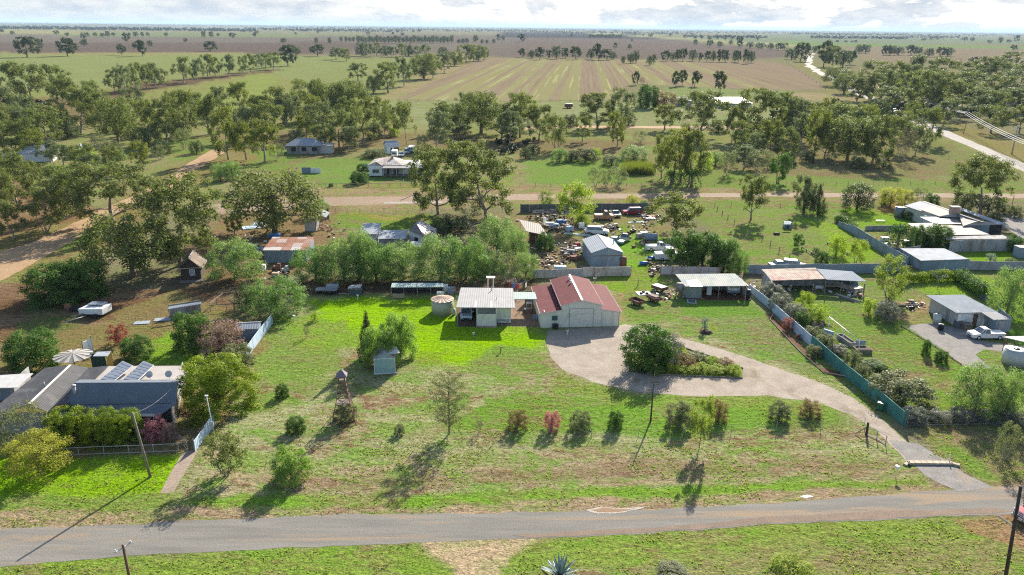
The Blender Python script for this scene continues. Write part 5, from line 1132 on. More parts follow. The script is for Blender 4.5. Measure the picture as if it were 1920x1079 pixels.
# --- teal garden shed
fr = Fr((703, 702), (741, 700)); t_ = gable(fr, 'garden_shed', 'small teal garden shed with a loose sheet on its roof', 'shed', 2.3, 2.15, 2.8, 'teal', 'weath', 'y', .15); MB().b2(-.06, fr.w + .06, -.07, -.003, 2.1, 2.18).b2(-.06, .02, -.07, -.003, 0, 2.1).b2(fr.w - .02, fr.w + .06, -.07, -.003, 0, 2.1).b2(-.1, fr.w + .3, -.1, -.003, -.02, .1).build('frame', M['white'], t_)
MB().box(fr.w * .9, 1.3, 2.65, 1.5, 1.9, .04, .25, 0.1).build('loose_sheet', M['offw'], t_)
# --- timber tower
B = G(646, 787); t_ = thing('timber_tower', 'tall rust-brown timber tower with a little pyramid roof', 'tower', B, 0.15); P_ = lambda z: 1.05 * (1 - z / 6.2) ** 1.6 + .30
for sx, sy in ((-1, -1), (1, -1), (1, 1), (-1, 1)): MB().tube([(sx * P_(z), sy * P_(z), z) for z in (-.02, 1.1, 2.2, 3.6, 5.3)], .05, 4).build('leg', M['redwood'], t_)
br = MB()
for z0_, z1_ in ((.2, 1.5), (1.5, 2.3), (2.3, 3.0), (3.0, 3.7), (3.7, 4.4), (4.4, 5.1)):
    for (ax, ay), (bx, by) in (((-1, -1), (1, -1)), ((1, -1), (1, 1)), ((1, 1), (-1, 1)), ((-1, 1), (-1, -1))):
        a0, a1 = P_(z0_), P_(z1_); br.tube([(ax * a0, ay * a0, z0_), (bx * a1, by * a1, z1_)], .03, 4).tube([(bx * a0, by * a0, z0_), (ax * a1, ay * a1, z1_)], .03, 4).tube([(ax * a1, ay * a1, z1_), (bx * a1, by * a1, z1_)], .035, 4)
br.build('brace', M['redwood'], t_); MB().box(0, 0, 2.25, 1.5, 1.5, .06).build('lower_deck', M['wood'], t_); MB().box(0, 0, 5.0, .9, .9, .06).build('deck', M['wood'], t_)
for sx in (-1, 1):
    for sy in (-1, 1): MB().tube([(sx * .3, sy * .3, 5.05), (sx * .3, sy * .3, 5.65)], .035, 4).build('roof_post', M['redwood'], t_)
MB().add([(-.62, -.62, 5.6), (.62, -.62, 5.6), (.62, .62, 5.6), (-.62, .62, 5.6), (0, 0, 6.35)], [(0, 3, 2, 1), (0, 1, 4), (1, 2, 4), (2, 3, 4), (3, 0, 4)]).build('roof', mat('purple_shingle', (0.19, 0.15, 0.17), .8, var=.25, scale=4), t_)
# --- left neighbour: slate blue front roof, charcoal gables, fawn flat roof
b = PB('house', 'big left house with slate-blue front roof and charcoal gabled roofs behind', 'house', (95, 812))
b.roof([(90, 779, 2.3), (298, 779, 2.3), (330, 757, 2.9), (124, 761, 2.9)], 'slate', name='veranda_roof'); b.roof([(100, 776, 2.47), (288, 776, 2.47), (298, 781, 2.30), (88, 781, 2.30)], 'fawn', .03, name='veranda_edge')
b.roof([(124, 759, 3.0), (330, 755, 3.0), (333, 717, 4.7), (139, 718, 4.7)], 'slate'); b.roof([(139, 718, 4.7), (333, 717, 4.7), (342, 712, 3.3), (150, 712, 3.3)], 'slate', name='back_roof')
b.roof([(54, 757, 3.9), (89, 773, 2.75), (104, 760, 3.0), (166, 690, 3.0), (133, 684, 3.9)], 'char', name='gable_roof'); b.roof([(-45, 792, 2.3), (0, 779, 2.6), (54, 757, 3.9), (133, 684, 3.9), (84, 690, 2.9)], 'char', name='gable_roof'); b.roof([(104, 760, 3.0), (128, 757, 3.2), (170, 718, 3.3), (203, 686, 3.6), (166, 690, 3.0)], 'char', name='gable_roof')
b.roof([(52, 757, 4.0), (57, 757, 4.0), (134, 684, 4.0), (130, 684, 4.0)], 'trim', .05, name='ridge_cap')
b.roof([(168, 717, 3.2), (345, 717, 3.2), (356, 686, 3.35), (203, 687, 3.35)], 'fawn', name='flat_roof')
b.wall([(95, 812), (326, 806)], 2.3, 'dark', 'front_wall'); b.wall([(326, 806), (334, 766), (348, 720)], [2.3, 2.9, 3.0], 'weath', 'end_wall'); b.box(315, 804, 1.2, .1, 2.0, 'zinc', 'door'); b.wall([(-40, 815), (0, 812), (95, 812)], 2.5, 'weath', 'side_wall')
b.wall([(170, 735), (335, 735)], 2.8, 'weath', 'rear_wall')
p = b.W(141, 740, 3.7); MB().cyl(p.x, p.y, 3.3, 4.7, .17, 14).cyl(p.x, p.y, 4.7, 4.85, .24, 14).build('flue', M['steel'], b.t, True)
p = b.W(83, 722, 3.9); MB().cyl(p.x, p.y, 3.6, 4.2, .07, 8).build('vent_pipe', M['steel'], b.t, True)
for x in (160, 225, 292): b.post(x, 809, 2.3, .05, 'white')
# ribs of antenna
def antenna(b, x, y, z, h, nm='antenna', w_=.9):
    p = b.W(x, y, z); m_ = MB().tube([(p.x, p.y, z), (p.x, p.y, z + h)], .025, 5).tube([(p.x - w_ / 2, p.y, z + h), (p.x + w_ / 2, p.y - .2, z + h)], .018, 4)
    for i in range(7): xx = p.x - w_ / 2 + w_ * i / 6; m_.tube([(xx, p.y - .35, z + h), (xx, p.y + .35, z + h)], .006, 4)
    return m_.build(nm, M['steel'], b.t)
antenna(b, 53, 752, 3.6, 1.3, w_=1.8)
for x, y in ((282, 712), (318, 711)):
    p = b.W(x, y, 3.3); mb = MB().tube([(p.x, p.y, 3.2), (p.x, p.y, 3.9)], .03, 5); n = 14
    mb.add([(p.x, p.y, 3.9)] + [(p.x + .42 * math.cos(6.283 * i / n), p.y - .1 + .18 * math.sin(6.283 * i / n), 4.0 + .36 * math.sin(6.283 * i / n)) for i in range(n)], [(0, i + 1, (i + 1) % n + 1) for i in range(n)]).build('satellite_dish', M['offw'], b.t)
for (a_, c_, d_, e_) in (((187, 712), (230, 677), (250, 686), (213, 716)), ((230, 712), (269, 677), (289, 685), (257, 716))):
    A, B_, C_, D_ = b.W(*a_, 3.45), b.W(*c_, 3.95), b.W(*d_, 3.95), b.W(*e_, 3.45)
    sp = MB().slab([A, D_, C_, B_], .05).build('solar_panel', M['white'], b.t); cl = MB()
    for i in range(7):
        u0, u1 = (i + .14) / 7, (i + .86) / 7
        for v0, v1 in ((.04, .96),):
            L = lambda u, v: (A.lerp(B_, u)).lerp(D_.lerp(C_, u), v) + Vector((0, 0, .05)); cl.slab([L(u0, v0), L(u0, v1), L(u1, v1), L(u1, v0)][::-1], .004)
    cl.build('cell', M['panel'], sp)
b2 = PB('lean_to', 'long low tin lean-to with a whitish patched roof at the left edge', 'lean-to', (0, 775)); b2.roof([(-60, 728, 2.5), (32, 727, 2.5), (62, 700, 2.7), (-20, 705, 2.7)], 'offw'); b2.wall([(-60, 752), (30, 751)], 2.45, 'zinc'); b2.wall([(30, 751), (60, 722)], 2.5, 'weath', 'side_wall')
b2 = PB('cloth_canopy_hoist', 'white striped cloth canopy stretched over a round clothes hoist frame', 'canopy', (142, 700)); p = b2.W(142, 694); c_ = MB(); n = 24; rx = 34 * mpp(142, 690)
for i in range(n):
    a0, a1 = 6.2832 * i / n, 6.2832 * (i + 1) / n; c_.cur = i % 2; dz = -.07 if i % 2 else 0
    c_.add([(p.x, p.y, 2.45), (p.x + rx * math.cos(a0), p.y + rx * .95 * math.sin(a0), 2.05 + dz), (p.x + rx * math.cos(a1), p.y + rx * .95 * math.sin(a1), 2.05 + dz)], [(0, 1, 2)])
c_.build('canopy', [mat('grubby_cloth', (0.36, 0.34, 0.31), .8), mat('dark_stripe_cloth', (0.16, 0.155, 0.15), .8)], b2.t); MB().cyl(p.x, p.y, 0, 2.45, .05, 8).build('pole', M['steel'], b2.t)  # every second gore is a darker cloth, making the stripes
b2 = PB('container', 'grey box shelter with a yellow timber frame and black netting side', 'shelter', (200, 690)); b2.roof([(174, 668, 2.3), (201, 668, 2.3), (208, 659, 2.3), (182, 660, 2.3)], 'zincr'); b2.wall([(174, 692), (201, 692)], 2.2, 'shade', 'side'); b2.wall([(203, 692), (214, 690)], 2.3, 'yellow', 'end_frame'); q = b2.W(209, 690); MB().box(q.x, q.y - .1, .15, .45, .06, 1.9, .1).build('end_door', M['dark'], b2.t)
b2 = PB('signboard', 'white leaning sheet standing behind the striped canopy', 'sheet', (160, 672)); b2.wall([(159, 672), (176, 664)], 2.3, 'white', 'sheet', .3); b2.post(176, 664, 2.7, .05); b2.post(159, 672, 2.6, .05)
# --- small blue shed, boat trailer shelter, hut, rusty shed
fr = Fr((445, 642), (486, 640)); gable(fr, 'garden_shed', 'small blue-grey shed beside the white side fence', 'shed', 2.6, 1.9, 2.35, 'zinc', 'zincr', 'x', .12)
b = PB('lean_to', 'long low corrugated lean-to on bare dirt above the glossy green bush', 'lean-to', (317, 602)); b.roof([(315, 580, 1.9), (377, 570, 1.9), (377, 566, 2.1), (316, 575, 2.1)], 'zincr'); b.wall([(318, 594), (378, 584)], 1.9, 'weath'); b.post(319, 600, 1.9); b.post(377, 588, 1.9)
fr = Fr((341, 527), (378, 525)); t_ = gable(fr, 'timber_hut', 'dark timber hut with a steep gable and one pale window', 'hut', 4.5, 2.5, 4.1, 'brown', 'huttin', 'y', .5); win(t_, fr.w * .58, .9, .9, 1.15, -.05, m='zincr', frame='white'); MB().b2(-.4, fr.w + .4, -.6, -.5, 2.35, 2.48).build('fascia', M['pine'], t_); MB().b2(-.2, fr.w + .3, -1.3, -.1, -.02, .15).build('porch_floor', M['wood'], t_); [MB().box(x, -1.25, .1, .1, .1, .6).build('post', M['wood'], t_) for x in (.1, fr.w)]
fr = Fr((497, 493), (575, 493)); t_ = skillion(fr, 'tin_shed', 'tin shed with a patchwork rust-red roof behind a heap of machinery', 'shed', 7.2, 2.45, 3.0, 'zinc', 'rustr', .2); win(t_, fr.w * .78, .8, 1.1, 1.0, -.04, m='dark', frame='weath')
b = PB('shack', 'patched grey shack on stumps with a tilted white roof sheet', 'shack', (575, 436)); b.roof([(572, 410, 2.9), (592, 412, 2.9), (599, 402, 3.0), (575, 402, 3.0)], 'weath'); b.wall([(572, 434), (592, 434)], 2.8, 'offw', 'front_wall'); b.wall([(593, 434), (600, 418)], 2.8, 'weath', 'side_wall'); b.roof([(599, 403, 3.0), (611, 408, 3.0), (618, 399, 3.6), (606, 393, 3.6)], 'white', name='tilted_sheet'); [b.post(x, y, 3.0) for x, y in ((600, 432), (606, 426), (612, 419), (617, 411))]; b.wall([(601, 418), (616, 411)], 2.4, 'redwood', 'inner_wall')
fr = Fr((677, 462), (707, 462)); t_ = skillion(fr, 'tin_shed', 'white walled tin shed with a bright patched roof left of the three yard sheds', 'shed', 6, 2.6, 3.2, 'offw', 'zincr', .3); win(t_, fr.w * .35, .9, .9, .9, -.04, m='carr', frame='weath')
fr = Fr((711, 466), (760, 466)); skillion(fr, 'tin_shed', 'low flat tin shed with a bright roof in the middle of the three yard sheds', 'shed', 5, 2.0, 2.4, 'weath', 'zincr', .2)
b = PB('cottage', 'derelict blue-white cottage with a brown tin roof sloping left', 'cottage', (768, 465)); b.roof([(766, 432, 3.2), (796, 444, 3.2), (816, 436, 2.9), (780, 417, 4.8)], mat('brown_tin', (0.16, 0.13, 0.12), .6, var=.2, dirt=(.25, .22, .2), dirt_amt=.3)); b.roof([(780, 417, 4.75), (816, 436, 2.85), (819, 430, 2.9), (790, 414, 4.6)], 'weath', name='back_roof')
b.wall([(768, 459), (793, 466)], 3.1, 'white', 'side_wall'); b.wall([(794, 466), (805, 462), (818, 456)], [3.1, 3.7, 2.9], 'white', 'end_wall'); q = b.W(781, 463); MB().box(q.x, q.y - .1, .6, .9, .06, 1.4, -.4).build('window', M['dark'], b.t); b.wall([(769, 459), (790, 440), (817, 452)], 2.6, 'dark', 'inside_wall')
b = PB('tin_awning', 'low tin awning in front of the derelict cottage', 'awning', (772, 476)); b.roof([(769, 463, 2.2), (800, 463, 2.2), (800, 453, 2.4), (771, 453, 2.4)], 'zincr'); [b.post(x, 481, 2.2) for x in (771, 799)]; b.wall([(770, 475), (800, 475)], 1.6, 'offw')
b = PB('long_shelter', 'long shelter with a pale green roof behind the bright lawn', 'shelter', (733, 562)); b.roof([(733, 539, 2.1), (832, 538, 2.1), (831, 531, 2.3), (735, 531, 2.3)], 'greenroof'); b.wall([(735, 549), (830, 549)], 2.1, 'dark', 'back_wall'); [b.post(x, 561, 2.1, .05) for x in (734, 758, 783, 808, 831)]; [b.box(x, 558, 1.0, .6, .55, 'pine', 'bench', rz=0) for x in (742, 753)]; b.box(826, 557, 1.2, .7, .9, 'white', 'cabinet')
b = PB('hutch', 'dark wire hutch with a small blue-white iron lid at the shady end of the lawn', 'hutch', (668, 556)); b.box(668, 552, 1.9, 1.2, .95, 'darkf', 'cage'); b.roof([(652, 541, 1.6), (676, 539, 1.6), (679, 533, 1.75), (656, 535, 1.75)], 'pale'); [b.post(x, y, 1.6, .04) for x, y in ((654, 554), (676, 553))]
b = PB('flat_trailer', 'low grey flat trailer parked at the shady end of the lawn', 'trailer', (600, 555)); b.box(613, 549, 3.6, 1.6, .12, 'weath', 'deck', .55); b.box(624, 547, 1.9, 1.3, .5, 'zincr', 'box', .68); b.pipe((634, 551, .6), (655, 551, .5), .05, 'steel', 'drawbar'); [b.box(x, 553, .6, .2, .55, 'rubber', 'wheel') for x in (608, 618)]
b = PB('timber_stand', 'white timber frame stand behind the pale iron roof', 'stand', (920, 548)); [b.post(x, y, 2.6, .09, 'white') for x, y in ((915, 548), (925, 548))]; b.box(920, 548, 1.5, .8, .14, 'white', 'top', 2.6); b.box(920, 546, .7, .3, 2.2, 'redwood', 'panel')
# --- blue-grey gabled shed
fr = Fr((1108, 503), (1166, 502)); t_ = gable(fr, 'gabled_shed', 'blue-grey iron shed with a pale gabled roof in the junkyard', 'shed', fr.L(1120, 441, 3.9).y, 2.95, 3.95, 'zinc', 'zincr', 'y', .15, trim='pale'); MB().b2(0, fr.w, -.05, -.003, 2.3, 2.42).build('lintel', M['rust'], t_); p = fr.L(1150, 457, 3.4); MB().cyl(p.x, p.y, 3.0, 4.2, .08, 8).build('flue', M['steel'], t_, True)
b = PB('lean_to', 'sagging tin lean-to with timber braces in the junkyard', 'lean-to', (996, 470)); b.roof([(973, 412, 3.0), (987, 434, 2.8), (1027, 442, 2.8), (1012, 420, 3.0)], mat('old_brown_tin', (0.19, 0.165, 0.14), .7, var=.25, rib=.4, axis=0)); [b.post(x, y, 2.8) for x, y in ((990, 463), (1004, 469), (1012, 466), (975, 445))]; b.wall([(1005, 469), (1017, 468)], 1.4, 'zinc', 'low_wall'); b.wall([(992, 452), (1024, 456)], 2.5, 'redwood', 'back_wall'); b.pipe((992, 464, .3), (1003, 466, 1.9), .05, 'pine', 'brace')
# --- open shed with caravan
fr = Fr((1286, 560), (1400, 562)); t_ = fr.thing('open_shed', 'open fronted shed with a mottled grey roof sheltering a caravan', 'shed'); hf, hb = 2.15, 2.75
MB().prism([fr.L(1285, 538, hf), fr.L(1405, 537, hf), fr.L(1378, 514, hb), fr.L(1266, 515, hb)], (0, 0, .07)).build('roof', iron('mottled_roof', (0.34, 0.35, 0.29), axis=0, rough=.7, metal=0, dirt=(0.22, 0.27, 0.29), dirt_amt=.5, patch=(.38, .36, .33)), t_)
A, B_, C_, D_ = fr.L(1293, 538.5, hf), fr.L(1318, 538.5, hf), fr.L(1304, 521, hb - .2), fr.L(1283, 521, hb - .2); up3 = Vector((0, 0, .075)); MB().prism([A + up3, B_ + up3, C_ + up3, D_ + up3], (0, 0, .02)).build('roof_sheet', M['offw'], t_)
yb_ = fr.L(1378, 514, hb).y - .6; MB().b2(.1, fr.w, yb_, yb_ + .1, 0, 2.6).b2(fr.w - .1, fr.w, .8, yb_, 0, 2.3).build('wall', M['weath'], t_); MB().b2(0, fr.w * .24, .1, .2, 0, hf).b2(0, .08, .2, yb_, 0, 2.3).b2(fr.w * .24, fr.w * .24 + .08, .1, yb_, 0, 2.2).build('green_wall', mat('grey_green_sheet', (0.20, 0.24, 0.21), .7, rib=.3, axis=0, dirt=(.3, .3, .27), dirt_amt=.4), t_)
for k_ in (.25, .53, .99): MB().box(fr.w * k_, .05, 0, .12, .12, hf).build('post', M['wood'], t_)
MB().box(fr.w * .42, 2.2, 0, .8, .5, 1.6).build('cabinet', M['white'], t_); sheet('shed_floor', [(1288, 562), (1400, 564), (1392, 545), (1290, 545)], surf('trodden_clay', alb((160, 112, 90)), alb((130, 92, 74)), None, 1, 6), 0.012, 0.05)
# --- neighbour's faded red roof machinery shed and grey roof beside it
fr = Fr((1452, 562), (1550, 556)); t_ = fr.thing('machinery_shed', 'open machinery shed with a red streaked roof and a grey roofed bay', 'shed'); hf, hb = 2.3, 3.0
MB().prism([fr.L(1447, 527, hf), fr.L(1549, 524, hf), fr.L(1529, 503, hb), fr.L(1428, 506, hb)], (0, 0, .07)).build('roof', M['faded'], t_)
MB().prism([fr.L(1549.5, 525, hf), fr.L(1625, 529, hf), fr.L(1598, 510, hb), fr.L(1531, 505, hb)], (0, 0, .07)).build('grey_roof', M['zincr'], t_)
p0, p1, p2, p3 = fr.L(1427, 537), fr.L(1450, 560), fr.L(1533, 536), fr.L(1597, 540); MB().prism([(p0.x, p0.y, 0), (p1.x, p1.y, 0), (p1.x, p1.y, hf), (p0.x, p0.y, hb)], (.08, 0, 0)).prism([(p0.x, p0.y, 0), (p2.x, p2.y, 0), (p2.x, p2.y, hb), (p0.x, p0.y, hb)], (0, .08, 0)).prism([(p2.x, p2.y, 0), (p3.x, p3.y, 0), (p3.x, p3.y, hb - .1), (p2.x, p2.y, hb - .1)], (0, .08, 0)).build('wall', M['weath'], t_)
for x, y in ((1452, 562), (1480, 560), (1522, 558), (1545, 553), (1575, 553), (1618, 556)): q = fr.L(x, y); MB().box(q.x, q.y, 0, .13, .13, hf).build('post', M['wood'], t_)
b = PB('shelf_clutter', 'white chest and planks standing under the red streaked roof', 'chest', (1535, 541)); b.box(1535, 541, 1.4, .6, .6, 'white', 'chest'); b.box(1560, 544, 3.4, .5, .12, 'pine', 'plank', .7)
# --- workshop
b = PB('workshop', 'pale walled workshop with a blue-grey skillion roof', 'workshop', (1795, 614))
b.roof([(1793, 587, 2.5), (1850, 586, 2.5), (1872, 586, 2.5), (1808, 553, 2.9), (1736, 554, 2.9)], 'blueiron'); b.roof([(1840, 586, 2.56), (1863, 600, 2.2), (1897, 599, 2.2), (1868, 585, 2.56)], 'pale', name='lean_to_roof')
b.wall([(1741, 585), (1770, 598), (1792, 614)], 2.55, 'offw', 'side_wall'); b.wall([(1792, 614), (1840, 611)], 2.45, 'white', 'front_wall'); b.wall([(1841, 610), (1864, 625)], 2.25, 'zinc', 'lean_to_side'); b.wall([(1864, 625), (1892, 622)], 2.15, 'zincr', 'lean_to_wall'); b.wall([(1892, 622), (1868, 602)], 2.2, 'zinc', 'lean_to_side')
q = b.W(1824, 612); MB().box(q.x, q.y - .06, 0, .85, .06, 2.05).build('door', M['redwood'], b.t); q = b.W(1868, 625); MB().box(q.x + .5, q.y - .06, 0, .9, .06, 1.95, -.05).build('lean_to_door', M['pale'], b.t); q = b.W(1783, 605); MB().box(q.x, q.y - .1, 0, .06, 1.9, 1.9, .75).build('grey_sheet', M['weath'], b.t)
b = PB('pallet_stack', 'stack of dark crates and pallets in front of the workshop door', 'crates', (1810, 622)); [b.box(1811, 618, 1.2, 1.1, .15, 'wood', 'pallet', z0) for z0 in (0, .22, .44, .66, .88)]
b = PB('crate', 'dark grey crate left of the pallet stack', 'crate', (1796, 615)); b.box(1796, 614, 1.1, .9, 1.0, 'darkf', 'box'); b.box(1796, 614, 1.16, .96, .06, 'wood', 'lid', 1.0)
def drum(label, x, y, r, h, m='rubber', name='tyre_stack', cat='tyres', hole=True, z=0.0):
    B = G(x, y); B.z = z; o = thing(name, label, cat, B); mb = MB().cyl(0, 0, 0, h, r, 20); 
    q_ = mb.build('body', M[m], o, True); MB().cyl(0, 0, h, h + .02, r * .9, 20).build('rim', M['offw'] if hole else M[m], o, True)
    if hole: MB().cyl(0, 0, h + .02, h + .03, r * .6, 16).build('hole', M['dark'], o, True)
    return o
drum('stack of old tyres on the gravel in front of the workshop', 1763, 619, .42, .9); drum('stack of tyres at the right post of the caravan shed', 1402, 562, .38, 1.7)
b = PB('car_port', 'pale flat carport roof on a post at the right edge', 'carport', (1880, 662)); b.roof([(1882, 632, 2.6), (1960, 650, 2.6), (1960, 630, 2.6), (1890, 631, 2.6)], 'offw'); b.post(1880, 658, 2.6, .06, 'redwood'); sheet('slab', [(1880, 659), (1900, 652), (1960, 660), (1960, 690), (1893, 675)], concrete, .02, .02)
b = PB('brick_step', 'low red brick bench on the slab at the right edge', 'bench', (1912, 668)); b.box(1914, 668, 2.2, .9, .45, 'brick', 'block'); b.box(1914, 668, 2.3, 1.0, .06, 'zinc', 'top', .45)
# --- right house complex
b = PB('long_house', 'long pale roofed house with a brick chimney at right', 'house', (1702, 420))
b.roof([(1696, 386, 3.0), (1726, 396, 3.0), (1756, 387, 3.9), (1727, 377, 3.9)], iron('soft_blue_roof', (0.33, 0.35, 0.38), axis=0), name='wing_roof'); b.roof([(1727, 377, 3.95), (1757, 387, 3.95), (1810, 406, 3.95), (1840, 416, 3.7), (1850, 417, 3.2), (1735, 378, 3.3)], 'tanr', name='back_roof')
b.roof([(1722, 392, 3.15), (1762, 406, 3.15), (1812, 408, 3.15), (1806, 424, 3.0), (1838, 413, 3.8), (1797, 399, 4.0), (1756, 385, 4.0)], 'tanr'); b.roof([(1796, 392, 2.7), (1872, 421, 2.7), (1890, 421, 2.7), (1884, 419, 2.9), (1806, 391, 3.0)], 'zincr', name='far_roof')
b.roof([(1725, 407, 2.85), (1802, 407, 2.85), (1806, 420, 2.8), (1754, 420, 2.8)], mat('banded_roof', (0.20, 0.20, 0.18), .6, rib=1.3, axis=0, stripes=.6), name='banded_roof'); b.roof([(1701, 419, 2.6), (1758, 418, 2.75), (1775, 441, 2.6), (1740, 441, 2.5)], 'tanr', name='patio_roof'); b.roof([(1764, 422, 2.7), (1812, 424, 2.7), (1835, 432, 2.6), (1856, 440, 2.6), (1790, 441, 2.6), (1772, 436, 2.6)], 'tanr', name='middle_roof'); b.roof([(1806, 423, 3.0), (1876, 421, 2.7), (1838, 413, 3.75)], 'tanr', name='gable_end_roof')
b.wall([(1698, 410), (1727, 420), (1760, 430)], 2.9, 'offw'); b.wall([(1806, 441), (1852, 440)], 2.7, 'zinc', 'blue_wall'); b.wall([(1852, 440), (1876, 438)], 2.4, 'dark', 'porch_wall'); b.wall([(1730, 424), (1748, 426)], 2.5, 'white', 'white_wall'); b.wall([(1740, 460), (1760, 461)], 2.4, 'redwood', 'patio_wall'); [b.post(x, y, 2.5, .07, 'redwood') for x, y in ((1702, 438), (1728, 458), (1750, 462))]
q = b.W(1789, 399, 3.9); MB().box(q.x, q.y, 3.2, 1.8, 1.3, 1.9).build('chimney', M['brick'], b.t); MB().box(q.x, q.y, 5.1, 2.1, 1.6, .25).build('chimney_cap', M['conc'], b.t); p = b.W(1835, 410, 3.8); MB().cyl(p.x, p.y, 3.4, 4.2, .1, 8).build('flue', M['black'], b.t); p = b.W(1847, 430, 2.6); win(b.t, q.x, .5, .1, .1)
b = PB('long_shed', 'long low shed with an iron wall facing the bright lawn strip', 'shed', (1800, 471)); b.roof([(1775, 449, 2.5), (1897, 448, 2.5), (1880, 441, 2.6), (1772, 444, 2.6)], 'weath'); b.wall([(1778, 474), (1803, 472), (1895, 471)], 2.45, 'weath'); b.wall([(1895, 471), (1908, 462)], 2.45, 'zinc', 'end_wall')
b = PB('iron_shed', 'blue-grey iron shed with a striped flat roof on the neighbour boundary', 'shed', (1728, 508)); b.roof([(1727, 489, 2.2), (1816, 486, 2.2), (1770, 466, 2.4), (1688, 466, 2.4)], iron('striped_zinc', (0.32, 0.35, 0.38), axis=1, dirt=(.26, .26, .27), dirt_amt=.5)); b.wall([(1690, 490), (1730, 509), (1814, 506), (1814, 504)], 2.15, 'zinc')
b = PB('iron_cupboard', 'tall grey iron cupboard at the right edge above the boundary fence', 'cupboard', (1912, 488)); b.box(1915, 482, 2.6, 2.0, 2.1, 'zinc', 'body', bevel=.1); b.box(1915, 482, 2.7, 2.1, .08, 'pale', 'lid', 2.1)
b = PB('dog_kennel', 'small grey kennel alone on the right green paddock', 'kennel', (1476, 430)); b.box(1476, 427, 1.6, 1.5, 1.3, 'zinc', 'body'); b.roof([(1469, 421, 1.4), (1483, 421, 1.4), (1483, 417, 1.6), (1470, 417, 1.6)], 'zincr'); b.box(1477, 430, .5, .08, .6, 'dark', 'opening', .2)
# --- white veranda house
fr = Fr((693, 332), (717, 332)); t_ = fr.thing('veranda_house', 'white weatherboard house with a rusty hipped roof and a front veranda', 'house'); L = fr.L
MB().b2(0, fr.w, 0, 7, .3, 3.3).build('wing_wall', M['white'], t_); MB().b2(fr.w, 14.5, 2.2, 11, .3, 3.3).build('wall', M['offw'], t_); MB().b2(.3, 14, .3, 10, -.02, .3).build('stumps', M['dark'], t_)
mix_ = iron('rust_and_white_roof', (0.46, 0.45, 0.43), rib=.6, axis=0, rough=.6, metal=0, dirt=(0.34, 0.20, 0.13), dirt_amt=.6, scale=.8)
MB().prism([L(690, 311, 3.3), L(717, 311, 3.3), L(705, 304, 4.4)], (0, 0, .07)).prism([L(690, 311, 3.3), L(705, 304, 4.4), L(718, 296, 4.4), L(702, 299, 3.6)], (0, 0, .07)).prism([L(705, 304, 4.4), L(717, 311, 3.35), L(755, 310.5, 3.4), L(732, 294.5, 5.0), L(718, 296, 4.4)], (0, 0, .07)).prism([L(732, 294.5, 5.0), L(755, 310.5, 3.4), L(773, 307, 3.3), L(748, 297, 3.8)], (0, 0, .07)).build('roof', mix_, t_)
MB().prism([L(716, 316, 2.9), L(771, 316, 2.9), L(754, 311, 3.3), L(720, 311, 3.3)], (0, 0, .07)).build('veranda_roof', M['tanr'], t_); MB().prism([L(756, 311, 3.2), L(772, 315, 2.95), L(774, 304, 3.2), L(760, 303, 3.4)], (0, 0, .07)).prism([L(773, 316, 2.9), L(796, 317, 2.9), L(790, 308, 3.1), L(775, 306, 3.2)], (0, 0, .07)).build('side_roof', M['zincr'], t_)
MB().b2(fr.w, 14.5, 0, 2.2, .1, .45).build('veranda_floor', M['wood'], t_)
for i in range(6): MB().box(fr.w + .3 + i * 2.0, .15, .4, .13, .13, 2.5).build('post', M['white'], t_)
win(t_, fr.w / 2, 1.1, 2.0, 1.2, -.04); [MB().b2(x, x + w_, 2.1, 2.19, .5, 2.4).build(n_, M[m_], t_) for x, w_, m_, n_ in ((5, 1.2, 'dark', 'door'), (7.0, 1.4, 'glass', 'window'), (10.2, 1.6, 'white', 'freezer'), (12.3, 1.2, 'dark', 'doorway'))]
MB().b2(14.6, 17.3, .5, 5, 0, 2.7).build('side_room', M['darkf'], t_); p = L(736, 296, 4.9); MB().box(p.x, p.y, 4.4, .6, .6, 1.1).build('chimney', M['brick'], t_)
fr = Fr((726, 289), (748, 288)); t_ = gable(fr, 'cabin', 'small white cabin with a blue-white iron roof behind the veranda house', 'cabin', 5, 2.7, 4.2, 'white', 'zincr', 'x', .3); MB().b2(fr.w * .6, fr.w, -.05, -.003, 1.1, 2.2).build('window', M['redwood'], t_); MB().b2(fr.w * .3, fr.w * .45, -.05, -.003, .1, 2.1).build('door', M['dark'], t_)
fr = Fr((538, 289), (600, 289)); t_ = gable(fr, 'homestead', 'grey weathered homestead with a hipped iron roof under gum trees', 'house', 8, 3.0, 4.9, 'weath', 'zincr', 'x', .5, hip=3.5); [MB().b2(x, x + 1.6, -.05, -.003, .9, 2.3).build('window', M['dark'], t_) for x in (1.6, 5.2, 8.8)]; MB().b2(fr.w, fr.w + 4, 1, 7, -.02, 2.8).build('side_wing', M['offw'], t_); MB().prism([(fr.w - .2, .6, 3.0), (fr.w + 4.4, .6, 2.7), (fr.w + 4.4, 7.4, 2.7), (fr.w - .2, 7.4, 3.0)], (0, 0, .07)).build('wing_roof', M['pale'], t_)
fr = Fr((40, 305), (100, 303)); t_ = gable(fr, 'house', 'white house with grey-blue roofs mostly hidden by trees at the left edge', 'house', 9, 3.0, 5.0, 'white', 'zincr', 'x', .5, hip=3); fr2 = Fr((146, 297), (163, 296)); gable(fr2, 'house', 'white gabled end of a house showing right of the grey trees', 'house', 6, 2.6, 3.9, 'white', 'blueiron', 'y', .4)
fr = Fr((0, 312), (22, 311)); gable(fr, 'shed', 'pale shed corner at the left edge above the bright bush', 'shed', 5, 2.6, 3.4, 'offw', 'zincr', 'x', .3)
fr = Fr((48, 288), (78, 287)); gable(fr, 'shed', 'low grey roofed shed behind the white house', 'shed', 6, 2.4, 3.4, 'offw', 'pale', 'x', .3)
fr = Fr((1272, 200), (1296, 200)); gable(fr, 'farm_shed', 'blue roofed end of the far shed beyond the large spreading gum', 'shed', 14, 3.2, 4.8, 'weath', 'zincr', 'x', .4)
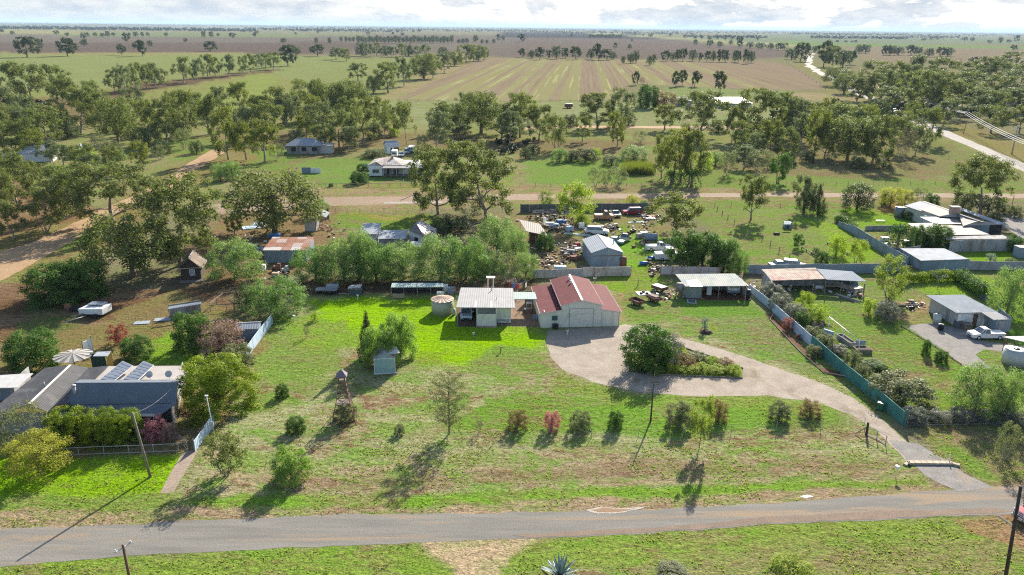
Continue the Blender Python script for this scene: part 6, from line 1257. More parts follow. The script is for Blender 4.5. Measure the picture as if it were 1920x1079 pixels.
fr = Fr((1345, 203), (1408, 203)); skillion(fr, 'farm_shed', 'long white roofed farm shed seen beyond the large spreading gum', 'shed', 16, 2.8, 4.6, 'weath', 'white', .5)
b = PB('farm_trailer', 'dark cart standing by the lone tree on the pale pasture', 'cart', (1066, 205)); b.box(1066, 203, 4.5, 2.5, 1.6, 'redwood', 'body', .6, bevel=.2); b.box(1067, 203, 4.0, 2.0, .3, 'offw', 'load', 2.2); [b.box(x, 204.5, 1.0, .3, 1.0, 'rubber', 'wheel') for x in (1064, 1068.5)]
# ------------------------------------------------------------ fences
def fence(name, label, pts, h, m, posts=0, th=0.06, cat='fence', rail=False, group=None):
    b = PB(name, label, cat, pts[0], group); P = [b.W(*q) for q in pts]; mb = MB(); hs = h if isinstance(h, (list, tuple)) else [h] * len(P); d_ = Matrix.Identity(3)
    L_ = sum((P[i+1] - P[i]).length for i in range(len(P) - 1)); ang = math.atan2((P[-1] - P[0]).y, (P[-1] - P[0]).x)
    R_ = Matrix.Rotation(-ang, 3, 'Z'); b.t.rotation_euler = (0, 0, ang); P = [R_ @ p for p in P]
    for i in range(len(P) - 1):
        a_, c_ = P[i], P[i + 1]; n_ = max(1, int((c_ - a_).length / 2.2))
        for k in range(n_):
            p, q = a_.lerp(c_, k / n_), a_.lerp(c_, (k + 1) / n_ - .003); hh = hs[i] + (hs[i+1] - hs[i]) * k / n_ + rnd.uniform(-.05, .05) * (h if not isinstance(h, (list, tuple)) else 1.5) * .5
            nn = Vector((-(q - p).y, (q - p).x, 0)).normalized() * th * (0.5 + .3 * (k % 2)); z = Vector((0, 0, hh))
            mb.add([p - nn, q - nn, q + nn, p + nn, p - nn + z, q - nn + z, q + nn + z, p + nn + z], [(0, 3, 2, 1), (4, 5, 6, 7), (0, 1, 5, 4), (1, 2, 6, 5), (2, 3, 7, 6), (3, 0, 4, 7)])
    mb.build('panel', M[m], b.t)
    for k in range(posts):
        f = k / max(1, posts - 1); d = f * L_; i = 0
        while i < len(P) - 2 and d > (P[i+1] - P[i]).length: d -= (P[i+1] - P[i]).length; i += 1
        p = P[i].lerp(P[i+1], min(1, d / (P[i+1] - P[i]).length)); MB().box(p.x, p.y + .08, -.02, .09, .09, hs[i] + .25).build('post', M['wood'], b.t)
    return b
def wire(name, label, pts, h, n, m='wood', wires=3, r=.045, rail=None, cat='fence', wr=.006):
    b = PB(name, label, cat, pts[0]); P = [b.W(*q) for q in pts]; L_ = [(P[i+1] - P[i]).length for i in range(len(P) - 1)]; T = sum(L_); pp = []
    for k in range(n):
        d = T * k / (n - 1); i = 0
        while i < len(L_) - 1 and d > L_[i]: d -= L_[i]; i += 1
        p = P[i].lerp(P[i+1], min(1, d / L_[i])); pp.append(p); MB().tube([(p.x, p.y, -.02), (p.x, p.y, h)], r, 5).build('post', M[m], b.t)
    mb = MB()
    for k in range(wires): z = h * (k + 1) / wires - .06; mb.tube([(p.x, p.y, z) for p in pp], wr, 3, False)
    if wires: mb.build('wire', M['steel'], b.t)
    if rail:
        mb = MB()
        for z in rail: mb.tube([(p.x, p.y, z) for p in pp], r * .9, 5)
        mb.build('rail', M[m], b.t)
    return b
fence('iron_fence', 'pale blue-white iron fence running diagonally to where it turns teal', [(1403, 546), (1440, 577), (1480, 614), (1520, 650)], [1.35, 1.5, 1.6, 1.6], 'bluef', 6)
fence('iron_fence', 'dark teal iron fence running diagonally down to the driveway gate', [(1520, 650), (1575, 699), (1632, 746), (1692, 798)], 1.75, 'tealf', 6)
fence('iron_fence', 'white iron side fence beside the small blue shed', [(463, 672), (486, 640), (512, 606)], 1.6, 'bluef', 3); fence('iron_fence', 'pale panel fence at the top of the concrete path', [(366, 847), (404, 795)], [1.3, 1.5], 'bluef', 2)
fence('picket_fence', 'weathered grey paling fence behind the clothesline', [(1000, 522), (1092, 519)], 1.55, 'greyf', 4); fence('iron_fence', 'pinkish patched iron fence in front of the blue-grey gabled shed', [(1092, 519), (1183, 517)], 1.75, 'pinkf', 3)
fence('iron_fence', 'mauve-grey iron fence under the green trees left of the machinery shed', [(1239, 515), (1350, 514)], [1.6, 1.2], 'pinkf', 4); fence('iron_fence', 'long blue-grey iron fence behind the machinery shed', [(1395, 513), (1430, 514), (1520, 512), (1640, 512), (1692, 508)], 1.75, 'zinc', 8)
fence('iron_fence', 'grey-green iron fence below the strip of bright lawn', [(1814, 506), (1890, 507), (1960, 508)], 1.75, 'greyf', 4); fence('iron_fence', 'dark iron fence along the back street behind the junk', [(976, 398), (1060, 397), (1145, 396), (1222, 395)], 1.9, 'darkf', 6)
fence('iron_fence', 'blue-grey iron fence running diagonally beside the bright neighbour lawn', [(1571, 424), (1597, 438), (1640, 466), (1686, 492), (1700, 500)], [1.2, 2.0, 2.0, 1.9, 1.9], 'zinc', 6); fence('iron_fence', 'low grey-green wall closing the palm courtyard', [(1655, 476), (1690, 479), (1724, 474)], 1.5, 'greyf', 3); fence('iron_fence', 'low wall behind the palm courtyard along the bright lawn', [(1622, 432), (1700, 431)], 1.0, 'greyf', 0)
fence('low_wall', 'dark blue and white screen with an aqua frame on the pasture', [(566, 325), (583, 325)], 1.8, 'zinc', 0); fence('low_wall', 'white half of the screen on the pasture', [(583.2, 325), (602, 325)], 1.6, 'white', 0)
wire('wire_fence', 'thin wire fence with galvanised posts across the front paddock', [(470, 836), (595, 834), (690, 832), (868, 828), (1050, 822), (1222, 818), (1304, 816), (1470, 808), (1620, 800)], 1.15, 14, 'steel', 4, .03)
wire('wire_fence', 'timber and wire fence in front of the white veranda house', [(590, 352), (690, 351), (770, 350), (810, 349)], 1.1, 12, 'wood', 3, .07, [1.0]); wire('wire_fence', 'thin wire fence along the back street above the bright paddock', [(630, 401), (700, 401), (790, 400), (810, 400)], 1.3, 9, 'wood', 3, .05)
wire('pipe_fence', 'pale pipe rail fence in front of the clipped cypress bushes', [(100, 858), (157, 854), (212, 852), (274, 850), (335, 847)], 1.0, 6, 'steel', 0, .04, [.95, .12]); wire('garden_gate', 'wire garden gate at the top of the concrete path', [(338, 832), (351, 843), (352, 846)], 1.1, 3, 'steel', 2, .03, [1.05, .1], 'gate')
wire('rail_fence', 'timber post and rail yard fence running across the right paddock', [(1345, 395), (1362, 410), (1400, 438), (1432, 452), (1452, 468), (1480, 486)], 1.2, 10, 'wood', 3, .08); wire('wire_fence', 'wire fence along the verge below the back street on the right', [(1340, 388), (1500, 390), (1580, 388)], 1.2, 9, 'wood', 3, .05)
wire('wire_fence', 'wire fence climbing beside the highway', [(1740, 282), (1770, 295), (1800, 310), (1838, 334)], 1.2, 9, 'wood', 3, .08); wire('wire_fence', 'dark fence line along the top of the back street on the right', [(1450, 348), (1560, 347), (1680, 346), (1800, 346)], 1.1, 16, 'wood', 3, .05, None); wire('wire_fence', 'timber fence line above the palm clump verge', [(975, 350), (1060, 351), (1180, 350), (1260, 349), (1340, 348)], 1.1, 14, 'wood', 3, .06)
wire('wire_fence', 'fence line at the foot of the striped field', [(745, 190), (960, 192), (1140, 190)], 1.2, 22, 'wood', 2, .12); wire('wire_fence', 'fence line at the right side of the stubble', [(1475, 118), (1515, 145), (1548, 168)], 1.2, 14, 'wood', 3, .2, None)
wire('yard_fence', 'old grey rail fence on bare dirt above the corner pepper tree', [(395, 580), (420, 560), (452, 556), (455, 580), (395, 584)], 1.1, 9, 'wood', 2, .07, [1.0]); wire('wire_fence', 'wire fence beside the parked camper trailer', [(255, 604), (290, 596), (318, 592)], 1.1, 4, 'wood', 2, .04); wire('wire_fence', 'thin rail along the foot of the grey-violet hedge', [(1700, 799), (1800, 797), (1960, 796)], .9, 8, 'steel', 2, .03, [.1])
wire('low_rail', 'low timber edging along the neighbour gravel drive', [(1690, 612), (1745, 645), (1802, 684)], .2, 8, 'wood', 0, .07, [.12], 'edging'); wire('low_rail', 'long timber rail lying at the lawn edge of the right paddock', [(1503, 467), (1530, 482)], .5, 4, 'wood', 0, .12, [.4], 'rail'); wire('low_rail', 'long dark timber trough lying beside the lime green trees', [(1552, 458), (1590, 478)], .5, 5, 'wood', 0, .2, [.3], 'trough')
wire('gate', 'open pipe farm gate swung inward beside the driveway', [(1626, 816), (1632, 818), (1660, 834)], 1.15, 3, 'steel', 0, .05, [1.1, .12], 'gate'); o = G(1627, 818)
t_ = thing('gate_post', 'dark timber strainer post holding the driveway gate', 'post', G(1624, 816)); MB().box(0, 0, -.02, .18, .18, 1.6).build('post', M['brown'], t_); MB().tube([(0, 0, 1.1), (-1.2, .1, .1)], .06, 5).build('stay', M['wood'], t_)
t_ = thing('gate_post', 'green steel gate post at the end of the teal fence', 'post', G(1696, 799)); MB().box(0, 0, -.02, .14, .14, 2.1).build('post', M['tealf'], t_); MB().box(.5, .1, .9, .9, .05, .05).build('arm', M['tealf'], t_)
# ------------------------------------------------------------ vehicles
def wheel(o, x, y, r=.33, wd=.22, name='wheel'):
    w_ = MB().tube([(x, y - wd / 2, r), (x, y + wd / 2, r)], r, 16).build(name, M['rubber'], o, True); MB().tube([(x, y - wd / 2 - .01, r), (x, y + wd / 2 + .01, r)], r * .55, 12).build('rim', M['white'], w_, True)
def vehicle(name, label, cat, x, y, ang, L, body, kind='wagon', wd=1.78, ht=1.5, wheels=True, group=None):
    """+x is forward; the profile is a lower hull and a tapered cabin"""
    t_ = thing(name, label, cat, G(x, y), ang, group); h0, hb = .28, .92 * ht / 1.5; l = L / 2
    P = [(-l, h0), (l, h0), (l, h0 + .3), (l - .12, hb - .1), (l - L * .24, hb), (-l + .05, hb), (-l, hb - .2)]
    MB().prism([(px, -wd / 2, pz) for px, pz in P], (0, wd, 0)).build('body', M[body], t_, bevel=.05)
    c0, c1 = {'wagon': (-l + .12, l - L * .24), 'hatch': (-l + .15, l - L * .26), 'ute': (-.1, l - L * .22), 'sedan': (-l + L * .2, l - L * .27)}[kind]; top = ht; rk = .55 if kind != 'sedan' else .45; bk = .18 if kind in ('wagon', 'ute') else .5
    cv = MB(); wi = wd / 2 - .06; wt = wd / 2 - .2; cv.add([(c0, -wi, hb), (c1, -wi, hb), (c1, wi, hb), (c0, wi, hb), (c0 + bk, -wt, top), (c1 - rk, -wt, top), (c1 - rk, wt, top), (c0 + bk, wt, top)], [(4, 5, 6, 7), (0, 1, 5, 4), (2, 3, 7, 6), (1, 2, 6, 5), (3, 0, 4, 7)]); cv.build('glasshouse', M['glass'], t_)
    MB().add([(c0 + bk - .03, -wt - .02, top - .03), (c1 - rk + .03, -wt - .02, top - .03), (c1 - rk + .03, wt + .02, top - .03), (c0 + bk - .03, wt + .02, top - .03), (c0 + bk + .05, -wt + .05, top + .04), (c1 - rk - .08, -wt + .05, top + .04), (c1 - rk - .08, wt - .05, top + .04), (c0 + bk + .05, wt - .05, top + .04)], [(0, 3, 2, 1), (4, 5, 6, 7), (0, 1, 5, 4), (1, 2, 6, 5), (2, 3, 7, 6), (3, 0, 4, 7)]).build('roof', M[body], t_)
    pl = MB()
    for s_ in (-1, 1):
        for (xa, xb) in ((c0, c0 + bk), (c1, c1 - rk), ((c0 + c1) / 2 + .1, (c0 + c1) / 2)): pl.tube([(xa, s_ * wi, hb - .02), (xb, s_ * wt, top)], .05, 4)
    pl.build('pillar', M[body], t_)
    if wheels:
        for wx in (-l + L * .19, l - L * .19):
            for s_ in (-1, 1): wheel(t_, wx, s_ * (wd / 2 - .1))
    for s_ in (-1, 1): MB().box(l - .03, s_ * (wd / 2 - .28), .6, .1, .35, .16).build('headlight', M['lamp'], t_); MB().box(c1 - .35, s_ * (wd / 2 + .08), hb, .12, .18, .14).build('mirror', M[body], t_)
    MB().box(l + .01, 0, .36, .04, wd * .5, .16).build('grille', M['black'], t_)
    return t_
def tray(t_, L, wd, m='weath'):
    MB().box(-L / 4 - .05, 0, .82, L / 2 - .2, wd + .1, .1).build('tray', M[m], t_); MB().box(.0, 0, .9, .06, wd * .9, .12).box(-.02, 0, 1.5, .06, wd * .9, .06).box(0, -wd * .42, .9, .06, .06, .62).box(0, wd * .42, .9, .06, .06, .62).build('headboard', M['white'], t_)
v = vehicle('parked_car', 'silver-blue wagon parked in the carport', 'car', 875, 593, -math.pi / 2 + .03, 4.5, 'car', 'wagon')
v = vehicle('ute', 'white flat tray utility parked on the neighbour gravel', 'ute', 1848, 634, math.pi + .02, 5.0, 'carw', 'ute', 1.75, 1.6); tray(v, 5.0, 1.75, 'zincr')
v = vehicle('parked_car', 'white dual cab wagon parked behind the blue-grey gabled shed', 'car', 1120, 439, -.15, 5.0, 'carw', 'wagon', 1.85, 1.7); v = vehicle('parked_car', 'dark red station wagon against the dark iron fence', 'car', 1185, 402, math.pi - .1 + .25, 4.8, 'carr', 'wagon', 1.8, 1.65)
v = vehicle('car_wreck', 'bleached white pickup wreck parked left of the red wagon', 'car', 1153, 405, -math.pi / 2 + .2, 4.6, 'carb', 'ute', 1.75, 1.4); MB().box(-1.1, 0, .93, 2.0, 1.4, .04).build('load_bed', M['dark'], v)
v = vehicle('old_truck', 'rusty orange and cream farm truck under the bright junkyard tree', 'truck', 1132, 412, .05, 4.6, 'orange', 'ute', 1.9, 2.1); tray(v, 4.6, 1.9, 'offw')
v = vehicle('ute', 'white flat tray utility in the junkyard left of the green trees', 'ute', 1234, 469, .05, 5.2, 'carw', 'ute', 1.8, 1.7); tray(v, 5.2, 1.8, 'offw')
v = vehicle('old_truck', 'large old white truck half hidden by the green trees', 'truck', 1262, 487, math.pi, 7.5, 'carw', 'ute', 2.2, 2.4); tray(v, 7.5, 2.2, 'offw')
v = vehicle('car_wreck', 'stripped white cab wreck beside the ute hulk in the junkyard', 'car', 1172, 452, .9, 2.8, 'carb', 'sedan', 1.6, 1.6, False); v = vehicle('car_wreck', 'pale green wreck without wheels right of the gabled shed roof', 'car', 1152, 456, -.5, 4.2, 'carg', 'sedan', 1.7, 1.3, False)
v = vehicle('parked_car', 'pale green utility parked behind the boundary fence', 'car', 1461, 502, .1, 4.0, 'carg', 'sedan', 1.7, 1.35); v = vehicle('parked_car', 'white wagon parked beside the pale green one', 'car', 1488, 503, -.35, 4.3, 'carw', 'wagon', 1.75, 1.6)
v = vehicle('parked_car', 'dull grey sedan parked beside the rust-roofed tin shed', 'car', 476, 472, -.08, 4.7, 'cargy', 'sedan', 1.8, 1.4); v = vehicle('parked_car', 'white car parked between the caravan and the veranda house', 'car', 753, 293, -1.5, 4.3, 'carw', 'sedan', 1.75, 1.4); v = vehicle('parked_car', 'dark four wheel drive parked behind the white cabin caravan', 'car', 763, 288, -1.4, 4.3, 'cargy', 'wagon', 1.75, 1.7)
v = vehicle('car_wreck', 'cream delivery van body parked inside the machinery shed', 'car', 1592, 545, -1.2, 4.6, 'carb', 'wagon', 1.8, 1.9)
v = vehicle('parked_car', 'white car at the picture edge under the far right gums', 'car', 1880, 205, .2, 4.5, 'carw', 'sedan', 1.8, 1.5)
# red vehicle with bull bar, cut by the right edge
v = vehicle('parked_ute', 'red ute with a chrome bull bar cut off by the right edge of the photo', 'ute', 1950, 972, math.pi + .35, 5.0, 'carr', 'ute', 1.85, 1.8)
bb = MB()
for z in (.45, .62, .79, .96, 1.13): bb.tube([(2.35, -.98, z), (2.68, -.8, z), (2.68, .8, z), (2.35, .98, z)], .035, 6)
for y in (-.75, -.25, .25, .75): bb.tube([(2.69, y, .4), (2.69, y, 1.18)], .04, 6)
bb.build('bull_bar', M['chrome'], v, True); MB().box(2.55, 0, .28, .25, 1.95, .3).build('bumper', M['chrome'], v, bevel=.04)
def caravan(label, x, y, ang, L, wd, h, m='white', band='zinc', name='caravan'):
    t_ = thing(name, label, 'caravan', G(x, y), ang); MB().box(0, 0, .45, L, wd, h - .45).build('body', M[m], t_, bevel=.15); MB().box(0, 0, .5, L + .03, wd + .03, .5).build('band', M[band], t_, bevel=.02)
    MB().box(L / 2, 0, 1.3, .08, wd * .7, .6).build('front_window', M['glass'], t_); MB().box(0, -wd / 2, 1.3, L * .5, .06, .5).build('side_window', M['glass'], t_)
    for s_ in (-1, 1): wheel(t_, 0, s_ * (wd / 2 - .12), .33)
    MB().tube([(L / 2, -.5, .5), (L / 2 + 1.1, 0, .5)], .04, 5).tube([(L / 2, .5, .5), (L / 2 + 1.1, 0, .5)], .04, 5).build('drawbar', M['steel'], t_); return t_
v = caravan('white caravan parked nose out in the open shed', 1369, 547, -math.pi / 2, 4.2, 2.1, 2.15); MB().box(2.2, 0, .95, .08, .95, .4).build('front_box', M['white'], v); MB().box(2.16, 0, 1.45, .06, 1.3, .35).build('decal', M['offw'], v)
caravan('white horse float parked in front of the small white cabin', 740, 295, -1.5, 3.6, 2.0, 2.4, 'white', 'white'); caravan('white caravan right of the small white cabin', 772, 286, -1.55, 4.2, 2.1, 2.3)
b = PB('camper_trailer', 'white camper trailer with a long drawbar on bare dirt at left', 'trailer', (180, 595)); q = b.W(181, 591); MB().add([(q.x + a, q.y + c, z) for a, c, z in ((-2.1, -1.0, .5), (1.7, -1.35, .5), (2.0, 1.0, .5), (-1.6, 1.2, .5), (-2.2, -1.0, 1.3), (1.7, -1.35, 1.5), (2.1, 1.0, 1.6), (-1.6, 1.2, 1.4))], [(0, 3, 2, 1), (4, 5, 6, 7), (0, 1, 5, 4), (1, 2, 6, 5), (2, 3, 7, 6), (3, 0, 4, 7)]).build('body', M['white'], b.t, bevel=.06)
b.box(186, 588, 2.4, 1.5, .1, 'panel', 'lid', 1.62, rz=-.05); [b.box(x, y, .75, .25, .7, 'rubber', 'wheel') for x, y in ((163, 593), (178, 598))]; b.pipe((160, 593, .6), (120, 605, .5), .07, 'steel', 'drawbar'); b.pipe((160, 587, .7), (132, 594, .6), .05, 'steel', 'rail'); b.box(147, 583, 2.2, 1.0, .6, 'black', 'toolbox')
t_ = thing('crate', 'orange-brown box on the dark thing at the front of the camper trailer', 'box', G(128, 578)); MB().box(0, 0, 0, .9, .6, .7).build('box', M['redp'], t_); MB().box(0, 0, .7, .95, .65, .06).build('lid', M['orange'], t_)
def cart(label, x, y, ang, m='rust', L=2.4, wd=1.5, group='box trailers beside the barn'):
    t_ = thing('box_trailer', label, 'trailer', G(x, y), ang, group); MB().box(0, 0, .45, L, wd, .06).build('floor', M['dark'], t_); MB().box(0, -wd / 2, .5, L, .06, .38).box(0, wd / 2, .5, L, .06, .38).box(-L / 2, 0, .5, .06, wd - .06, .38).box(L / 2, 0, .5, .06, wd - .06, .38).build('side_board', M[m], t_)
    for s_ in (-1, 1): wheel(t_, 0, s_ * (wd / 2 + .14), .3, .18)
    MB().tube([(L / 2, -.4, .45), (L / 2 + 1.0, 0, .45)], .04, 5).tube([(L / 2, .4, .45), (L / 2 + 1.0, 0, .45)], .04, 5).build('drawbar', M['steel'], t_); return t_
cart('rusty box trailer standing empty right of the barn', 1194, 571, -1.0); v = cart('rusty box trailer loaded with timber behind the empty one', 1226, 565, -1.1); MB().box(0, 0, .5, 1.6, .9, .5, .2).build('load', M['wood'], v); v = cart('dark blue covered trailer behind the two rusty trailers', 1236, 546, -.9); MB().box(0, 0, .88, 2.4, 1.5, .1).build('cover', M['navy'], v)
t_ = thing('pallet_sheet', 'white sheet with old wheels lying between the trailers and the fence', 'sheet', G(1207, 551)); MB().box(0, 0, 0.02, 2.4, 1.9, .08, .2).build('sheet', M['offw'], t_); [MB().cyl(x, y, .1, .3, .28, 14).build('wheel', M['rubber'], t_, True) for x, y in ((-.5, -.3), (.5, -.3), (0, .45))]
for x, y, l in ((1388, 555, 'dark sprayer frame lying in the left shade of the caravan'),): pass
t_ = thing('screen_door', 'white framed dark sheet lying at the shed front', 'frame', G(1297, 566)); MB().box(0, 0, .02, 1.5, 1.9, .06, -.2).build('frame', M['offw'], t_); MB().box(0, 0, .08, 1.15, 1.5, .02, -.2).build('mesh', M['darkf'], t_)
# ------------------------------------------------------------ poles and wires
def pole(label, x, yb, yt, lean=0.0, r=.14, arm=1.6, m='wood', armang=0.0, name='power_pole', h=None, stub=None):
    b = G(x, yb); h = h or hgt(x, yb, yt); t_ = thing(name, label, 'pole', b); MB().tube([(0, 0, -.05), (lean, 0, h)], [r, r * .75], 10).build('post', M[m], t_, True)
    if arm:
        c, s_ = math.cos(armang) * arm / 2, math.sin(armang) * arm / 2; MB().tube([(lean - c, -s_, h - .25), (lean + c, s_, h - .25)], .06, 5).build('cross_arm', M['offw'], t_)
        for k in (-.85, 0, .85): MB().cyl(lean + c * k, s_ * k, h - .2, h - .02, .05, 8).build('insulator', M['white'], t_)
    return t_, b + Vector((lean, 0, h))
_, pA = pole('leaning timber pole on the lawn in front of the pink flowering bush', 282, 895, 775, -.75, .14, 0)
t_, pB = pole('timber pole with a white cross-arm at the bottom edge left of centre', 252, 1130, 1022, -.1, .13, 1.5, 'redwood', 1.1)
_, pC = pole('thick dark pole with a grey bracket at the bottom right corner', 1880, 1115, 912, -.75, .16, 0, 'brown')
t_ = _; MB().tube([(-.75, 0, 6.6), (-1.6, .5, 7.1)], .06, 6).build('bracket', M['steel'], t_)
t_ = thing('light_pole', 'white metal pole beside the white path fence', 'pole', G(401, 812)); MB().tube([(0, 0, 0), (-.3, 0, 4.6)], [.06, .05], 8).build('post', M['white'], t_, True); MB().box(-.3, 0, 4.5, .35, .15, .12).build('head', M['white'], t_); MB().box(-.02, -.2, .9, .4, .2, .6).build('meter_box', M['tankw'], t_)
pole('short pole with two hooks at the edge of the bright lawn strip behind the barn', 1115, 532, 520, 0, .05, .6, 'steel', .5, 'light_pole')
pole('blue-green pole beside the white house roof at upper left', 253, 296, 268, 0, .12, 0, 'tealf', 0, 'pole')
HP = [pole('grey pole with a cross-arm beside the highway at the right edge', 1897, 290, 236, 0, .25, 3.2, 'steel', .4), pole('power pole standing at the highway under the far right gums', 1735, 222, 185, 0, .25, 3.0, 'wood', .4), pole('thin power pole among the gums at the farm track end', 1702, 205, 174, 0, .22, 2.4, 'wood', .4), pole('short leaning pole on the highway verge', 1806, 252, 226, .6, .16, 0), pole('bare timber pole on the verge below the power lines', 1796, 234, 214, 1.0, .2, 0), pole('power pole at the end of the tan roadside strip', 1561, 196, 178, 0, .2, 2.0, 'wood', .4)]
pole('small signpost on the verge of the highway at right', 1896, 392, 366, 0, .1, 0, 'wood', 0, 'post'); pole('pole among the gums left of the highway group', 1691, 182, 160, 0, .2, 1.6)
def cable(label, a_, c_, sag, r, n=12, off=((0, 0),)):
    mb = MB()
    for ox, oz in off:
        pts = []
        for i in range(n + 1): f = i / n; p = Vector(a_).lerp(Vector(c_), f); p += Vector((ox, 0, oz - sag * 4 * f * (1 - f))); pts.append(p - Vector(a_))
        mb.tube(pts, r, 4, False)
    o = mb.build('cable', M['steel'], None); o.location = Vector(a_); tag(o, label, 'cable'); return o
cp = lambda x, y, z: G(x, y, z)
cable('pale bundle of power cables sweeping down through the far right gums', cp(1733, 186, 8), cp(1812, 212, 8), 1.0, .09, off=((0, 0), (.7, .3), (-.6, -.1))); cable('pale power cables running out to the right edge', cp(1812, 212, 8), cp(1960, 282, 8), 1.0, .09, off=((0, 0), (1.0, .3), (-.8, -.3)))
cable('thin service wire from the leaning pole over the slate-blue roof', tuple(pA - Vector((0, 0, .1))), tuple(cp(322, 728, 4.2)), .4, .007)
t_ = thing('fallen_pole', 'long thin pole lying across the verge of the back street', 'pole', G(752, 376)); d = G(808, 352) - G(752, 376); MB().tube([(0, 0, .12), (d.x, d.y, .12)], .12, 6).build('shaft', M['wood'], t_); MB().tube([(d.x, d.y, .12), (d.x + .5, d.y + .5, .12)], .05, 5).build('stub', M['wood'], t_)
# ------------------------------------------------------------ small things
t_ = thing('wheelie_bin', 'green wheelie bin standing against the teal fence', 'bin', G(1650, 770), .9); MB().add([(-.25, -.28, .06), (.25, -.28, .06), (.25, .28, .06), (-.25, .28, .06), (-.32, -.36, 1.0), (.32, -.36, 1.0), (.32, .36, 1.0), (-.32, .36, 1.0)], [(0, 3, 2, 1), (4, 5, 6, 7), (0, 1, 5, 4), (1, 2, 6, 5), (2, 3, 7, 6), (3, 0, 4, 7)]).build('body', M['green'], t_); MB().box(0, 0, 1.0, .7, .78, .08).build('lid', M['green'], t_, bevel=.03); [MB().tube([(s_ * .3, .3, .1), (s_ * .36, .3, .1)], .1, 12).build('wheel', M['rubber'], t_) for s_ in (-1, 1)]
t_ = thing('letterbox', 'white letterbox on a thin post beside the gravel crossing', 'letterbox', G(1679, 894), .3); MB().tube([(0, 0, -.02), (0, 0, 1.0)], .03, 6).build('post', M['white'], t_); MB().box(0, 0, 1.0, .34, .42, .26).build('box', M['white'], t_, bevel=.03)
t_ = thing('culvert', 'sandstone block culvert edge crossing the gravel driveway', 'culvert', G(1742, 870)); 
for i in range(7): MB().box(-1.9 + i * .66, .02 * (i % 2), -.05, .64, .55, .28, 0).build('block', M['stone'], t_, bevel=.03)
MB().box(-2.5, -.25, -.02, .6, .4, .2, .5).build('wing_block', M['stone'], t_, bevel=.03); MB().box(2.6, -.25, -.02, .8, .4, .25, -.55).build('wing_block', M['stone'], t_, bevel=.03); MB().tube([(-2.35, -.5, .02), (-2.05, .1, .02)], .22, 14).build('pipe', M['dark'], t_)
wire('marker_post', 'short white marker post at the right end of the culvert', [(1778, 866), (1779, 866)], .9, 2, 'white', 0, .03, None, 'post')
def hoist(label, x, y, h, r, ang=0.2, clothes=False):
    t_ = thing('clothes_hoist', label, 'clothes hoist', G(x, y), ang); MB().tube([(0, 0, 0), (0, 0, h)], .04, 8).build('mast', M['steel'], t_); mb = MB()
    for k in range(4): a_ = k * math.pi / 2; e_ = (math.cos(a_) * r, math.sin(a_) * r, h + .35); mb.tube([(0, 0, h - .1), e_], .022, 4); mb.tube([(0, 0, h - .6), (e_[0] * .5, e_[1] * .5, h + .1)], .015, 4)
    mb.build('arm', M['steel'], t_); ln = MB()
    for f in (.35, .55, .75, .95):
        for k in range(4): a_, c_ = k * math.pi / 2, (k + 1) * math.pi / 2; ln.tube([(math.cos(a_) * r * f, math.sin(a_) * r * f, h + .35 * f), (math.cos(c_) * r * f, math.sin(c_) * r * f, h + .35 * f)], .008, 3, False)
    ln.build('line', M['steel'], t_)
    if clothes:
        for k, (m_, a_, f) in enumerate((('blue', 3.9, .6), ('carr', 4.4, .8), ('orange', 4.9, .75), ('navy', 4.2, .45), ('blue', 5.2, .5), ('white', 5.6, .85), ('carr', 3.5, .8), ('orange', 5.0, .35))): 
            o = MB().box(math.cos(a_) * r * f, math.sin(a_) * r * f, h - .75 + .3 * f, .55, .03, .8, a_ + 1.57).build('garment', M[m_], None); o.location = t_.matrix_basis @ Vector((0, 0, 0)) if False else t_.location; o.rotation_euler = (0, 0, ang); tag(o, ['blue towel', 'red shirt', 'orange cloth', 'navy trousers', 'blue shirt', 'white sheet', 'dark red towel', 'orange towel'][k] + ' hanging on the clothes hoist behind the cottage', 'laundry', 'washing on the hoist')
    return t_
hoist('rotary clothes hoist hung with washing behind the cottage', 970, 552, 2.0, 1.9, .2, True); hoist('rotary clothes hoist standing over the neighbour back lawn', 1757, 541, 2.2, 1.8, .4)
b = PB('planter', 'white framed square bed round the lime fruit tree', 'planter', (1505, 587)); [b.box(x, y, sx, sy, .25, 'pine', 'board') for x, y, sx, sy in ((1500, 588, .12, 1.6), (1511, 585, .12, 1.6), (1505, 590, 1.5, .12), (1505, 583, 1.5, .12))]; b.box(1505, 586.5, 1.3, 1.5, .12, 'soil', 'soil')
b = PB('planter', 'brown square bed round the pale fruit tree', 'planter', (1533, 612)); [b.box(x, y, sx, sy, .3, 'wood', 'board') for x, y, sx, sy in ((1522, 609, .12, 1.5), (1545, 608, .12, 1.5), (1533, 612.5, 1.9, .12), (1533, 604, 1.9, .12))]; b.box(1533, 608, 1.8, 1.4, .15, 'soil', 'soil')
b = PB('trough_planter', 'long dark trough planter behind the teal fence', 'planter', (1585, 642)); A, B_ = b.W(1573, 633), b.W(1598, 650); d = (B_ - A); a_ = math.atan2(d.y, d.x); c_ = (A + B_) / 2; L_ = d.length; n = Vector((-d.y, d.x, 0)).normalized()
for s_ in (-.45, .45): MB().box(c_.x + n.x * s_, c_.y + n.y * s_, 0, L_, .08, .6, a_).build('side', M['weath'], b.t)
for s_ in (-.5, .5): MB().box(c_.x + d.x * s_, c_.y + d.y * s_, 0, .08, .9, .6, a_).build('end', M['weath'], b.t)
MB().box(c_.x, c_.y, 0, L_ - .1, .8, .4, a_).build('soil', M['soil'], b.t)
b = PB('planter', 'square dark planter with a pale sheet at the end of the white trellis', 'planter', (1618, 662)); b.box(1616, 660, 2.2, 1.5, .6, 'wood', 'box'); b.box(1612, 654, 1.4, .1, .8, 'zincr', 'sheet', .5); b.box(1616, 660, 2.0, 1.3, .06, 'soil', 'soil', .57)
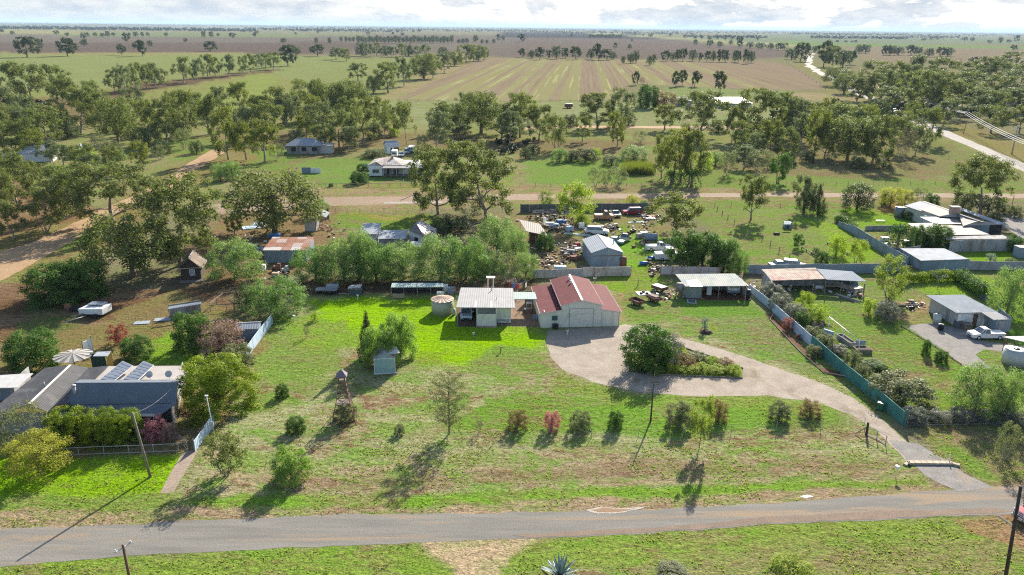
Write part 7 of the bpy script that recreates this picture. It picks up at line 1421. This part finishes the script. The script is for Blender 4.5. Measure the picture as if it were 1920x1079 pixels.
b = PB('trellis', 'long white pipe trellis standing over the right lawn', 'trellis', (1555, 612)); b.pipe((1555, 594, 1.8), (1612, 640, 1.8), .05, 'white', 'top_rail'); [b.pipe((x, y, 0), (x, y2, 1.8), .05, 'white', 'upright') for x, y, y2 in ((1554, 620, 595), (1581, 641, 617), (1611, 664, 640))]
b = PB('timber_stack', 'stack of pale planks and pipes on the ground before the machinery shed', 'planks', (1580, 560)); A, B_ = b.W(1560, 552), b.W(1614, 570)
for k in range(8): o_ = Vector((rnd.uniform(-.3, .3), (k - 4) * .22, .05 + .09 * (k % 3))); MB().tube([A.lerp(B_, rnd.uniform(0, .25)) + o_, A.lerp(B_, rnd.uniform(.6, 1)) + o_], .07, 4).build('plank', M['offw' if k % 2 else 'wood'], b.t)
b = PB('plank', 'long timber edging board round the mulch bed', 'edging', (1445, 598)); mb = MB(); P = [b.W(*q) for q in ((1450, 590), (1444, 600), (1500, 660), (1545, 700), (1590, 708))]
mb.tube([p + Vector((0, 0, .12)) for p in P], .1, 4); mb.build('board', M['pine'], b.t)
b = PB('edging', 'low log edging round the driveway island', 'edging', (1190, 698)); mb = MB(); mb.tube([b.W(*q) + Vector((0, 0, .08)) for q in ((1180, 664), (1192, 697), (1240, 704), (1392, 710), (1394, 692), (1345, 673), (1300, 659), (1262, 645))], .09, 5); mb.build('log', M['wood'], b.t)
t_ = thing('tyre_ring', 'white painted tyre lying at the edge of the driveway island', 'tyre', G(1259, 692)); MB().tube([(.38 * math.cos(k * .524), .38 * math.sin(k * .524), .12) for k in range(13)], .11, 6).build('tyre', M['white'], t_, True)
t_ = thing('mulch_mound', 'dark mulch mound beside the tiny silvery sapling', 'mound', G(1325, 624)); mb = MB(); vs_ = [(0, 0, .45)] + [(1.1 * math.cos(k * .45) * rnd.uniform(.85, 1.15), .8 * math.sin(k * .45) * rnd.uniform(.85, 1.15), -.02) for k in range(14)] + [(.6 * math.cos(k * .45), .45 * math.sin(k * .45), .36 + rnd.uniform(-.05, .05)) for k in range(14)]
mb.add(vs_, [(0, 15 + k, 15 + (k + 1) % 14) for k in range(14)] + [(1 + k, 1 + (k + 1) % 14, 15 + (k + 1) % 14, 15 + k) for k in range(14)]); mb.build('mound', M['soil'], t_)
def standpipe(label, x, y, h, m, nm='tap', cat='tap'): t_ = thing(nm, label, cat, G(x, y)); MB().tube([(0, 0, 0), (0, 0, h)], .07, 6).build('stem', M[m], t_); MB().box(0, 0, h, .35, .25, .1).build('head', M[m], t_); return t_
standpipe('rusty bird bath stump on the lawn in front of the patio', 939, 661, .7, 'rust', 'bird_bath', 'bird bath'); standpipe('white post standing in the barn shade', 1064, 628, .6, 'white', 'post', 'post'); standpipe('white tap on the shady lawn in front of the carport', 888, 629, .35, 'white')
standpipe('white sign board leaning at the right of the corner pepper tree', 552, 603, .9, 'white', 'sign', 'sign'); standpipe('small post at the shady end of the lawn', 671, 562, .7, 'white', 'post', 'post'); standpipe('dark post on the open ground behind the barn', 1225, 520, 1.3, 'brown', 'post', 'post'); standpipe('thin post beside the iron gate behind the barn', 1196, 536, 1.1, 'wood', 'post', 'post')
standpipe('dark timber stump behind the blue-grey gabled shed yard', 1052, 489, 1.0, 'redwood', 'stump', 'stump')
for x, y, w_, l in ((266, 606, 2.2, 'white sheet lying flat on the dirt left of the lean-to'), (305, 600, 2.4, 'blue-white sheet lying against the lean-to')): o = MB().box(0, 0, .04, w_, 1.3, .06, .2).build('tin_sheet', M['zincr']); o.location = G(x, y); tag(o, l, 'sheet')
for x, y, m_, l in ((1206, 497, 'blue', 'blue drum lying on the bright grass right of the rusty tank'), (1221, 487, 'blue', 'blue and white box on the bright grass beyond the blue drum')): t_ = thing('drum', l, 'drum', G(x, y), .2); MB().tube([(-.8, 0, .35), (.8, 0, .35)], .35, 12).build('shell', M[m_], t_, True); MB().tube([(-.83, 0, .35), (-.8, 0, .35)], .3, 12).build('lid', M['white'], t_, True)
b = PB('water_tank', 'dull blue drum tank lying at the edge of the junkyard trees', 'tank', (1221, 452)); q = b.W(1221, 452); MB().tube([(q.x - 1.2, q.y, .8), (q.x + 1.2, q.y, .8)], .8, 16).build('shell', M['zinc'], b.t, True); MB().box(q.x, q.y, 0, 1.6, 1.0, .2).build('cradle', M['wood'], b.t)
# junk pieces, each one a thing
J = [('fridge', 'white fridge lying on the junk left of the bright tree', 1031, 424, 'white', 2.0, .8, .8, .1), ('fridge', 'pale blue cabinet lying flat in the junk', 1040, 425, 'bluef', 1.8, .9, .6, -.1), ('crate', 'blue crate on the junk heap below the black racks', 1050, 420, 'blue', 1.3, .9, .9, .3), ('crate', 'small blue box beside the blue crate', 1058, 419, 'blue', .8, .7, .7, .2),
 ('crate', 'tan carton in the middle of the junk heap', 1062, 430, 'pine', 1.2, 1.0, 1.0, .4), ('crate', 'pale blue box at the right end of the junk heap', 1068, 434, 'bluef', 1.5, 1.1, 1.1, .5), ('cabinet', 'white oven shell under the bright tree', 1090, 428, 'white', 1.2, .9, 1.2, .1), ('fridge', 'white door leaning at the left of the junk heap', 1021, 422, 'white', .8, .3, 1.6, .4),
 ('crate', 'pale blue tank cover behind the paling fence', 1050, 508, 'bluef', 2.3, 1.1, .9, 0), ('crate', 'rusty bin body in the scrap left of the gabled shed', 1078, 487, 'rust', 1.8, 1.2, .7, .2), ('crate', 'red box in the scrap left of the gabled shed', 1082, 462, 'carr', 1.1, .8, .7, .5), ('crate', 'grey metal box in the scrap left of the gabled shed', 1070, 474, 'weath', 1.6, 1.0, .6, -.3),
 ('crate', 'white tub upside down on the scrap', 1083, 470, 'offw', 1.4, .8, .5, .6), ('crate', 'navy car seat in the scrap beyond the grass', 1103, 466, 'navy', .9, .8, .9, .2), ('sheet_metal', 'long pale sheet leaning on the gabled shed wall', 1104, 506, 'pale', 4.0, .25, .12, -.7), ('sheet_metal', 'green sheet lying behind the white dual cab wagon', 1085, 441, 'greenroof', 6.5, 1.1, .08, -.4),
 ('sheet_metal', 'pale green sheet lying below the red wagon', 1195, 418, 'greenroof', 4.5, .8, .08, .05), ('engine_block', 'dark engine lump by the white pickup wreck', 1148, 430, 'black', 1.0, .8, .6, .2), ('engine_block', 'black scrap lump on the dirt strip', 1155, 429, 'rust', 1.0, .9, .8, .4), ('engine_block', 'dark machine beside the stripped white cab', 1186, 436, 'black', 1.6, .9, .9, .9),
 ('engine_block', 'rusty machine on the grass above the stripped cab', 1176, 441, 'rust', 1.6, .9, .8, .7), ('crate', 'white machine at the edge of the junkyard trees', 1207, 443, 'offw', 1.6, 1.2, .9, .3), ('crate', 'grey scrap bin near the junkyard trees', 1199, 446, 'weath', 1.4, 1.0, .9, .6), ('sheet_metal', 'red brown sheet near the golden leaning gum', 1218, 407, 'redp', 2.8, 1.0, .2, .2), ('sheet_metal', 'white bench frame near the golden leaning gum', 1219, 412, 'offw', 2.4, .8, .3, .1),
 ('engine_block', 'machine with a white hood in front of the rust-roofed shed', 535, 512, 'offw', 1.5, 1.0, 1.3, .5), ('engine_block', 'brown machine heap in front of the rust-roofed shed', 520, 508, 'rust', 1.8, 1.1, 1.4, .2), ('crate', 'white square drum left of the machine heap', 493, 506, 'white', 1.1, .9, .9, .1), ('crate', 'cream wooden box at the foot of the machine heap', 517, 519, 'pine', 1.2, .8, .7, 0),
 ('engine_block', 'dark barrow at the right of the machine heap', 532, 521, 'black', 1.4, 1.0, .7, .5), ('crate', 'blue tarpaulin bundle behind the rust-roofed shed', 516, 446, 'blue', 2.2, 1.2, .8, .1), ('sheet_metal', 'white sheets scattered beyond the rust-roofed shed', 472, 428, 'bluef', 4.0, 2.2, .2, .5), ('sheet_metal', 'blue-white tarpaulin under the huge round gum', 486, 424, 'bluef', 2.6, 1.5, .5, .1),
 ('crate', 'dark blue cabinet at the back of the cottage yard', 845, 552, 'zinc', 1.0, .8, 1.2, 0), ('crate', 'white gas heater behind the cottage tank', 836, 548, 'white', .7, .6, 1.3, 0), ('crate', 'orange drum behind the carport', 851, 546, 'orange', .6, .6, .7, .2), ('bench', 'dark iron patio chair set on the patio', 991, 586, 'black', 1.4, .8, .6, .2), ('bench', 'bench in front of the cottage board wall', 943, 606, 'weath', 1.9, .5, .5, 0), ('table', 'white round table on the patio', 992, 576, 'white', 1.0, .8, .7, 0),
 ('crate', 'grey step box against the barn side', 1005, 598, 'zinc', 1.1, .9, .5, 0), ('log', 'grey log on the bare patch below the workshop scrap', 1700, 575, 'wood', 3.0, .3, .3, .1), ('engine_block', 'small dark scrap on the dirt left of the workshop', 1708, 580, 'black', .8, .6, .5, .3), ('crate', 'blue wading pool shell leaning behind the fence joint', 1552, 632, 'bluef', 1.6, .3, 1.0, -.9), ('crate', 'dark mound of bricks on the paddock', 1456, 440, 'soil', 1.2, .8, .4, .1),
 ('crate', 'dark barbecue in the palm courtyard', 1700, 460, 'black', 1.6, 1.0, 1.0, .1), ('crate', 'white outdoor table in the palm courtyard', 1658, 452, 'white', 1.6, .9, .8, .2), ('crate', 'pale pots cluster in the palm courtyard', 1664, 462, 'offw', 1.4, .9, .6, .2), ('bench', 'white garden bench on the bright neighbour lawn', 1650, 417, 'white', 2.0, .6, .4, 0)]
for nm, lab, x, y, m_, sx, sy, sz, rz in J:
    cat = {'engine_block': 'machine', 'sheet_metal': 'sheet'}.get(nm, nm); t_ = thing(nm, lab, cat, G(x, y), rz)
    if nm == 'engine_block':
        MB().box(0, 0, .1, sx * .7, sy * .8, sz * .6, .1).box(sx * .2, 0, sz * .5, sx * .3, sy * .5, sz * .5).tube([(-sx * .5, -sy * .3, sz * .3), (sx * .1, sy * .2, sz * .9)], .09, 6).build('block', M[m_], t_, bevel=.03); [MB().tube([(sx * k, -sy * .5, .28), (sx * k, -sy * .5 + .15, .28)], .27, 12).build('wheel', M['rubber'], t_) for k in (-.35, .35)]
    elif nm in ('table', 'bench'): MB().box(0, 0, sz, sx, sy, .06).build('top', M[m_], t_, bevel=.01); [MB().box(a_ * sx * .42, c_ * sy * .4, 0, .07, .07, sz).build('leg', M[m_], t_) for a_ in (-1, 1) for c_ in (-1, 1)]
    elif nm == 'sheet_metal': MB().box(0, 0, .05, sx, sy, sz, 0, .06).build('sheet', M[m_], t_); MB().box(.2, .1, .05 + sz + .03, sx * .7, sy * .6, .04, .15, .06).build('top_sheet', M[m_], t_)
    elif nm == 'log': MB().tube([(-sx / 2, 0, .15), (sx / 2, .2, .15)], .16, 8).build('trunk', M[m_], t_); MB().tube([(sx / 4, .1, .2), (sx / 3, .6, .4)], .05, 5).build('branch', M[m_], t_)
    else: MB().box(0, 0, 0, sx, sy, sz).build('body', M[m_], t_, bevel=.05); MB().box(0, 0, sz, sx * .96, sy * .96, .05).build('lid', M[m_], t_); MB().box(0, -sy / 2, sz * .45, sx * .3, .05, .06).build('handle', M['steel'], t_)
# scrap racks and the uncountable rubbish
b = PB('scrap_rack', 'black timber racks piled with scrap behind the junk heap', 'rack', (1015, 413))
for k in range(9): x = 995 + k * 9; b.post(x, 412, rnd.uniform(1.4, 2.4), .06, 'brown')
for k in range(26): a_, y_ = rnd.uniform(990, 1060), rnd.uniform(402, 413); q = b.W(a_, y_); z = rnd.uniform(.6, 2.2); MB().tube([(q.x, q.y, z), (q.x + rnd.uniform(1, 4), q.y + rnd.uniform(-.6, .6), z + rnd.uniform(-.4, .3))], .08, 4).build('bar', M[rnd.choice(['brown', 'weath', 'wood', 'offw', 'rust'])], b.t)
def litter(name, label, regions, n, mats, smax, seed):
    r = random.Random(seed); mb = MB(); o0 = G(*regions[0][0])
    for i in range(n):
        A, B_, C_ = r.choice(regions)[:3] if False else regions[i % len(regions)]; p = G(r.gauss(A[0] if isinstance(A, tuple) else A, B_), r.gauss(A[1], C_)); mb.cur = r.randrange(len(mats)); s = r.uniform(.12, smax); k = r.random()
        if k < .45: mb.box(p.x - o0.x, p.y - o0.y, r.uniform(0, .25), s, s * r.uniform(.3, 1), s * r.uniform(.15, .7), r.uniform(0, 3), r.uniform(-.4, .4))
        elif k < .8: d = Vector((r.uniform(-1, 1), r.uniform(-1, 1), r.uniform(-.1, .35))) * s * 1.6; q = Vector((p.x - o0.x, p.y - o0.y, .1)); mb.tube([q, q + d], .04, 4)
        else: mb.cyl(p.x - o0.x, p.y - o0.y, 0, s * .5, s * .4, 8)
    o = mb.build(name, [M[k] for k in mats]); o.location = o0; tag(o, label, 'scrap', kind='stuff')
litter('scrap_heap', 'loose scrap metal and rubbish strewn about the junkyard', [((1065, 470), 17, 10), ((1050, 428), 20, 7), ((1035, 490), 25, 8), ((1030, 410), 24, 5), ((1130, 430), 24, 6), ((1210, 445), 12, 14), ((1220, 408), 14, 5), ((1230, 505), 10, 6)], 1100, ['weath', 'rust', 'offw', 'wood', 'black', 'pine', 'brown', 'wood', 'soil', 'rust'], .75, 4)
litter('yard_rubbish', 'timber offcuts and rubbish strewn behind the pepper trees', [((520, 512), 14, 6), ((475, 440), 18, 7), ((620, 430), 12, 8), ((470, 470), 12, 8), ((1500, 545), 40, 4), ((1600, 552), 10, 5), ((1240, 555), 16, 6), ((1410, 545), 6, 6), ((850, 548), 10, 3), ((1690, 460), 20, 5), ((1715, 575), 14, 5)], 620, ['weath', 'rust', 'offw', 'wood', 'brown', 'pine', 'white', 'redp'], .6, 6)
# agave, palm, reed bed
t_ = thing('agave', 'big blue-grey agave rosette at the bottom edge', 'plant', G(1050, 1084)); lf = MB(); r_ = random.Random(2)
for i in range(46):
    a_ = i * 2.4; el = .15 + 1.2 * (i / 46); L_ = r_.uniform(1.5, 2.3); d = Vector((math.cos(a_) * math.cos(el), math.sin(a_) * math.cos(el), math.sin(el))); s_ = Vector((-math.sin(a_), math.cos(a_), 0)); dr = Vector((0, 0, -1)); pts = []
    for k in range(6): f = k / 5; c = d * L_ * f + dr * (.45 * f ** 2.5 * math.cos(el)) + Vector((0, 0, .1)); w_ = .15 * (1 - f ** 2) + .012; pts += [c - s_ * w_ + Vector((0, 0, .05 * (1 - f))), c - Vector((0, 0, .02)), c + s_ * w_ + Vector((0, 0, .05 * (1 - f)))]
    lf.add(pts, [(3*k + j, 3*k + j + 1, 3*k + j + 4, 3*k + j + 3) for k in range(5) for j in (0, 1)])
lf.build('rosette', M['grass'], t_, True); MB().tube([(0, 0, .2), (.12, 0, 1.4), (.35, 0, 2.7)], [.12, .07, .01], 6).build('spike', M['grass'], t_, True)
def palm(label, x, yb, yt, w_, trunk=.35, n=34):
    b = G(x, yb); h = hgt(x, yb, yt); R = w_ * mpp(x, yb) / 2; t_ = thing('palm_tree', label, 'palm', b, rnd.uniform(0, 3)); MB().tube([(0, 0, -.05), (.05, 0, h * .35), (0, 0, h * .62)], [trunk, trunk * .7, trunk * .8], 9).build('trunk', BARK['gum'], t_, True); mb = MB(); z0 = h * .62
    for i in range(n):
        a_ = i * 2.4; el = 1.25 - 1.75 * (i / n); L_ = R * 1.25; d = Vector((math.cos(a_), math.sin(a_), 0)); s_ = Vector((-math.sin(a_), math.cos(a_), 0)); P = []
        for k in range(9): f = k / 8; P.append(d * (L_ * f * math.cos(el) * (1 - .15 * f)) + Vector((0, 0, z0 + L_ * (math.sin(el) * f - .75 * f * f * f))))
        for k in range(1, 9):
            wd = .42 * L_ * .45 * math.sin(math.pi * (k / 9) ** .7); 
            for sg in (-1, 1): q = P[k]; e_ = q + s_ * sg * wd + d * wd * .5 - Vector((0, 0, wd * .7)); mb.add([q, q + (P[k] - P[k-1]) * .45, e_], [(0, 1, 2)])
        mb.tube(P, [.03] * 9, 3, False)
    mb.build('fronds', LM['green'], t_); return t_
palm('palm tree with a ragged crown in the neighbour courtyard', 1681, 470, 416, 66); palm('left squat date palm on the bank under the tall gums', 1258, 346, 318, 36, .5); palm('right squat date palm on the bank under the tall gums', 1296, 350, 312, 40, .5); palm('small date palm between the two squat palms', 1276, 342, 320, 26, .4)
r = np.random.RandomState(9); b0 = G(1195, 328); mb = MB()
for i in range(2600):
    x, y = r.normal(1196, 17), r.uniform(318, 329); 
    if abs(x - 1196) > 33: continue
    p = G(x, y) - b0; h_ = r.uniform(1.6, 3.6); dx = r.uniform(-.5, .5); mb.add([(p.x - .09, p.y, 0), (p.x + .09, p.y, 0), (p.x + dx, p.y + r.uniform(-.3, .3), h_)], [(0, 1, 2)])
o = mb.build('reed_bed', LM['gumy']); o.location = b0; tag(o, 'dense pale reeds below the willow scrub', 'reeds', kind='stuff')
# tufts of grass near the camera
def tufts():
    r = np.random.RandomState(3); V, K = [], []
    def put(n, xr, yr, sc, dens=None):
        X = r.uniform(*xr, n); Y = r.uniform(*yr, n); return X, Y, np.full(n, sc)
    # world rectangle in front; skip the sealed surfaces by asking the soil colour map for greenness
    N = 170000; Y = 36 + 75 * r.rand(N) ** 1.5; X = (r.rand(N) * 2 - 1) * (Y * .74 + 4)
    n1 = sn(X, Y, 3.3, 21) + sn(X, Y, 1.2, 22) + .5 * sn(X + 50, Y, 9, 23); keep = n1 + r.normal(size=N) * .55 > .75
    P = np.array([[(p.x, p.y) for p in [G(*q)]][0] for q in [(-260, 1008), (0, 990), (480, 968), (960, 959), (1440, 942), (1740, 918), (2100, 900), (2150, 972), (1740, 975), (1440, 988), (960, 1014), (480, 1034), (0, 1066), (-260, 1090)]])
    def inside(P, x, y):
        ins = np.zeros(len(x), bool)
        for i in range(len(P)):
            ax, ay = P[i]; bx, by = P[(i+1) % len(P)]
            if ay != by: ins ^= ((ay > y) != (by > y)) & (x < (bx-ax)*(y-ay)/(by-ay)+ax)
        return ins
    q2 = lambda L: np.array([(G(*q).x, G(*q).y) for q in L])
    D = q2([(1024, 615), (1165, 605), (1345, 648), (1530, 712), (1660, 786), (1720, 848), (1870, 914), (1730, 915), (1640, 808), (1540, 760), (1200, 740), (1050, 698), (1020, 650)]); E_ = q2([(840, 530), (1180, 530), (1180, 618), (840, 618)]); S = q2([(-100, 700), (345, 690), (345, 850), (-100, 870)]); T = q2([(780, 1010), (1010, 1003), (975, 1035), (925, 1300), (850, 1300), (805, 1040)]); U = q2([(340, 840), (374, 843), (328, 930), (296, 930)]); V_ = q2([(1690, 600), (1960, 600), (1960, 700), (1800, 692)])
    for Q in (P, D, E_, S, T, U, V_): keep &= ~inside(Q, X, Y)
    X, Y = X[keep], Y[keep]; n = len(X); per = 3; X = np.repeat(X, per) + r.normal(size=n*per) * .10; Y = np.repeat(Y, per) + r.normal(size=n*per) * .10; a = r.rand(n * per) * 6.28; s = .05 + .07 * r.rand(n * per); h = .05 + .13 * r.rand(n * per) ** 1.5
    dx, dy = np.cos(a) * s, np.sin(a) * s; ox, oy = r.normal(size=n*per) * .05, r.normal(size=n*per) * .05; z = np.zeros(n * per)
    V = np.stack([np.stack([X - dx, Y - dy, z], 1), np.stack([X + dx, Y + dy, z], 1), np.stack([X + dx * .5 + ox, Y + dy * .5 + oy, h], 1)], 1).reshape(-1, 3); m = n * per
    me = bpy.data.meshes.new('grass_tufts'); me.vertices.add(3 * m); me.vertices.foreach_set('co', V.ravel().astype(np.float32)); me.loops.add(3 * m); me.loops.foreach_set('vertex_index', np.arange(3 * m, dtype=np.int32)); me.polygons.add(m); me.polygons.foreach_set('loop_start', np.arange(0, 3 * m, 3, dtype=np.int32)); me.polygons.foreach_set('loop_total', np.full(m, 3, dtype=np.int32)); me.update(calc_edges=True)
    mt = bpy.data.materials.new('tuft_grass'); mt.use_nodes = True; t = NT(mt.node_tree); pos = t.n('NewGeometry').outputs['Position']; c = t.mix(t.ramp(t.noise(pos, .35, 4, .6), .4, .6), (.20, .29, .055), (.29, .29, .14)); mx = t.n('MixShader', {0: .45, 1: t.n('BsdfDiffuse', {'Color': c}), 2: t.n('BsdfTranslucent', {'Color': t.mix(1.0, c, (1.2, 1.3, .5), 'MULTIPLY')})}); t.n('OutputMaterial', {'Surface': mx})
    me.materials.append(mt); o = bpy.data.objects.new('grass_tufts', me); C.objects.link(o); tag(o, 'rough tufts of grass over the front paddock and verges', 'grass', kind='stuff')
tufts()
# clipped hedges (one thing each)
def hedge(label, pts, h, w_, n, kind='cyp', seed=1):
    b = PB('hedge', label, 'hedge', pts[0]); P = [b.W(*q) for q in pts]; r = random.Random(seed); pf = []
    for i in range(n): f = i / (n - 1) * (len(P) - 1); k = min(int(f), len(P) - 2); p = P[k].lerp(P[k+1], f - k); pf.append((p.x, p.y + r.uniform(-.2, .2), h * r.uniform(.4, .6), w_ * r.uniform(.8, 1.1), h * r.uniform(.45, .6)))
    me = leaves('foliage', pf, n * 420, .10, LM[kind], seed, 0, 1.4); o = bpy.data.objects.new('foliage', me); C.objects.link(o); o.parent = b.t; st = MB()
    for q in pf[::4]: st.tube([(q[0], q[1], 0), (q[0], q[1], h * .6)], .06, 5)
    st.build('stem', BARK['dark'], b.t)
hedge('clipped dark hedge curving along the neighbour fence top', [(1571, 416), (1580, 420), (1600, 432)], 1.8, 1.3, 12, 'green', 3); hedge('bronze topped hedge along the back of the right neighbour lawn', [(1690, 532), (1740, 527), (1790, 526), (1805, 532)], 2.0, 1.0, 18, 'cyp', 5); hedge('dark hedge dropping down the right side of the neighbour lawn', [(1800, 530), (1825, 548), (1848, 562)], 2.6, 1.5, 14, 'green', 8)
fence('low_wall', 'short blue-grey panel at the end of the dark hedge', [(1834, 556), (1850, 566)], 1.0, 'zinc', 0)
